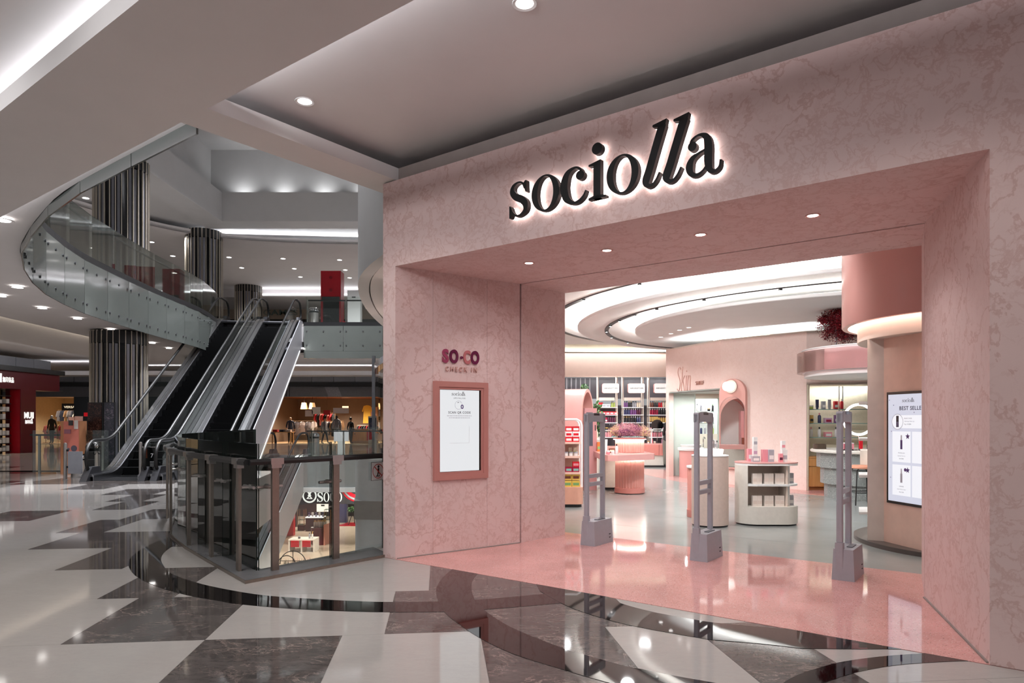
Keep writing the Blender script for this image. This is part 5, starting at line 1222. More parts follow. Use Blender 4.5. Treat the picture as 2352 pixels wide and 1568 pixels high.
# interior shells of the two lit shops
def shell(x0, x1, y0, y1, h, wallm, floorm, ceilm, par):
    MB().box((x0 + x1) / 2, y1, 0, x1 - x0, .1, h).build('back_panel', wallm, par); MB().box(x0, (y0 + y1) / 2, 0, .1, y1 - y0, h).build('side_panel', wallm, par); MB().box(x1, (y0 + y1) / 2, 0, .1, y1 - y0, h).build('side_panel', wallm, par)
    MB().box((x0 + x1) / 2, (y0 + y1) / 2, h, x1 - x0, y1 - y0, .06).build('shop_ceiling', ceilm, par); MB().box((x0 + x1) / 2, (y0 + y1) / 2, .0, x1 - x0, y1 - y0, .012).build('shop_floor', floorm, par)
shell(-16.2, -7.6, YF + .3, 51.5, 3.1, M('shop_dark_wall', (112, 92, 78), .6), pale_wood, dark_wood, ff)
shell(-32.5, -27.7, YF + .3, 49.5, 3.1, M('shop_tan_wall', (200, 178, 146), .6), pale_wood, cream, ff)
MB().box(-27.0, YF + .3, 0, 1.4, .3, 3.0).build('black_pier', black_gloss, ff)
MB().box(-21, YF + .4, 0, 10, .2, 3.0).build('dark_glazing', black_gloss, ff)
MB().box(-5.6, YF + .4, 0, 4, .2, 3.0).build('dark_glazing', black_gloss, ff)
spot('shop_lamp', (-14, 45, 3.0), 420, 150, WARM); spot('shop_lamp', (-10.5, 45, 3.0), 420, 150, WARM); spot('shop_lamp', (-12, 48.5, 3.0), 420, 150, WARM); spot('shop_lamp', (-30, 44.8, 3.0), 130, 150, WARM); spot('shop_lamp', (-29, 47, 3.0), 130, 150, WARM)
fe = thing('fire_point', 'small red fire point sign on the black pier beside the menswear shop', 'sign', (-26.9, YF + .1, 1.75)); MB().box(0, 0, 0, .24, .04, .24).build('plate', EM('fire_red', (190, 20, 30), .6), fe, False, False)
vs_ = thing('shop_sign', 'pale VERSAILLES lettering on a dark board inside the menswear shop', 'sign', (-28.4, 44.6, 2.3)); MB().box(0, 0, -.15, 2.0, .05, .45).build('board', charcoal, vs_, False, False)
text('VERSAILLES', .20, EM('sign_warm', (255, 236, 200), .9), vs_, (-29.25, 44.57, 2.36), (1, 0, 0), UP, 'letters', .004, .002, align='LEFT', width=1.25)
# garments and rails
def garment_mesh(nm, mt, L=.75, W_=.22, long_=False):
    pr = [(-.05, 0), (.05, 0), (W_ * .9, -.05), (W_ * 1.35, -.42), (W_ * 1.1, -.46), (W_ * .85, -.2), (W_ * (.95 if not long_ else 1.1), -L), (-W_ * (.95 if not long_ else 1.1), -L), (-W_ * .85, -.2), (-W_ * 1.1, -.46), (-W_ * 1.35, -.42), (-W_ * .9, -.05)]
    n = len(pr); m = MB(); tris = tessellate_polygon([[Vector((a, b, 0)) for a, b in pr]])
    m.add([(a, -.035, b) for a, b in pr] + [(a, .035, b) for a, b in pr], [tuple(t) for t in tris] + [tuple(i + n for i in t) for t in tris] + [(i, (i + 1) % n, n + (i + 1) % n, n + i) for i in range(n)])
    return m.build(nm, mt, None, fix=True)
def rack(x, y, n, cols, glab, rz=0.0, w=1.4, z=1.45, gang=75):
    rk = thing('clothes_rail', 'steel clothes rail ' + glab, 'clothes rail', (x, y, .012), rz)
    MB().tube([(-w / 2, 0, 0), (-w / 2, 0, z), (w / 2, 0, z), (w / 2, 0, 0)], .018, 6).build('frame', M('rail_oak', (176, 140, 100), .4), rk, True, False)
    for sx in (-1, 1): MB().box(sx * w / 2, 0, 0, .05, .45, .03).build('foot', M('rail_oak', (176, 140, 100), .4), rk, False, False)
    R = Matrix.Rotation(rz, 4, 'Z')
    for i in range(n):
        p = Vector((x, y, .012)) + R @ Vector((-w / 2 + .1 + (w - .2) * i / max(1, n - 1), 0, z - .05)); mt, nm = cols[i % len(cols)]
        g = garment_mesh('hung_garment', mt, .72 + .25 * random.random()); g.matrix_basis = Matrix.Translation(p) @ Matrix.Rotation(rz + math.radians(gang + random.uniform(-8, 8)), 4, 'Z')
        setp(g, nm + ' garment hung on the rail ' + glab, 'garment', 'garments on the rail ' + glab)
gm = {k: M('cloth_' + k, c, .8) for k, c in dict(navy=(40, 44, 62), rose=(178, 96, 92), pale=(214, 200, 196), black=(24, 24, 28), olive=(84, 78, 58), red=(168, 26, 36), grey=(120, 116, 122), yellow=(222, 178, 70), white=(226, 220, 214), tan=(150, 116, 84)).items()}
rack(-13.6, 44.3, 5, ((gm['pale'], 'pale'), (gm['grey'], 'grey')), 'left of the clothes shop doorway', 0, 1.7, gang=62)
rack(-11.7, 44.6, 10, ((gm['black'], 'black'), (gm['grey'], 'grey'), (gm['pale'], 'pale'), (gm['navy'], 'navy'), (gm['tan'], 'tan')), 'in the middle of the clothes shop')
rack(-9.6, 45.4, 9, ((gm['navy'], 'navy'), (gm['red'], 'red'), (gm['black'], 'black')), 'under the counter at the right of the clothes shop', z=1.15)
rack(-13.2, 48.2, 8, ((gm['red'], 'red'), (gm['black'], 'black'), (gm['rose'], 'rose')), 'along the dark rear wall of the clothes shop', z=2.0)
rack(-29.9, 44.8, 7, ((gm['rose'], 'rose'), (gm['tan'], 'tan'), (gm['red'], 'red')), 'low in the menswear shop', z=1.2)
rack(-30.0, 46.2, 6, ((gm['grey'], 'grey'), (gm['navy'], 'navy'), (gm['tan'], 'tan')), 'high in the menswear shop', z=2.2)
rack(-28.5, 45.5, 6, ((gm['white'], 'white'), (gm['tan'], 'tan'), (gm['navy'], 'navy')), 'below the lit name board of the menswear shop', z=1.95)
for i, (x, lb) in enumerate(((-10.1, 'left'), (-8.4, 'right'))):
    g = garment_mesh('hung_coat', gm['yellow'], 1.25, .26, True); g.matrix_basis = Matrix.Translation((x, 47.6, 2.55)); setp(g, 'long yellow coat displayed high at the back of the clothes shop, %s one' % lb, 'coat')
# mannequins
mqd = M('mannequin_dark', (40, 38, 40), .4)
figure('dark suited mannequin facing out of the menswear shop', 'mannequin', (-29.65, 44.0, .012), 0, 1.88, M('suit_brown', (62, 52, 44), .8), M('suit_dark', (36, 32, 32), .8), black_gloss, face=False, headc=M('mannequin_white', (220, 220, 224), .4), name='mannequin')
figure('mannequin in a navy polo and black shorts at the clothes shop front', 'mannequin', (-14.25, 43.9, .012), .3, 1.75, gm['navy'], gm['black'], gm['tan'], face=False, headc=M('mannequin_tan', (206, 160, 120), .5), name='mannequin', arms=((.27, -.02, .47), (-.22, -.14, .52)))
figure('black-headed mannequin in a grey T-shirt in the clothes shop', 'mannequin', (-11.2, 43.6, .012), .1, 1.86, gm['grey'], gm['black'], gm['tan'], face=False, headc=mqd, name='mannequin')
figure('shopper in a grey top walking past the hanging garments', 'person', (-11.9, 43.4, .012), 1.2, 1.68, gm['grey'], gm['navy'], black_trim, stride=.16)
figure('shopper in black standing by the counter of the clothes shop', 'person', (-10.35, 43.8, .012), 2.6, 1.66, gm['black'], gm['black'], black_trim)
# table, counter, pictures, lamps in the clothes shop
t = thing('display_table', 'oak display table at the left of the clothes shop front', 'table', (-14.5, 43.2, .012))
MB().box(0, 0, .72, 1.3, .6, .04).build('table_top', oak, t, False, False)
for sx in (-1, 1):
    for sy in (-1, 1): MB().box(sx * .58, sy * .24, 0, .06, .06, .72).build('leg', oak, t, False, False)
for i in range(3):
    f_ = thing('folded_shirts', 'stack of %s folded shirts on the oak display table' % ('red', 'navy', 'pale')[i], 'clothing', (-14.95 + i * .42, 43.2, .772))
    for k in range(3): MB().bbox(0, 0, k * .05, .30, .36, .046, .03).build('shirt', (gm['red'], gm['navy'], gm['pale'])[i], f_, False, False)
t = thing('cash_counter', 'low oak counter with a red front in the clothes shop', 'counter', (-9.55, 44.2, .012))
MB().box(0, 0, 0, 1.7, .5, .9).build('body', oak, t, False, False); MB().box(0, 0, .9, 1.8, .56, .04).build('worktop', dark_wood, t, False, False); MB().box(.45, -.26, .2, .5, .03, .6).build('red_panel', red_panel, t, False, False)
t = thing('advert_panel', 'upright red and dark advert panel beside the cash counter', 'sign', (-8.9, 43.6, .012)); MB().box(0, 0, 0, .55, .08, 1.75).build('frame', grey_paint, t, False, False); MB().box(0, -.045, .25, .46, .01, .62).build('red_half', red_panel, t, False, False); MB().box(0, -.045, .9, .46, .01, .75).build('dark_half', patt('advert_dark', (30, 40, 60), (60, 70, 100), (120, 80, 70), 6), t, False, False)
for i in range(2):
    t = thing('hanging_lamp', ('left', 'right')[i] + ' lit fabric lamp hanging at the left of the clothes shop', 'lamp', (-13.85 + i * .54, 45.5, 2.25)); MB().lathe([(.24, 0), (.15, .42)], n=16, cap=False).build('shade', EM('shade_warm', (255, 206, 146), .6), t, True, False); MB().cyl((0, 0, .42), (0, 0, .84), .01, 6).build('flex', black_trim, t, False, False)
for i, (x, z, w, h, c) in enumerate(((-12.6, 1.9, .55, .45, 'white'), (-11.9, 1.85, .45, .3, 'red'), (-11.0, 1.95, 1.0, .35, 'pale'), (-13.05, 1.75, .5, .4, 'pale'))):
    t = thing('sale_card', ('white card tilted over the garments', 'red printed sale card over the garments', 'wide pale banner over the garments', 'pale card left of the red sale card')[i] + ' in the clothes shop', 'sign', (x, 43.9, z)); MB().box(0, 0, 0, w, .02, h).build('card', gm[c], t, False, False); MB().cyl((0, .02, h), (0, .02, 3.1 - z), .006, 5).build('cord', charcoal, t, False, False)
for i, (x, w) in enumerate(((-9.4, .55), (-8.65, .5))):
    t = thing('picture_panel', ('left', 'right')[i] + ' pale picture on the rear wall right of the clothes shop', 'picture', (x - .9, 50.9, 1.5)); MB().box(0, 0, 0, w, .04, 1.0).build('frame', oak, t, False, False); MB().box(0, -.025, .05, w - .1, .01, .9).build('print', M('print_rose', (190, 150, 140), .6), t, False, False)
t = thing('lit_sign', 'small lit panel sign on the dark arch at the back of the clothes shop', 'sign', (-12.3, 50.4, 2.3)); MB().box(0, 0, 0, .45, .05, .25).build('panel', EM('panel_warm', (255, 226, 180), 1.5), t, False, False)
ipx = thing('info_stand', 'grey double-sided information stand behind the far railing', 'sign', (-7.15, 28.6, 0)); MB().box(0, 0, .62, .62, .05, .46).build('panel', grey_paint, ipx, False, False); MB().box(0, 0, 0, .30, .05, .62).build('leg', grey_paint, ipx, False, False)
# red branded corner shop on the far left
mj = struct('wall_left')
XM = -22.6
MB().box(XM - .35, 31.9, 0, .7, 1.0, 2.93).build('red_pier', maroon, mj)
MB().box(XM - .25, 31.39, 0, .45, .02, 2.93).build('pier_return', maroon_b, mj)
MB().box(XM - .35, 31.0, 2.93, .7, 6.2, .80).build('red_header', maroon, mj)
MB().box(XM - .3, 31.0, 3.73, .95, 6.5, .22).build('black_cap', black_trim, mj)
for i in range(5): MB().box(XM - .5, 28.5 + i * 1.2, 3.95, .4, 1.18, .47).build('louvre_panel', M('louvre_grey', (122, 122, 128), .35), mj)
MB().box(XM - 4, 31.0, 0, .1, 7, 3.0).build('rear_panel', M('shop_tan_wall', (200, 178, 146), .6), mj); MB().box(XM - 2.2, 31.0, 2.95, 4.2, 7, .05).build('shop_ceiling', charcoal, mj)
spot('shop_lamp', (XM - 1.0, 29.5, 2.8), 150, 150, WARM)
ms = thing('shop_sign', 'white MUJI lettering with small characters on the red pier', 'sign', (XM, 31.95, 1.75)); yv = (0, 1, 0)
text('MUJI', .40, sign_white, ms, (XM + .012, 31.93, 1.72), yv, UP, 'letters', .006, .012, width=.62)
text('無印良品', .19, sign_white, ms, (XM + .012, 31.93, 1.42), yv, UP, 'letters', .006, .004, width=.50)
ms = thing('shop_sign', 'white lit characters on the red header at the left frame edge', 'sign', (XM, 30.6, 3.3))
text('無印良品', .26, sign_white, ms, (XM + .012, 30.62, 3.30), yv, UP, 'letters', .006, .006, width=.68); text('I', .5, sign_white, ms, (XM + .012, 30.17, 3.36), yv, UP, 'letters', .006, .03)
sf = thing('display_shelf', 'black shelf tower with white boxes inside the red-fronted shop', 'shelf', (XM - .55, 30.75, 0))
for i in range(8): MB().box(0, 0, .08 + i * .36, .5, .95, .03).build('shelf', black_trim, sf, False, False)
for sy in (-1, 1): MB().box(-.2, sy * .48, 0, .05, .04, 2.9).build('upright', black_trim, sf, False, False)
MB().box(-.24, 0, 0, .02, .95, 2.9).build('back', M('shelf_back', (150, 120, 84), .6), sf, False, False)
proto = None
for i in range(7):
    for k in range(4):
        if random.random() < .12: continue
        h = random.choice((.16, .2, .24)); loc = (XM - .47, 30.40 + k * .23, .112 + i * .36); lab = 'white household box on %s shelf of the black tower' % ('the bottom', 'the second', 'the third', 'the fourth', 'the fifth', 'the sixth', 'the top')[i]
        t = thing('goods_box', lab, 'box', loc, 0, 'boxes on %s shelf of the black tower' % ('the bottom', 'the second', 'the third', 'the fourth', 'the fifth', 'the sixth', 'the top')[i])
        MB().bbox(0, 0, 0, .24, .17, h, .01).build('carton', gm['white'], t, False, False)
# ================================================================ UPPER FLOOR
uf = struct('wall_back')
MB().box(-10, 46, 9.12, 22, .3, .26).build('black_header', black_trim, uf); MB().box(-10, 46.02, 8.30, 22, .25, .82).build('beige_fascia', M('fascia_beige', (178, 160, 142), .5), uf); MB().box(-10, 46.1, 5.5, 22, .2, 2.8).build('dark_glazing', M('glazing_dark', (54, 52, 50), .2), uf)
for i in range(13): MB().box(-19.5 + i * 1.4, 45.95, 9.38, 1.37, .2, .45).build('louvre_panel', M('louvre_grey', (122, 122, 128), .35), uf)
gs = thing('shop_sign', 'grey GAMES lettering on the beige fascia of the upper floor', 'sign', (-15.6, 45.85, 8.72)); text('GAMES', .52, M('game_grey', (104, 122, 116), .4), gs, (-15.55, 45.85, 8.72), (1, 0, 0), UP, 'letters', .02, .004, width=2.3)
rl_ = thing('shop_emblem', 'grey double-loop emblem on the beige fascia right of the lettering', 'sign', (-12.7, 45.85, 8.72))
for dx, rz in ((-.12, .6), (.12, .6)): MB().tube([(dx + .32 * math.cos(a) * math.cos(rz) - .18 * math.sin(a) * math.sin(rz), 0, .32 * math.cos(a) * math.sin(rz) + .18 * math.sin(a) * math.cos(rz)) for a in [2 * math.pi * k / 20 for k in range(20)]], .045, 6, True).build('loop', M('loop_mauve', (140, 112, 108), .4), rl_, True, False)
rc = thing('red_cabinet', 'tall red cabinet with a black glass display on the upper floor', 'cabinet', (-8.15, 31.0, 5.5))
MB().box(0, 0, 0, .9, .6, 2.72).build('carcass', red_panel, rc, False, False); MB().box(.02, -.31, .18, .72, .02, 1.22).build('glass_door', black_gloss, rc, False, False); MB().box(.0, -.31, 1.42, .8, .02, .14).build('black_strip', black_trim, rc, False, False)
for z in (1.85, 2.42): MB().cyl((0, -.302, z), (0, -.312, z), .07, 16).build('emblem', M('emblem_red', (130, 8, 24), .3), rc, False, False)
kk = thing('ticket_machine', 'white upright ticket machine right of the red cabinet', 'machine', (-7.0, 30.4, 5.5)); MB().bbox(0, 0, 0, .58, .4, 1.75, .03).build('body', shop_white, kk, False, False); MB().box(0, -.205, 1.42, .16, .02, .05).build('slot', black_trim, kk, False, False)
for dx in (-.12, .12): MB().box(dx, -.205, .12, .14, .02, .14).build('socket', black_trim, kk, False, False)
fx = thing('fire_box', 'small red box between the red cabinet and the white machine', 'box', (-7.48, 30.6, 5.5)); MB().box(0, 0, 0, .22, .2, .42).build('body', red_panel, fx, False, False); MB().box(0, -.105, .16, .1, .012, .1).build('plate', gm['white'], fx, False, False)
# slim steel stanchion under the bridge and the glass lobby beside the portal
ss = thing('steel_stanchion', 'slim dark steel column rising to the bridge left of the glass lobby', 'column', (-5.5, 27.15, 0)); MB().box(0, 0, 0, .12, .12, 4.06).build('shaft', charcoal, ss, False, False); MB().box(0, 0, 0, .22, .22, .03).build('foot_plate', charcoal, ss, False, False)
gb = thing('glass_lobby', 'curved glass lobby with a chrome band between the void and the portal', 'glass lobby', (-2.3, 13.5, 0))
cg = crom([(-3.05, 15.5, 0), (-2.78, 14.2, 0), (-2.5, 13.2, 0), (-2.25, 12.4, 0), (-1.9, 11.4, 0)], 2)
for a, b in zip(cg, cg[1:]): 
    d = (b - a).normalized(); n = Vector((-d.y, d.x, 0)); MB().obox(a + d * .01 + Vector((0, 0, .05)), b - a - d * .02, n * .015, (0, 0, 2.5)).build('glass_pane', rail_glass, gb, fix=True)
MB().sweep(cg, [(-.05, 1.1), (.06, 1.1), (.06, 1.24), (-.05, 1.24)]).build('chrome_band', chrome, gb, fix=True); MB().sweep(cg, [(-.08, 2.55), (.10, 2.55), (.10, 2.68), (-.08, 2.68)]).build('chrome_band', chrome, gb, fix=True); MB().sweep(cg, [(-.05, 0), (.06, 0), (.06, .06), (-.05, .06)]).build('bottom_rail', steel, gb, fix=True)
# ================================================================ DOWNLIGHTS IN THE MALL CEILINGS
md = downlight(G(97, 708, 4.199), .10, 'round downlight in the grey mall ceiling left of the atrium edge', 'downlights in the left mall ceiling')
for u, v in ((178, 732), (255, 757), (2, 680), (5, 506), (350, 788), (388, 800), (40, 660)):
    copy_tree(md, G(u, v, 4.199))
md2 = downlight(G(366, 425, 9.798), .11, 'downlight in the upper ceiling along the diagonal coffer rim', 'downlights along the upper coffer rim')
for u, v in ((400, 455), (434, 483), (462, 510), (197, 455)): copy_tree(md2, G(u, v, 9.798))
md3 = downlight(G(526, 591, 9.418), .11, 'downlight in the far beige ceiling of the upper floor', 'downlights in the far upper ceiling')
for u, v in ((348, 556), (397, 588), (555, 615), (650, 594), (676, 617), (690, 636), (780, 597), (793, 620), (803, 638), (402, 627)): copy_tree(md3, G(u, v, 9.418))
downlight(G(570, 350, 12.898), .13, 'single downlight in the top of the raised atrium coffer', 'downlight of the raised coffer')
# ================================================================ SHOP GOODS
PC = {k: M('pack_' + k, c, .3) for k, c in dict(white=(236, 234, 232), red=(206, 28, 42), pink=(228, 150, 160), purple=(116, 70, 130), black=(32, 30, 34), green=(120, 170, 110), lime=(186, 206, 110), brown=(110, 60, 44), orange=(226, 118, 58), gold=(206, 168, 92), navy=(52, 56, 92), teal=(130, 186, 176), grey=(168, 168, 176), cream=(236, 220, 196), mauve=(196, 160, 186), crimson=(150, 18, 56), yellow=(226, 196, 90), plum=(86, 30, 58)).items()}
PROTO = {}
def goods(kind, col, cap, loc, label, group=None, s=1.0, rz=0.0):
    """a small pack: bottle, pump, tube, jar or box with cap or lid as its part"""
    key = (kind, col, cap)
    if key not in PROTO:
        nm = {'bottle': 'bottle', 'pump': 'pump_bottle', 'tube': 'tube', 'jar': 'jar', 'box': 'carton_box', 'wide': 'carton_box'}[kind]
        t = thing(nm, 'x', {'bottle': 'bottle', 'pump': 'bottle', 'tube': 'tube', 'jar': 'jar', 'box': 'box', 'wide': 'box'}[kind])
        b = MB()
        if kind in ('bottle', 'pump'):
            b.lathe([(.026, 0), (.028, .006), (.028, .12), (.020, .138), (.011, .142)], n=12).build('body', PC[col], t, True, False)
            c = MB(); c.lathe([(.013, .142), (.013, .175), (.010, .178)], n=10)
            if kind == 'pump': c.cyl((0, 0, .178), (0, 0, .2), .004, 6); c.box(.012, 0, .198, .045, .012, .01)
            c.build('cap', PC[cap], t, True, False)
        elif kind == 'tube':
            b.add([(-.028, -.006, .17), (.028, -.006, .17), (.028, .006, .17), (-.028, .006, .17), (-.02, -.018, .03), (.02, -.018, .03), (.02, .018, .03), (-.02, .018, .03)], [(0, 1, 2, 3), (7, 6, 5, 4), (4, 5, 1, 0), (5, 6, 2, 1), (6, 7, 3, 2), (7, 4, 0, 3)]); b.build('body', PC[col], t, False, False, fix=True)
            MB().lathe([(.02, 0), (.02, .03)], n=12).build('cap', PC[cap], t, True, False)
        elif kind == 'jar':
            b.lathe([(.034, 0), (.036, .01), (.036, .045)], n=14).build('body', PC[col], t, True, False); MB().lathe([(.037, .045), (.037, .068), (.034, .07)], n=14).build('lid', PC[cap], t, True, False)
        elif kind == 'box':
            b.box(0, 0, 0, .06, .06, .14).build('carton', PC[col], t, False, False); MB().box(0, -.0305, .03, .05, .001, .045).build('label', PC[cap], t, False, False)
        elif kind == 'wide':
            b.box(0, 0, 0, .12, .08, .09).build('carton', PC[col], t, False, False); MB().box(0, -.0405, .02, .09, .001, .04).build('label', PC[cap], t, False, False)
        PROTO[key] = t; t.matrix_basis = Matrix.Translation(Vector(loc)) @ Matrix.Rotation(rz, 4, 'Z') @ Matrix.Scale(s, 4)
        setp(t, label, None, group); return t
    return copy_tree(PROTO[key], loc, rz, label, group, (s, s, s))
# ---- three bays of hair and body care
bays = [(2.88, 3.52), (3.72, 4.39), (4.59, 5.26)]
bn = ['left', 'middle', 'right']
SH = [1.94, 1.69, 1.43, 1.18, .94]
sn = ['top', 'second', 'third', 'fourth', 'lowest']
steel_c = M('cream_tube', (214, 200, 186), .35)
for bi, (x0, x1) in enumerate(bays):
    t = thing('shelf_bay', bn[bi] + ' open shelf bay of hair and body care in the shop rear', 'shelf', ((x0 + x1) / 2, 23.0, 0))
    for x in (x0, x1):
        for y in (22.86, 23.14): MB().box(x, y, .0, .03, .03, 2.96).build('upright', steel_c, t)
    for z in SH: MB().box((x0 + x1) / 2, 23.0, z - .025, x1 - x0 + .03, .34, .025).build('shelf', shop_white, t)
    MB().box((x0 + x1) / 2 - .04, 22.9, 2.16, x1 - x0 - .12, .3, .10).build('canopy', cream, t)
    MB().box((x0 + x1) / 2, 23.0, .02, x1 - x0, .34, .62).build('base_cabinet', pink_paint, t)
    sgn = thing('category_sign', bn[bi] + ' lit white HAIR & BODY CARE sign hung on the shelf bays', 'sign', ((x0 + x1) / 2 + .08, 22.7, 2.4), 0, None)
    xc = (x0 + x1) / 2 + .08
    pts = rrect(0, 0, .56, .32, .05, 4)
    mm = MB(); n = len(pts); mm.add([(xc + px, 22.68, 2.565 + pz) for px, pz in pts] + [(xc + px, 22.84, 2.565 + pz) for px, pz in pts], [(i, (i + 1) % n, n + (i + 1) % n, n + i) for i in range(n)] + [tuple(range(n)), tuple(range(n, 2 * n))[::-1]])
    mm.build('light_box', pink_gloss, sgn, fix=True)
    mm = MB(); mm.add([(xc + px * .985, 22.672, 2.565 + pz * .985) for px, pz in pts], [tuple(range(n))]); mm.build('lit_face', EM('sign_face', (255, 255, 253), .55), sgn)
    text('HAIR & BODY CARE', .066, black_trim, sgn, (xc, 22.664, 2.565), (1, 0, 0), UP, 'lettering', .001, .0015, width=.45)
    pal = [[('box', 'red', 'white'), ('wide', 'white', 'grey'), ('bottle', 'lime', 'white'), ('bottle', 'mauve', 'white')], [('wide', 'red', 'white'), ('wide', 'red', 'white'), ('jar', 'black', 'white')], [('box', 'crimson', 'white'), ('bottle', 'plum', 'black')], [('jar', 'black', 'gold'), ('bottle', 'black', 'grey')], [('bottle', 'white', 'teal'), ('bottle', 'pink', 'white'), ('bottle', 'teal', 'white')]] if bi == 0 else \
          [[('bottle', 'purple', 'black'), ('bottle', 'black', 'gold'), ('bottle', 'grey', 'black'), ('bottle', 'cream', 'white')], [('bottle', 'navy', 'white'), ('bottle', 'purple', 'white'), ('bottle', 'plum', 'grey')], [('bottle', 'black', 'gold'), ('bottle', 'black', 'white'), ('bottle', 'navy', 'grey')], [('bottle', 'white', 'gold'), ('jar', 'pink', 'white')], [('bottle', 'teal', 'white')]] if bi == 1 else \
          [[('bottle', 'brown', 'black'), ('bottle', 'black', 'gold'), ('bottle', 'red', 'white'), ('bottle', 'cream', 'gold')], [('bottle', 'crimson', 'white'), ('pump', 'black', 'white')], [('tube', 'gold', 'brown'), ('bottle', 'gold', 'brown')], [('jar', 'white', 'pink')], [('bottle', 'pink', 'white')]]
    for si, z in enumerate(SH):
        kinds = pal[si]; x = x0 + .06; nmax = 0
        per = max(1, 9 // len(kinds)); i = 0
        while x < x1 - .04 and nmax < 9:
            k, c, cp = kinds[min(len(kinds) - 1, nmax // per)]
            goods(k, c, cp, (x, 22.90, z), '%s %s with %s %s on %s shelf of %s hair care bay' % (c, {'pump': 'pump bottle', 'wide': 'low box'}.get(k, k), cp, 'label' if k in ('box', 'wide') else 'cap', sn[si], bn[bi]), '%s %ss on the %s shelf, %s bay' % (c, k, sn[si], bn[bi]), 1.15)
            x += .135 if k == 'wide' else (.085 if k == 'jar' else .072); nmax += 1
# ---- rear counter with round black mirror, and the customer
t = thing('rear_counter', 'pink-fronted low counter with a pale top in front of the shelf bays', 'counter', (4.9, 22.1, 0))
MB().box(4.70, 22.1, .06, .95, .5, .32).build('plinth', offwhite, t); MB().box(4.70, 22.1, .0, .9, .44, .06).build('toe_kick', black_trim, t)
for i in range(2): MB().box(4.465 + i * .475, 22.08, .38, .465, .52, .34).build('pink_drawer', pink_coral, t)
MB().box(4.70, 22.1, .72, 1.0, .56, .04).build('worktop', pink_gloss, t)
rm = thing('round_mirror', 'round black-backed mirror standing on the rear counter', 'mirror', (4.72, 22.2, .76)); MB().cyl((4.72, 22.18, 1.33), (4.72, 22.21, 1.33), .195, 32).build('disc', black_gloss, rm); MB().cyl((4.72, 22.2, .76), (4.72, 22.2, 1.14), .012, 8).build('stem', chrome, rm); MB().lathe([(.09, .76), (.09, .775)], (4.72, 22.2, 0), 20).build('foot', chrome, rm)
for i, x in enumerate((4.40, 4.52, 4.60, 4.84)): goods('bottle' if i % 2 else 'jar', ('white', 'pink', 'cream', 'mauve')[i], 'white' if i else 'gold', (x, 22.0, .76), ('white jar', 'pink bottle', 'cream jar', 'mauve bottle')[i] + ' standing on the rear counter by the round mirror')
td = thing('tester_rack', 'bent white tube tester rack on the rear counter', 'rack', (4.66, 21.95, .76))
for dy, h in ((0, .46), (.06, .40)): MB().tube([(4.48, 21.93 + dy, .76), (4.48, 21.93 + dy, .76 + h - .06), (4.54, 21.93 + dy, .76 + h), (4.86, 21.93 + dy, .76 + h), (4.86, 21.93 + dy, .76)], .014, 8).build('tube_hoop', shop_white, td, smooth=True)
MB().box(4.67, 21.96, .95, .38, .1, .015).build('shelf', shop_white, td)
figure('customer in a black jacket and grey trousers leaning over the rear counter', 'person', (4.93, 21.62, .002), math.pi - .35, 1.72, M('jacket_black', (20, 20, 22), .7), M('trouser_grey', (112, 112, 104), .8), M('shoe_dark', (40, 38, 42), .6), lean=(-.10, -.06), arms=((.12, -.36, .50), (-.30, -.32, .50)), headoff=(-.06, -.10), stride=.05)
# ---- pink arch cabinet with kiosk and plant at the left
arch = thing('arch_cabinet', 'pink barrel-vaulted cabinet with a round arched mouth at the left of the shop', 'cabinet', (1.4, 14.8, 0))
aN, aF = Vector((1.43, 14.2, 0)), Vector((1.82, 15.4, 0)); ad = (aF - aN).normalized(); ax_ = Vector((-ad.y, ad.x, 0)); aw = (aF - aN).length; R_ = aw / 2
def apt(c, z, dep): return aN + ad * c + ax_ * dep + Vector((0, 0, z))
def aprof(r, k=18): return [(R_ - r, 0)] + [(R_ - r * math.cos(math.pi * i / k), 1.55 + r * math.sin(math.pi * i / k)) for i in range(k + 1)] + [(R_ + r, 0)]
o_, i_ = aprof(R_), aprof(R_ - .07)
m = MB(); n = len(o_)
for dep in (0, .9): m.add([apt(c, z, dep) for c, z in o_], [])
m.f += [(i, i + 1, n + i + 1, n + i) for i in range(n - 1)]
m.build('vault', pink_gloss, arch, smooth=True)
m = MB(); m.add([apt(c, z, -.02) for c, z in o_] + [apt(c, z, -.02) for c, z in i_] + [apt(c, z, .0) for c, z in o_] + [apt(c, z, .5) for c, z in i_], [(i, i + 1, n + i + 1, n + i) for i in range(n - 1)] + [(i, i + 1, 2 * n + i + 1, 2 * n + i) for i in range(n - 1)] + [(n + i, n + i + 1, 3 * n + i + 1, 3 * n + i) for i in range(n - 1)])
m.build('arch_rim', pink_paint, arch, smooth=True)
m = MB(); m.add([apt(c, z, .5) for c, z in i_], [tuple(range(n))]); m.build('arch_back', shop_white, arch)
m = MB(); m.add([apt(c, z, .9) for c, z in o_], [tuple(range(n))]); m.build('rear_panel', pink_paint, arch)
ki = thing('touch_kiosk', 'dusty pink touch kiosk with a dark screen in front of the arch', 'kiosk', (1.70, 14.75, 0))
MB().bbox(1.685, 14.72, 0, .28, .10, 1.76, .02).build('housing', M('kiosk_pink', (198, 142, 142), .4), ki); MB().box(1.665, 14.665, .95, .14, .012, .72).build('screen', M('screen_slate', (84, 88, 98), .15), ki); MB().box(1.79, 14.665, 1.28, .02, .012, .12).build('card_slot', black_trim, ki)
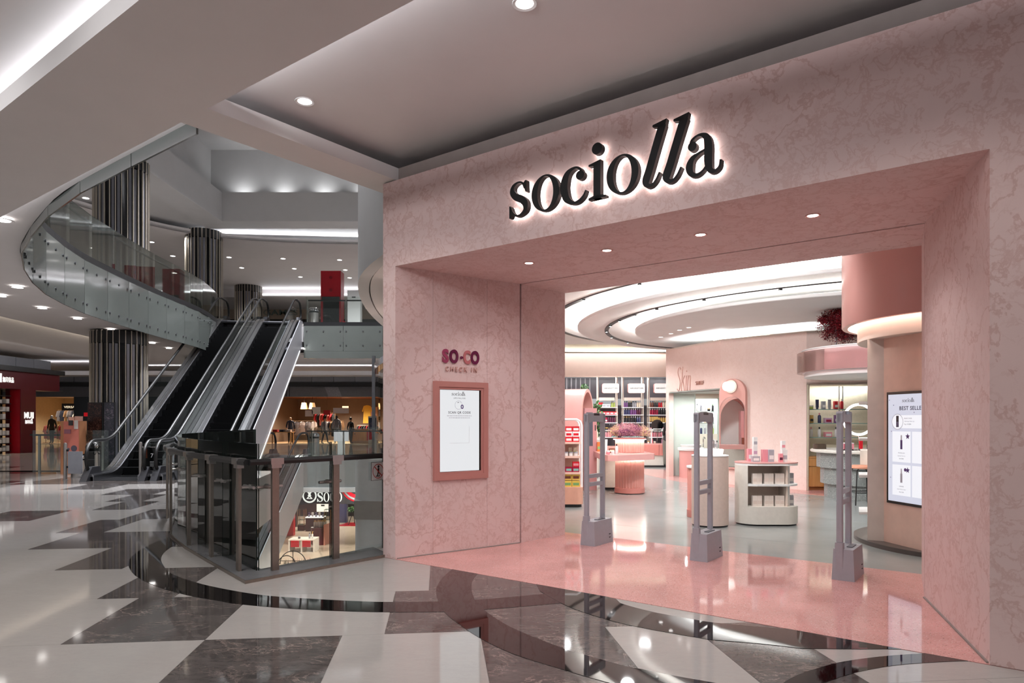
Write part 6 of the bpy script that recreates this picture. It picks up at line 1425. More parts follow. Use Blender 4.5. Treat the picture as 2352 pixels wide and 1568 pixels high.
def leafcloud(name, c, r, n, mats, par, lw=.035, world=True, sz=(1, 1, 1), seedr=1, kind='stuff', shape=None, clumps=0):
    """a cloud of small petals or leaves; with clumps they gather into sprays"""
    rnd = random.Random(seedr); cl = []
    while len(cl) < clumps:
        p = Vector((rnd.uniform(-1, 1), rnd.uniform(-1, 1), rnd.uniform(-1, 1)))
        if .15 < p.length < .92: cl.append((p, rnd.uniform(.12, .26)))
    for mi, mt in enumerate(mats):
        m = MB()
        for i in range(n // len(mats)):
            while True:
                if cl:
                    q0, w0 = cl[rnd.randrange(len(cl))]; p = q0 + Vector((rnd.gauss(0, w0), rnd.gauss(0, w0), rnd.gauss(0, w0)))
                    if p.length < 1.15: break
                else:
                    p = Vector((rnd.uniform(-1, 1), rnd.uniform(-1, 1), rnd.uniform(-1, 1)))
                    if .25 < p.length < 1: break
            if shape and not shape(p, mi): continue
            q = Vector((p.x * r * sz[0], p.y * r * sz[1], p.z * r * sz[2])) + Vector(c); u = Vector((rnd.uniform(-1, 1), rnd.uniform(-1, 1), rnd.uniform(-1, 1))).normalized(); w = u.orthogonal().normalized(); L = lw * rnd.uniform(.6, 1.3)
            m.add([q, q + u * L * .5 + w * L * .35, q + u * L, q + u * L * .5 - w * L * .35], [(0, 1, 2, 3)])
        m.build(name[mi] if isinstance(name, (list, tuple)) else name, mt, par, kind=kind)
lg = [M('leaf_green', (62, 104, 48), .5, 0, .3), M('leaf_dark', (34, 66, 32), .5, 0, .3)]
pl = thing('potted_plant', 'tall leafy green plant in a pale pot between the kiosk and the shelves', 'plant', (2.32, 19.0, 0)); MB().lathe([(.10, 0), (.13, .05), (.14, 1.02), (.12, 1.02)], (2.36, 19.0, .002), 20).build('pot', M('pot_pale', (206, 204, 194), .5), pl, smooth=True); leafcloud('leaves', (2.36, 18.98, 1.5), .2, 260, lg, pl, .11, sz=(.7, .7, 2.6)); MB().cyl((2.36, 19, 1.0), (2.36, 19, 1.9), .008, 6).build('stem', lg[1], pl)
pl = thing('moss_plant', 'small round green plant on top of the pink arch cabinet', 'plant', (1.55, 15.5, 2.17)); leafcloud('leaves', (1.62, 15.3, 2.23), .09, 120, lg, pl, .05, sz=(1, 1, .7)); MB().lathe([(.05, 2.165), (.06, 2.2)], (1.62, 15.3, 0), 12).build('pot', cream, pl)
# ---- display shelf just inside the left reveal
ls = thing('display_shelf', 'salmon round-ended gondola shelf just inside the left reveal', 'shelf', (.7, 12.0, 0))
def half(x0, x1, y0, y1): r = (y1 - y0) / 2; return [(x0, y0), (x0, y1)] + arc(x1 - .08, (y0 + y1) / 2, r, 90, -90, 10)
bs_ = rrect(.72, 12.05, 1.02, .62, .10, 5)
MB().prism(rrect(.72, 12.05, .98, .58, .10, 5), .002, .055).build('toe_kick', black_trim, ls); MB().prism(bs_, .055, .345).build('base', M('salmon_paint', (214, 160, 138), .5), ls)
for z in (.60, .88, 1.125): MB().prism(rrect(.72, 12.08, .96, .5, .03, 2), z - .035, z).build('shelf', M('salmon_pale', (226, 188, 172), .5), ls)
MB().box(.72, 12.2, .345, .96, .02, 1.0).build('back_panel', M('salmon_pale', (226, 188, 172), .5), ls)
for y in (11.85, 12.3): MB().tube([(1.21, y, .345), (1.21, y, 1.42), (1.185, y, 1.48), (1.13, y, 1.515), (.25, y, 1.515)], .018, 8).build('tube_frame', shop_white, ls, smooth=True)
for z, nm, rows in ((1.125, 'top', [('wide', 'red', 'white', 2, 0), ('wide', 'white', 'red', 2, .09), ('wide', 'red', 'white', 2, .18)]), (.88, 'second', [('jar', 'white', 'grey', 3, 0), ('box', 'cream', 'lime', 2, -1)]), (.60, 'third', [('wide', 'crimson', 'teal', 2, 0), ('wide', 'red', 'pink', 1, .09)]), (.345, 'bottom', [('wide', 'yellow', 'green', 2, 0), ('wide', 'yellow', 'brown', 2, .10)])):
    for k, c, cp, n_, dz in rows:
        for i in range(n_):
            s_ = 1.0 if nm != 'bottom' else 1.15
            x = 1.115 - i * (.125 * s_ if k == 'wide' else .085) ; y = 11.93
            if dz == -1: x -= .0; y = 12.1; dz2 = 0
            else: dz2 = dz * s_ + (.0005 if dz else 0)
            goods(k, c, cp, (x, y, z + dz2), '%s %s %s the %s shelf of the salmon gondola' % (c, {'wide': 'low box with %s label' % cp, 'jar': 'jar with %s lid' % cp, 'box': 'upright box'}[k], 'stacked on' if dz > 0 else 'standing on', nm), '%s goods on the %s gondola shelf %s' % (c, nm, 'stacked' if dz > 0 else 'standing'), s_)
# ---- cream podium with orange bottles
pd = thing('podium', 'tall cream podium with orange bottles behind the left security gate', 'podium', (2.05, 18.15, 0)); MB().bbox(2.05, 18.15, .03, .46, .46, .96, .02).build('body', cream, pd); MB().box(2.05, 18.15, 0, .42, .42, .03).build('toe_kick', black_trim, pd); MB().bbox(2.05, 18.15, .99, .5, .5, .03, .02).build('top', shop_white, pd)
for i, (dx, c) in enumerate(((-.14, 'orange'), (-.02, 'gold'), (.10, 'orange'), (.18, 'cream'))): goods('bottle', c, 'white' if i != 1 else 'orange', (2.05 + dx, 18.0, 1.021), ('left orange', 'gold', 'right orange', 'cream')[i] + ' bottle on the tall cream podium', None, 1.7 if i == 1 else 1.35)
# ---- island counter with ribbed planter drum
ic = thing('island_counter', 'white island counter with a pink wedge-shaped top beside the ribbed planter', 'counter', (2.2, 14.4, 0))
ip_ = [(1.77, 15.4), (1.73, 13.15), (1.82, 12.95), (2.0, 12.9)] + [(2.79, 13.42), (2.84, 13.6), (2.80, 14.6), (2.5, 15.5)]
MB().prism(ip_, .73, .84).build('pink_top', pink_gloss, ic); MB().prism([(1.98, 15.3), (1.93, 14.9), (2.02, 14.75), (2.25, 14.72), (2.6, 14.8), (2.6, 15.4)], .05, .73).build('body', offwhite, ic); MB().prism([(2.0, 15.28), (1.96, 14.92), (2.04, 14.78), (2.25, 14.75), (2.58, 14.83), (2.58, 15.38)], .002, .05).build('toe_kick', black_trim, ic)
rib_m = M('rib_pink', (226, 160, 148), .3, 0, .02)
def ribs(par, c, r, z0, z1, n=30, name='ribbed_shell'):
    pts = []
    for k in range(n):
        for j in range(5):
            a = 2 * math.pi * (k + j / 5) / n; pts.append((c[0] + (r - .024 + .03 * math.sin(math.pi * (j + .5) / 5)) * math.cos(a), c[1] + (r - .024 + .03 * math.sin(math.pi * (j + .5) / 5)) * math.sin(a)))
    return MB().prism(pts, z0, z1).build(name, rib_m, par, smooth=True)
pc_ = (2.43, 14.10)
rd = thing('ribbed_planter', 'lit pink ribbed drum planter rising through the island counter', 'planter', (*pc_, 0))
MB().lathe([(.30, .012), (.31, .02), (.31, .115), (.30, .12)], (*pc_, 0), 48).build('base_ring', pink_coral, rd, smooth=True); MB().lathe([(.29, .002), (.29, .015)], (*pc_, 0), 40).build('toe_kick', black_trim, rd)
ribs(rd, pc_, .29, .12, .715); ribs(rd, pc_, .29, .845, 1.10)
ledr = EM('led_planter', (255, 244, 232), 42)
for z in (.722, 1.105):
    MB().lathe([(.296, z), (.330, z), (.330, z + .004), (.296, z + .004)], (*pc_, 0), 48, False).build('led_ring', ledr, rd)
MB().lathe([(.30, 1.11), (.336, 1.112), (.336, 1.14), (.28, 1.14)], (*pc_, 0), 48).build('top_ring', pink_coral, rd, smooth=True)
bq = thing('flower_bouquet', 'low mound of dried pink, purple and cream flowers in the ribbed planter', 'flowers', (*pc_, 1.14))
fm_ = [M('bloom_pink', (196, 128, 140), .7, 0, .3), M('bloom_purple', (112, 42, 86), .7, 0, .3), M('bloom_cream', (216, 190, 132), .7, 0, .2)]
leafcloud(['pink_blooms', 'purple_blooms', 'cream_blooms'], (pc_[0], pc_[1], 1.26), .36, 26000, fm_, bq, .020, sz=(1.1, 1, .50), clumps=70, seedr=4, shape=lambda p, mi: (p.z > -.45) and ((mi == 1 and ((p.x + .35) ** 2 + (p.z + .2) ** 2 < .28 or (p.x - .35) ** 2 + (p.z - .45) ** 2 < .06)) or (mi == 2 and (p.x < -.6 or p.x > .5)) or mi == 0))
for x, y, k, c, cp, s_, lb in ((1.86, 14.6, 'box', 'orange', 'green', 1.4, 'orange box with a green label at the back of the pink island top'), (1.97, 14.75, 'box', 'brown', 'orange', 1.3, 'brown box beside the orange box on the island top'), (1.90, 13.9, 'tube', 'white', 'white', 1.6, 'tall white tube standing on the pink island top'), (2.04, 13.95, 'wide', 'brown', 'cream', 1.0, 'low brown box on the pink island top'), (2.06, 13.45, 'bottle', 'white', 'black', 1.1, 'white bottle with black cap by the ribbed planter'), (1.87, 13.3, 'jar', 'pink', 'white', 1.0, 'pink jar near the front corner of the island top'), (1.95, 13.2, 'jar', 'white', 'white', .9, 'white jar near the front corner of the island top')): goods(k, c, cp, (x, y, .8405), lb, None, s_)
# ---- cream cylinder podium with lit basin, ribbed stool
cp2 = (2.83, 9.76)
cy_ = thing('cylinder_podium', 'cream textured cylinder podium behind the middle security gate', 'podium', (*cp2, 0)); MB().lathe([(.245, .002), (.245, .025)], (*cp2, 0), 40).build('toe_kick', black_trim, cy_); MB().lathe([(.255, .025), (.255, .985), (.25, .99)], (*cp2, 0), 56).build('drum', cream_tex, cy_, smooth=True); MB().lathe([(.258, .99), (.258, 1.005), (.25, 1.008)], (*cp2, 0), 56).build('top', shop_white, cy_, smooth=True)
bsn = thing('tester_basin', 'glowing white round basin on the cream cylinder podium', 'basin', (*cp2, 1.008)); MB().lathe([(.175, 1.009), (.19, 1.085), (.18, 1.09), (.165, 1.03), (.01, 1.025)], (*cp2, 0), 40).build('bowl', EM('basin_lit', (255, 252, 246), .9), bsn, smooth=True); MB().cyl((cp2[0] + .1, cp2[1] + .15, 1.009), (cp2[0] + .1, cp2[1] + .15, 1.2), .01, 8).tube([(cp2[0] + .1, cp2[1] + .15, 1.19), (cp2[0] + .08, cp2[1] + .1, 1.21), (cp2[0] + .05, cp2[1] + .04, 1.19)], .008, 8).build('tap', chrome, bsn)
st_ = (2.93, 10.62); rs = thing('ribbed_stool', 'pink ribbed drum stool with a white top behind the cream podium', 'stool', (*st_, 0)); MB().lathe([(.20, .002), (.205, .01), (.205, .115)], (*st_, 0), 32).build('base_ring', pink_coral, rs, smooth=True); ribs(rs, st_, .19, .115, .76, 20); MB().lathe([(.20, .76), (.21, .765), (.21, .79), (.2, .795)], (*st_, 0), 32).build('top', shop_white, rs, smooth=True)
# ---- stadium shelf unit with boxes
ux, uy = 3.69, 9.92
su = thing('shelf_unit', 'cream stadium-shaped shelf unit holding rows of beige boxes', 'shelf', (ux, uy, 0))
def stad(k=0.0): return [(p[0], p[1]) for p in arc(ux - .17, uy, .27 - k, 100, 260, 14)] + [(p[0], p[1]) for p in arc(ux + .17, uy, .27 - k, -80, 80, 14)]
MB().prism(stad(.02), .002, .025).build('toe_kick', black_trim, su); MB().prism(stad(), .025, .275).build('base', offwhite, su, smooth=True)
MB().prism(stad(), .855, .885).build('top', shop_white, su); MB().prism(stad(-.004), .885, .902).build('pink_top', pink_gloss, su); MB().prism(stad(.005), .565, .592).build('shelf', shop_white, su)
MB().prism([(p[0], p[1]) for p in arc(ux - .17, uy, .27, 128, 232, 10)], .275, .855).build('side_panel', offwhite, su, smooth=True)
MB().box(ux - .06, uy + .06, .275, .56, .02, .58).build('back_panel', M('unit_inner', (232, 214, 200), .6), su); MB().box(ux + .215, uy - .08, .275, .02, .30, .58).build('divider', M('unit_inner', (232, 214, 200), .6), su); MB().box(ux + .26, uy - .04, .275, .06, .2, .58).build('post', shop_white, su)
PC['beige'] = M('pack_beige', (242, 230, 220), .5); PC['beige2'] = M('pack_beige2', (232, 214, 202), .5)
for z, row in ((.5925, 'upper'), (.2755, 'lower')):
    for gi, gx in enumerate((-.225, -.06, .095)):
        for k in (0, 1):
            lb = '%s beige box of the %s pair on the %s shelf of the stadium unit' % (('left', 'right')[k], ('left', 'middle', 'right')[gi], row)
            goods('box', 'beige', 'beige2', (ux + gx + k * .066, uy - .16, z), lb, 'beige boxes on the stadium unit', 1.08)
    goods('box', 'grey', 'white', (ux + .335, uy - .06, z), 'grey box on the open round end of the %s stadium shelf' % row, None, 1.05)
for dx, dy, z, k, c, cp, s_, lb in ((-.17, -.05, 0, 'wide', 'grey', 'white', .9, 'pale grey low box under the left stack on the stadium unit'), (-.18, -.05, .0815, 'box', 'white', 'mauve', 1.0, 'white box in the left stack on the stadium unit'), (-.21, .06, 0, 'box', 'pink', 'white', 1.3, 'tall blush box behind the left stack on the stadium unit'), (-.178, -.05, .222, 'box', 'white', 'grey', .95, 'topmost white box of the left stack on the stadium unit'), (-.03, -.02, 0, 'box', 'pink', 'pink', 1.25, 'pink box in the middle of the stadium unit top'), (.045, -.06, 0, 'box', 'grey', 'white', 1.25, 'grey-white box beside the pink box on the stadium unit'), (.185, -.07, 0, 'box', 'plum', 'plum', .85, 'dusky rose box at the right of the stadium unit top'), (.245, -.04, 0, 'box', 'white', 'grey', 1.25, 'white box at the right of the stadium unit top'), (.235, -.03, .1755, 'box', 'white', 'pink', .9, 'small white box stacked highest at the right of the stadium unit')): goods(k, c if c != 'plum' else 'pink', cp, (ux + dx, uy + dy, .9025 + z), lb, None, s_)
# ---- skin alcove
SK_ = [[(.30, .90, .03), (.22, .99, .03), (.10, .93, .03), (.05, .76, .03), (.16, .56, .03), (.24, .38, .03), (.20, .12, .03), (.08, .01, .03), (-.02, .10, .03)], [(.46, 1.0, .028), (.40, .5, .028), (.34, 0, .028)], [(.62, .62, .028), (.50, .50, .028), (.40, .36, .028)], [(.46, .44, .028), (.54, .22, .028), (.60, .0, .028)], [(.76, .62, .028), (.73, .3, .028), (.70, 0, .028)], [(.90, .62, .028), (.87, .3, .028), (.84, 0, .028)], [(.89, .46, .028), (.98, .60, .028), (1.08, .56, .028), (1.07, .36, .028), (1.03, .0, .028)]]
sdn = sd.normalized(); skn = sdn.cross(UP)
def skp(x, z): return S0 + sd * .235 + sdn * (x * .56) + skn * .0 + Vector((0, 0, 2.26 + z * .62))
for k_, st in enumerate(SK_ + ['dot']):
    m = MB()
    for q in (stroke(st, 5) if st != 'dot' else ballq(.785, .80, .03, 12)):
        n_ = len(q); pts = [skp(p.x, p.y) for p in q]; m.add([p for p in pts] + [p + skn * .02 for p in pts], [tuple(range(n_)), tuple(range(n_, 2 * n_))] + [(i, (i + 1) % n_, n_ + (i + 1) % n_, n_ + i) for i in range(n_)])
    m.build('raised_letter', M('skin_letter', (226, 186, 174), .5), wall_skin, fix=True)
text('SHELF', .14, M('skin_letter2', (190, 140, 126), .5), wall_skin, S0 + sd * .655 + Vector((-.012, -.005, 2.42)), sd, UP, 'raised_lettering', .010, -.002, width=.34)
cb2 = thing('basin_cabinet', 'pink half-round cabinet with a white basin inside the skin alcove', 'cabinet', (4.74, 18.1, 0)); MB().lathe([(.30, .002), (.30, .70)], (4.74, 18.1, 0), 40).build('drum', pink_gloss, cb2, smooth=True); MB().lathe([(.33, .70), (.34, .71), (.34, .77), (.33, .78)], (4.74, 18.1, 0), 40).build('worktop', shop_white, cb2, smooth=True); MB().lathe([(.26, .78), (.27, .85), (.25, .855), (.22, .80), (.01, .79)], (4.74, 18.1, 0), 40).build('basin', shop_white, cb2, smooth=True)
sk = thing('wash_counter', 'pale wash counter with chrome tap at the back of the skin alcove', 'counter', (5.25, 18.2, 0)); MB().box(5.30, 18.25, .0, .5, .42, .70).build('body', pink_paint, sk); MB().bbox(5.30, 18.25, .70, .54, .46, .05, .03).build('worktop', shop_white, sk); MB().tube([(5.14, 18.35, .75), (5.14, 18.35, 1.0), (5.14, 18.30, 1.05), (5.14, 18.2, 1.04), (5.14, 18.18, 1.0)], .012, 8).build('tap', chrome, sk, smooth=True)
for x, k, c, cp, s_, lb in ((5.26, 'pump', 'teal', 'white', 1.1, 'teal pump bottle by the tap in the skin alcove'), (5.36, 'box', 'white', 'grey', 1.7, 'tall white box on the wash counter of the skin alcove'), (5.44, 'bottle', 'white', 'black', 1.2, 'white bottle with black cap on the wash counter')): goods(k, c, cp, (x, 18.12, .7505), lb, None, s_)
gs_ = thing('glass_shelf', 'upper glass shelf of the lit niche in the skin alcove', 'shelf', (5.28, 18.7, 1.75)); MB().box(5.28, 18.70, 1.742, .58, .26, .008).build('glass', shelf_glass, gs_); MB().box(5.28, 18.83, 1.73, .58, .015, .012).build('rail', chrome, gs_)
gs2 = thing('glass_shelf', 'lower glass shelf of the lit niche in the skin alcove', 'shelf', (5.28, 18.7, 1.43)); MB().box(5.28, 18.70, 1.422, .58, .26, .008).build('glass', shelf_glass, gs2); MB().box(5.28, 18.83, 1.41, .58, .015, .012).build('rail', chrome, gs2)
for z, nm, cs in ((1.7505, 'upper glass', ('white', 'grey', 'white', 'black', 'black')), (1.4305, 'lower glass', ('green', 'grey', 'cream', 'teal', 'grey')), (1.1305, 'bottom', ('white', 'navy', 'grey', 'white', 'lime'))):
    for i, c in enumerate(cs): goods(('bottle', 'pump', 'bottle', 'jar', 'bottle')[i], c, ('black', 'white', 'white', 'gold', 'green')[i], (5.07 + i * .105, 18.68, z), '%s %s, %s from left, on the %s shelf of the skin niche' % (c, ('bottle', 'pump bottle', 'bottle', 'jar', 'bottle')[i], ('first', 'second', 'third', 'fourth', 'fifth')[i], nm), None, 1.15)
# ---- arched mirror with disc lamp on the long pink wall
wd_ = (S2 - S1).normalized(); wn = Vector((wd_.y, -wd_.x, 0)); wn = -wn if wn.y > 0 else wn
def mp_(t, z, off): return S1 + wd_ * t + wn * off + Vector((0, 0, z))
tm = (onplane(1686, 950, S1, wn) - S1).dot(wd_); hw = (onplane(1715, 950, S1, wn) - onplane(1656, 950, S1, wn)).length / 2
mr = thing('arched_mirror', 'tall arched mirror on a pink arched back panel with a round wall lamp', 'mirror', mp_(tm, 0, 0))
def archslab(par, name, mat_, hw_, z0, zc_, d0, d1, n=20):
    pts = [(-hw_, z0), (hw_, z0)] + [(hw_ * math.cos(math.pi * i / n), zc_ + hw_ * math.sin(math.pi * i / n)) for i in range(n + 1)]
    m = MB(); k = len(pts); m.add([mp_(tm + a, z, d1) for a, z in pts] + [mp_(tm + a, z, d0) for a, z in pts], [tuple(range(k)), tuple(range(k, 2 * k))[::-1]] + [(i, (i + 1) % k, k + (i + 1) % k, k + i) for i in range(k)])
    return m.build(name, mat_, par, fix=True)
archslab(mr, 'back_panel', pink_paint, hw * 1.02, .38, 2.13, .0, .09)
archslab(mr, 'mirror_rim', chrome, hw * .97, .42, 1.73, .088, .100); archslab(mr, 'mirror_glass', mirror, hw * .94, .44, 1.73, .098, .1015)
wl = thing('wall_lamp', 'round white drum wall lamp at the top of the pink arched panel', 'lamp', mp_(tm - .02, 2.28, .09)); MB().cyl(mp_(tm - .02, 2.28, .09), mp_(tm - .02, 2.28, .12), hw * .47, 32).build('rose', cream, wl); MB().cyl(mp_(tm - .02, 2.28, .12), mp_(tm - .02, 2.28, .30), hw * .33, 32).build('lit_drum', EM('lamp_drum', (255, 252, 246), 2.2), wl)
# ---- right recess: glass shelves, cabinet, stepped counter
oc = thing('oak_cabinet', 'oak base cabinet under the lit glass shelves at the right', 'cabinet', (6.6, 14.8, 0)); MB().box(7.4, 14.86, .07, 2.1, .42, .62).build('carcass', oak, oc); MB().box(7.4, 14.88, .005, 2.1, .38, .065).build('toe_kick', M('oak_darker', (150, 96, 50), .6), oc); MB().box(7.4, 14.86, .69, 2.14, .44, .03).build('worktop', oak, oc)  # toe kick in a darker oak tone
for i in range(4): MB().box(6.61 + i * .52, 14.637, .52, .49, .018, .155).build('drawer', oak, oc); MB().box(6.61 + i * .52, 14.637, .085, .49, .018, .42).build('door', oak, oc)
for k, z in enumerate((1.745, 1.44, 1.13)):
    t = thing('glass_shelf', ('top', 'middle', 'bottom')[k] + ' glass shelf in the cream lit recess at the right', 'shelf', (7.4, 15.05, z)); MB().obox((6.52, 15.02, z - .012), (2.2, -.40, 0), (.02, .25, 0), (0, 0, .012)).build('glass', shelf_glass, t); MB().obox((6.52, 15.02, z - .016), (2.2, -.40, 0), (.001, .012, 0), (0, 0, .018)).build('edge', M('edge_green', (150, 180, 168), .2), t)
    for i, (c, kd, cp) in enumerate((('lime', 'jar', 'white'), ('navy', 'tube', 'navy'), ('grey', 'box', 'white'), ('grey', 'tube', 'grey'), ('red', 'box', 'white'), ('red', 'bottle', 'white')) if k == 0 else (('gold', 'box', 'black'), ('navy', 'bottle', 'pink'), ('mauve', 'wide', 'crimson'), ('purple', 'box', 'white')) if k == 1 else (('white', 'bottle', 'pink'), ('white', 'bottle', 'black'), ('pink', 'wide', 'white'), ('white', 'bottle', 'black'))):
        x = 6.62 + i * (.125 if k == 0 else .17); goods(kd, c, cp, (x, 15.13 - (x - 6.52) * .18, z + .0005), '%s %s, number %s from left, on %s glass shelf of cream recess' % (c, {'wide': 'low box'}.get(kd, kd), ('one', 'two', 'three', 'four', 'five', 'six')[i], ('top', 'middle', 'bottom')[k]), None, 1.25)
po = thing('shelf_upright', 'pair of slim metal shelf uprights at the left of the cream recess', 'shelf upright', (6.5, 15.2, .72))
for x in (6.50, 6.58): MB().box(x, 15.2, .72, .018, .018, 1.53).build('rod', chrome, po)
po = thing('shelf_upright', 'pair of slim metal shelf uprights in the middle of the cream recess', 'shelf upright', (7.25, 15.08, .72))
for x in (7.22, 7.30): MB().box(x, 15.07, .72, .018, .018, 1.53).build('rod', chrome, po)
sc_ = (6.95, 13.35)
sco = thing('stepped_counter', 'round stepped grey terrazzo counter with a white top at the right', 'counter', (*sc_, 0))
for i, (r, z0, z1) in enumerate(((.78, .004, .27), (.85, .27, .585), (.92, .585, .865))): MB().lathe([(r, z0), (r, z1)], (*sc_, 0), 22).build('terrazzo_tier', grey_terrazzo, sco)
MB().lathe([(.95, .865), (1.02, .88), (1.03, .915), (1.01, .93), (.9, .932)], (*sc_, 0), 64).build('worktop', M('counter_white', (228, 224, 214), .3), sco, smooth=True)
for x, y, k, c, cp, s_, lb in ((6.36, 12.95, 'wide', 'white', 'pink', 1.6, 'pale lipstick display block on the stepped counter'), (6.50, 12.72, 'tube', 'red', 'black', 1.2, 'red lip tube on the stepped counter'), (6.62, 12.68, 'bottle', 'black', 'gold', .9, 'small black bottle on the stepped counter')): goods(k, c, cp, (x, y, .9325), lb, None, s_)
for i in range(5): goods('tube', 'crimson' if i % 2 else 'pink', 'black', (6.24 + i * .045, 12.86, .9325), '%s lip tester, %s from the left, before the lipstick block' % ('crimson' if i % 2 else 'pink', ('first', 'second', 'third', 'fourth', 'fifth')[i]), 'lip testers on the stepped counter', .75)
ty = thing('makeup_tray', 'dark rounded makeup tray at the left edge of the stepped counter', 'tray', (6.12, 13.6, .9325)); MB().bbox(6.13, 13.6, .9325, .22, .16, .02, .04, 5).build('base', M('tray_dark', (70, 56, 44), .4), ty); MB().sweep([Vector((x, y, 0)) for x, y in rrect(6.13, 13.6, .21, .15, .04, 5)], [(-.005, .95), (.005, .95), (.005, 1.03), (-.005, 1.03)], True).build('wall', M('tray_dark', (70, 56, 44), .4), ty)
rg = thing('ring_light', 'white glowing ring light on a thin stand on the stepped counter', 'lamp', (6.58, 12.95, .9325)); MB().tube([(6.58 + .285 * math.cos(2 * math.pi * k / 40), 12.95, 1.515 + .285 * math.sin(2 * math.pi * k / 40)) for k in range(40)], .024, 10, True).build('tube', EM('ring_tube', (255, 253, 250), 2.6), rg, smooth=True); MB().cyl((6.58, 12.95, .945), (6.58, 12.95, 1.21), .008, 8).build('stem', chrome, rg); MB().lathe([(.09, .9325), (.09, .945)], (6.58, 12.95, 0), 20).build('foot', chrome, rg)
bst = thing('bar_stool', 'bar stool with a cream shell back, orange seat and black legs', 'stool', (6.25, 12.2, 0))
for sx, sy in ((-1, -1), (1, -1), (1, 1), (-1, 1)): MB().tube([(6.25 + sx * .21, 12.2 + sy * .20, .002), (6.25 + sx * .15, 12.2 + sy * .13, .60), (6.25 + sx * .10, 12.2 + sy * .09, .635)], .011, 8).build('leg', black_trim, bst, smooth=True)
MB().tube([(6.25 + sx * .19, 12.2 + sy * .175, .22) for sx, sy in ((-1, -1), (1, -1), (1, 1), (-1, 1))], .009, 6, True).build('footrest', black_trim, bst); MB().lathe([(.15, .635), (.19, .65), (.19, .68), (.15, .70)], (6.25, 12.2, 0), 28).build('seat', M('seat_orange', (222, 156, 128), .6), bst, smooth=True)
m = MB(); m.sweep([Vector((x, y, 0)) for x, y in arc(6.27, 12.2, .22, -75, 75, 12)], [(0, .62), (.025, .62), (.035, .95), (.01, .98), (-.005, .95)]); m.build('shell_back', M('shell_cream', (216, 206, 194), .5), bst, smooth=True)
# ---- pink ring canopy with rod and red flowers
cn = thing('ring_canopy', 'glossy pink ring canopy with a white lower rim over the stepped counter', 'canopy', (7.0, 13.3, 2.3)); cc = (7.0, 13.0)
MB().lathe([(1.26, 2.42), (1.36, 2.42), (1.36, 2.84), (1.26, 2.84)], (*cc, 0), 72).build('ring', M('canopy_pink', (248, 230, 229), .15, 0, .01, 2, .6), cn, smooth=True); MB().lathe([(1.22, 2.33), (1.32, 2.335), (1.32, 2.42)], (*cc, 0), 72).build('lower_rim', shop_white, cn, smooth=True); MB().lathe([(1.26, 2.84), (1.37, 2.842), (1.37, 2.86), (1.24, 2.865)], (*cc, 0), 72).build('top_rim', shop_white, cn, smooth=True)
MB().lathe([(1.36, 2.42), (1.455, 2.42), (1.455, 2.80), (1.445, 2.80), (1.445, 2.425)], (*cc, 0), 72, False).build('acrylic_skirt', GLASS('pink_acrylic', (253, 234, 234), .12, .8), cn, smooth=True)
MB().cyl((6.17, 13.0, 2.84), (6.17, 13.0, 3.60), .022, 12).build('rod', M('rod_grey', (176, 170, 172), .3, .6), cn)
rf = thing('flower_cluster', 'hanging cluster of dark red dried flowers round the canopy rod', 'flowers', (6.28, 13.0, 3.3)); leafcloud(['crimson_blooms', 'dark_blooms'], (6.30, 12.98, 3.33), .40, 20000, [M('bloom_crimson', (150, 22, 38), .7, 0, .4), M('bloom_wine', (92, 14, 26), .7, 0, .4)], rf, .026, sz=(1.1, .9, .88), clumps=55, seedr=9)
# ================================================================ LOWER GROUND FLOOR
lb = struct('wall_back'); YB, ZF = 36.3, -5.5
MB().box(-10, YB, -2.92, 24, .4, 1.62).build('black_fascia', M('fascia_black', (34, 34, 38), .4), lb)
MB().box(-10, 58, ZF, 40, .2, 4.2).build('rear_panel', M('store_rear', (120, 104, 92), .6), lb)
MB().box(-13.6, 50, ZF, 5, .2, 2.6).build('dark_display', black_trim, lb)
sgo = thing('shop_sign', 'white SOGO lettering with a round emblem on the black fascia below', 'sign', (-10, YB - .21, -2.6))
def lp(u, v, off=.21): return at(u, v, YB - off)
c0, c1_ = lp(729, 1142), lp(787, 1142); x_ = c0.x
for ch_ in 'soco':
    w_ = (c1_ - c0).length / 4; g_ = glyph(ch_, Vector((x_, YB - .22, -2.80)), (1, 0, 0), UP, .50, .03, sign_white, sgo, 'letter', 0, w_ * .92 / (GLYPH[ch_][0] * .50))
    if ch_ == 'c': MB().box(x_ + w_ * .68, YB - .235, -2.78, w_ * .22, .03, .24).box(x_ + w_ * .62, YB - .235, -2.58, w_ * .42, .03, .05).build('letter_bar', sign_white, g_)
    x_ += w_
ce = lp(711, 1138); m = MB(); n = 36
for r0, r1, a in ((.30, .38, 0),):
    for k in range(n):
        t0, t1 = 2 * math.pi * k / n, 2 * math.pi * (k + 1) / n; m.quad(*[ce + Vector((r * math.cos(t), -.01, r * math.sin(t))) for r, t in ((r0, t0), (r1, t0), (r1, t1), (r0, t1))])
def tri(a, b, c): m.add([ce + Vector((x, -.01, z)) for x, z in (a, b, c)], [(0, 1, 2)])
tri((-.17, -.17), (.17, -.17), (0, .05)); m.quad(*[ce + Vector((x, -.012, z)) for x, z in ((-.14, .22), (-.04, .22), (.10, .0), (.02, -.03))]); m.quad(*[ce + Vector((x, -.012, z)) for x, z in ((.14, .22), (.04, .22), (-.10, .0), (-.02, -.03))])
m.build('emblem', sign_white, sgo)
m = MB(); tri2 = [ce + Vector((x, -.014, z)) for x, z in ((-.06, -.13), (.06, -.13), (0, -.05))]; m.add(tri2, [(0, 1, 2)]); m.build('emblem_hole', M('fascia_black', (34, 34, 38), .4), sgo)
sw = thing('sign_swirl', 'red and grey curved band graphic on the black fascia below', 'sign', lp(815, 1130)); cs2 = lp(822, 1112)
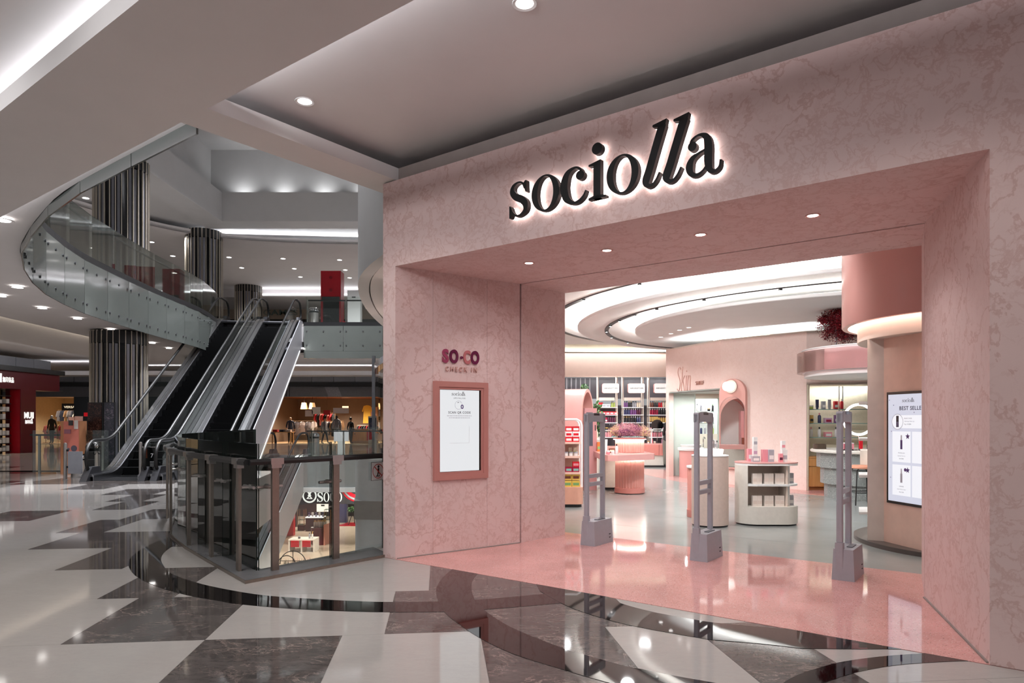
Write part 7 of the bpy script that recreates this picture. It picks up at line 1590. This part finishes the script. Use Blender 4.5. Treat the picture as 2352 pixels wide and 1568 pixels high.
for r0, r1, mt in ((.55, .72, red_panel), (.74, .84, M('swirl_grey', (120, 116, 122), .4)), (.86, .92, red_panel)):
    m = MB()
    for k in range(30):
        t0, t1 = math.pi + math.pi * k / 30, math.pi + math.pi * (k + 1) / 30; m.quad(*[cs2 + Vector((r * math.cos(t), -.01, r * math.sin(t))) for r, t in ((r0, t0), (r1, t0), (r1, t1), (r0, t1))])
    m.build('arc', mt, sw)
def LB(u, v): g = G(u, v, ZF); return g.x, g.y
wht = M('lower_white', (236, 228, 220), .4)
t = thing('display_table', 'white display table with two red front panels on the lower floor', 'table', (-11.3, 37.2, ZF)); x0, y0 = LB(662, 1268); x1, _ = LB(722, 1268); cx3 = (x0 + x1) / 2; w3 = x1 - x0
MB().box(cx3, y0 + .45, ZF + .62, w3, .9, .06).build('table_top', wht, t); 
for x in (x0 + .04, cx3, x1 - .04): MB().box(x, y0 + .45, ZF, .08, .86, .62).build('leg', wht, t)
for dx in (-.36, .30): MB().box(cx3 + dx * w3 / 1.5, y0 - .01, ZF + .28, .44, .04, .34).build('red_panel', red_panel, t)
for i, (dx, k, c, cp) in enumerate(((-.2, 'jar', 'black', 'grey'), (.35, 'bottle', 'grey', 'black'), (.5, 'pump', 'white', 'gold'))): goods(k, c, cp, (cx3 + dx, y0 + .3, ZF + .68), ('black jar', 'grey bottle', 'white pump bottle')[i] + ' on the white table of the lower floor', None, 1.8)
t = thing('curved_stand', 'maroon and blush curved gift stand on the lower floor', 'stand', (-10.3, 38.6, ZF)); x, y = LB(735, 1252); MB().prism(arc(x - .1, y + .55, .55, 180, 300, 10) + [(x + .2, y + .7)], ZF, ZF + .95).build('curved_front', maroon, t); MB().prism([(x + .2, y + .0), (x + .26, y), (x + .42, y + 1.1), (x + .36, y + 1.1)], ZF, ZF + 1.15).build('side_board', M('stand_blush', (206, 140, 126), .5), t)
k_ = 0
for i in range(5):
    for j in range(2):
        goods('bottle', 'white', 'gold', (x - .42 + i * .14, y + .4 + j * .22, ZF + .951), 'white gold-capped bottle on the maroon curved stand', 'bottles on the maroon curved stand', 2.0 + .3 * random.random())
t = thing('black_counter', 'black cosmetics counter with a lit white top on the lower floor', 'counter', (-12.5, 43.5, ZF)); x0, y0 = LB(702, 1219); x1, _ = LB(741, 1219); MB().box((x0 + x1) / 2, y0 + .4, ZF, x1 - x0, .8, .82).build('body', black_trim, t); MB().box((x0 + x1) / 2, y0 + .4, ZF + .82, x1 - x0 + .04, .84, .05).build('lit_top', EM('top_lit', (250, 250, 250), .8), t)
for i in range(5): goods('box', 'white' if i % 2 else 'navy', 'grey', (x0 + .15 + i * .22, y0 + .25, ZF + .871), '%s box, %s from the left, on the lit black counter' % ('white' if i % 2 else 'navy', ('first', 'second', 'third', 'fourth', 'fifth')[i]), 'boxes on the lit black counter', 1.9)
for i, (u, lbx) in enumerate(((690, 'left'), (751, 'right'))):
    x, y = LB(u, 1219); t = thing('glass_cabinet', lbx + ' narrow glass showcase on a black base on the lower floor', 'cabinet', (x, y + .3, ZF)); MB().box(x, y + .3, ZF, .42, .42, .34).build('base', black_trim, t)
    for sx in (-1, 1):
        for sy in (-1, 1): MB().box(x + sx * .2, y + .3 + sy * .2, ZF + .34, .025, .025, 1.0).build('upright', M('brass', (180, 150, 100), .3, .7), t)
    for z in (.38, .66, .94, 1.32): MB().box(x, y + .3, ZF + z, .4, .4, .02).build('glass_shelf', shelf_glass, t)
t = thing('white_display', 'white wall display with a black slot hung at the back of the lower store', 'display', (-12.4, 49, ZF + 1.6)); p = at(741, 1165, 48.5); MB().box(p.x, 48.5, p.z - .3, .82, .1, .55).build('panel', EM('panel_lit', (250, 246, 240), .6), t); MB().box(p.x + .03, 48.44, p.z + .1, .25, .02, .1).build('slot', black_trim, t)
x, y = LB(768, 1192); t = thing('black_counter', 'small black counter with a white top right of the glass showcase', 'counter', (x, y, ZF)); MB().box(x, y + .4, ZF, .7, .8, .85).build('body', black_trim, t); MB().box(x, y + .4, ZF + .85, .74, .84, .05).build('top', wht, t)
x, y = LB(806, 1206); t = thing('red_mat', 'red floor mat under the plant table on the lower floor', 'mat', (x, y, ZF)); MB().prism([(x - .9, y - .35), (x + 1.3, y - .35), (x + 1.3, y + 1.2), (x - .5, y + 1.2)], ZF, ZF + .012).build('pile', red_panel, t)
t = thing('tripod_table', 'black tripod table on the red mat of the lower floor', 'table', (x + .1, y + .3, ZF + .012)); MB().lathe([(.36, ZF + .80), (.36, ZF + .84)], (x + .1, y + .3, 0), 20).build('table_top', black_trim, t)
for a in (90, 210, 330): MB().cyl((x + .1 + .34 * math.cos(math.radians(a)), y + .3 + .34 * math.sin(math.radians(a)), ZF + .012), (x + .1 + .06 * math.cos(math.radians(a)), y + .3 + .06 * math.sin(math.radians(a)), ZF + .8), .025, 8).build('leg', black_trim, t)
pl = thing('potted_plant', 'bushy green plant on the black tripod table below', 'plant', (x + .1, y + .3, ZF + .84)); MB().lathe([(.10, ZF + .84), (.13, ZF + .95)], (x + .1, y + .3, 0), 14).build('pot', charcoal, pl); leafcloud('leaves', (x + .1, y + .3, ZF + 1.02), .36, 300, lg, pl, .12, sz=(1, 1, .4), seedr=3)
t = thing('garden_arch', 'thin black hoop trellis at the foot of the lower floor view', 'trellis', (-10.4, 33.5, ZF)); x, y = LB(668, 1302)
for r, dx in ((.62, .1), (.40, -.2)): MB().tube([(x + dx + r * math.cos(math.pi * k / 16), y, ZF + .15 + r * math.sin(math.pi * k / 16)) for k in range(17)], .022, 6).build('hoop', black_trim, t, smooth=True)
MB().cyl((x + .1, y, ZF), (x + .1, y, ZF + .77), .016, 6).build('upright', black_trim, t); MB().cyl((x - .5, y, ZF + .3), (x + .72, y, ZF + .3), .016, 6).build('cross_bar', black_trim, t)
m = MB(); rnd = random.Random(5)
for i in range(160):
    px, py = x - .5 + rnd.random() * 2.6, y + .1 + rnd.random() * .7; h = .12 + .3 * rnd.random(); m.add([(px - .012, py, ZF), (px + .012, py, ZF), (px + rnd.uniform(-.08, .08), py, ZF + h)], [(0, 1, 2)])
g_ = m.build('dry_grass', M('grass_grey', (92, 92, 84), .8), None); setp(g_, 'thin grey planted grass round the hoop trellis on the lower floor', 'grass', None, 'stuff')
for i, (u, v, c) in enumerate(((664, 1210, 'red'), (672, 1190, 'black'), (788, 1180, 'navy'))):
    x, y = LB(u, v + 20); t = thing('display_tower', ('red', 'black', 'navy', 'bright red')[i] + ' goods tower standing on the lower floor', 'display', (x, y, ZF)); MB().box(x, y + .2, ZF, .5, .4, 1.5).build('body', PC[c], t); MB().box(x, y + .2, ZF + 1.5, .54, .44, .06).build('top', wht, t)
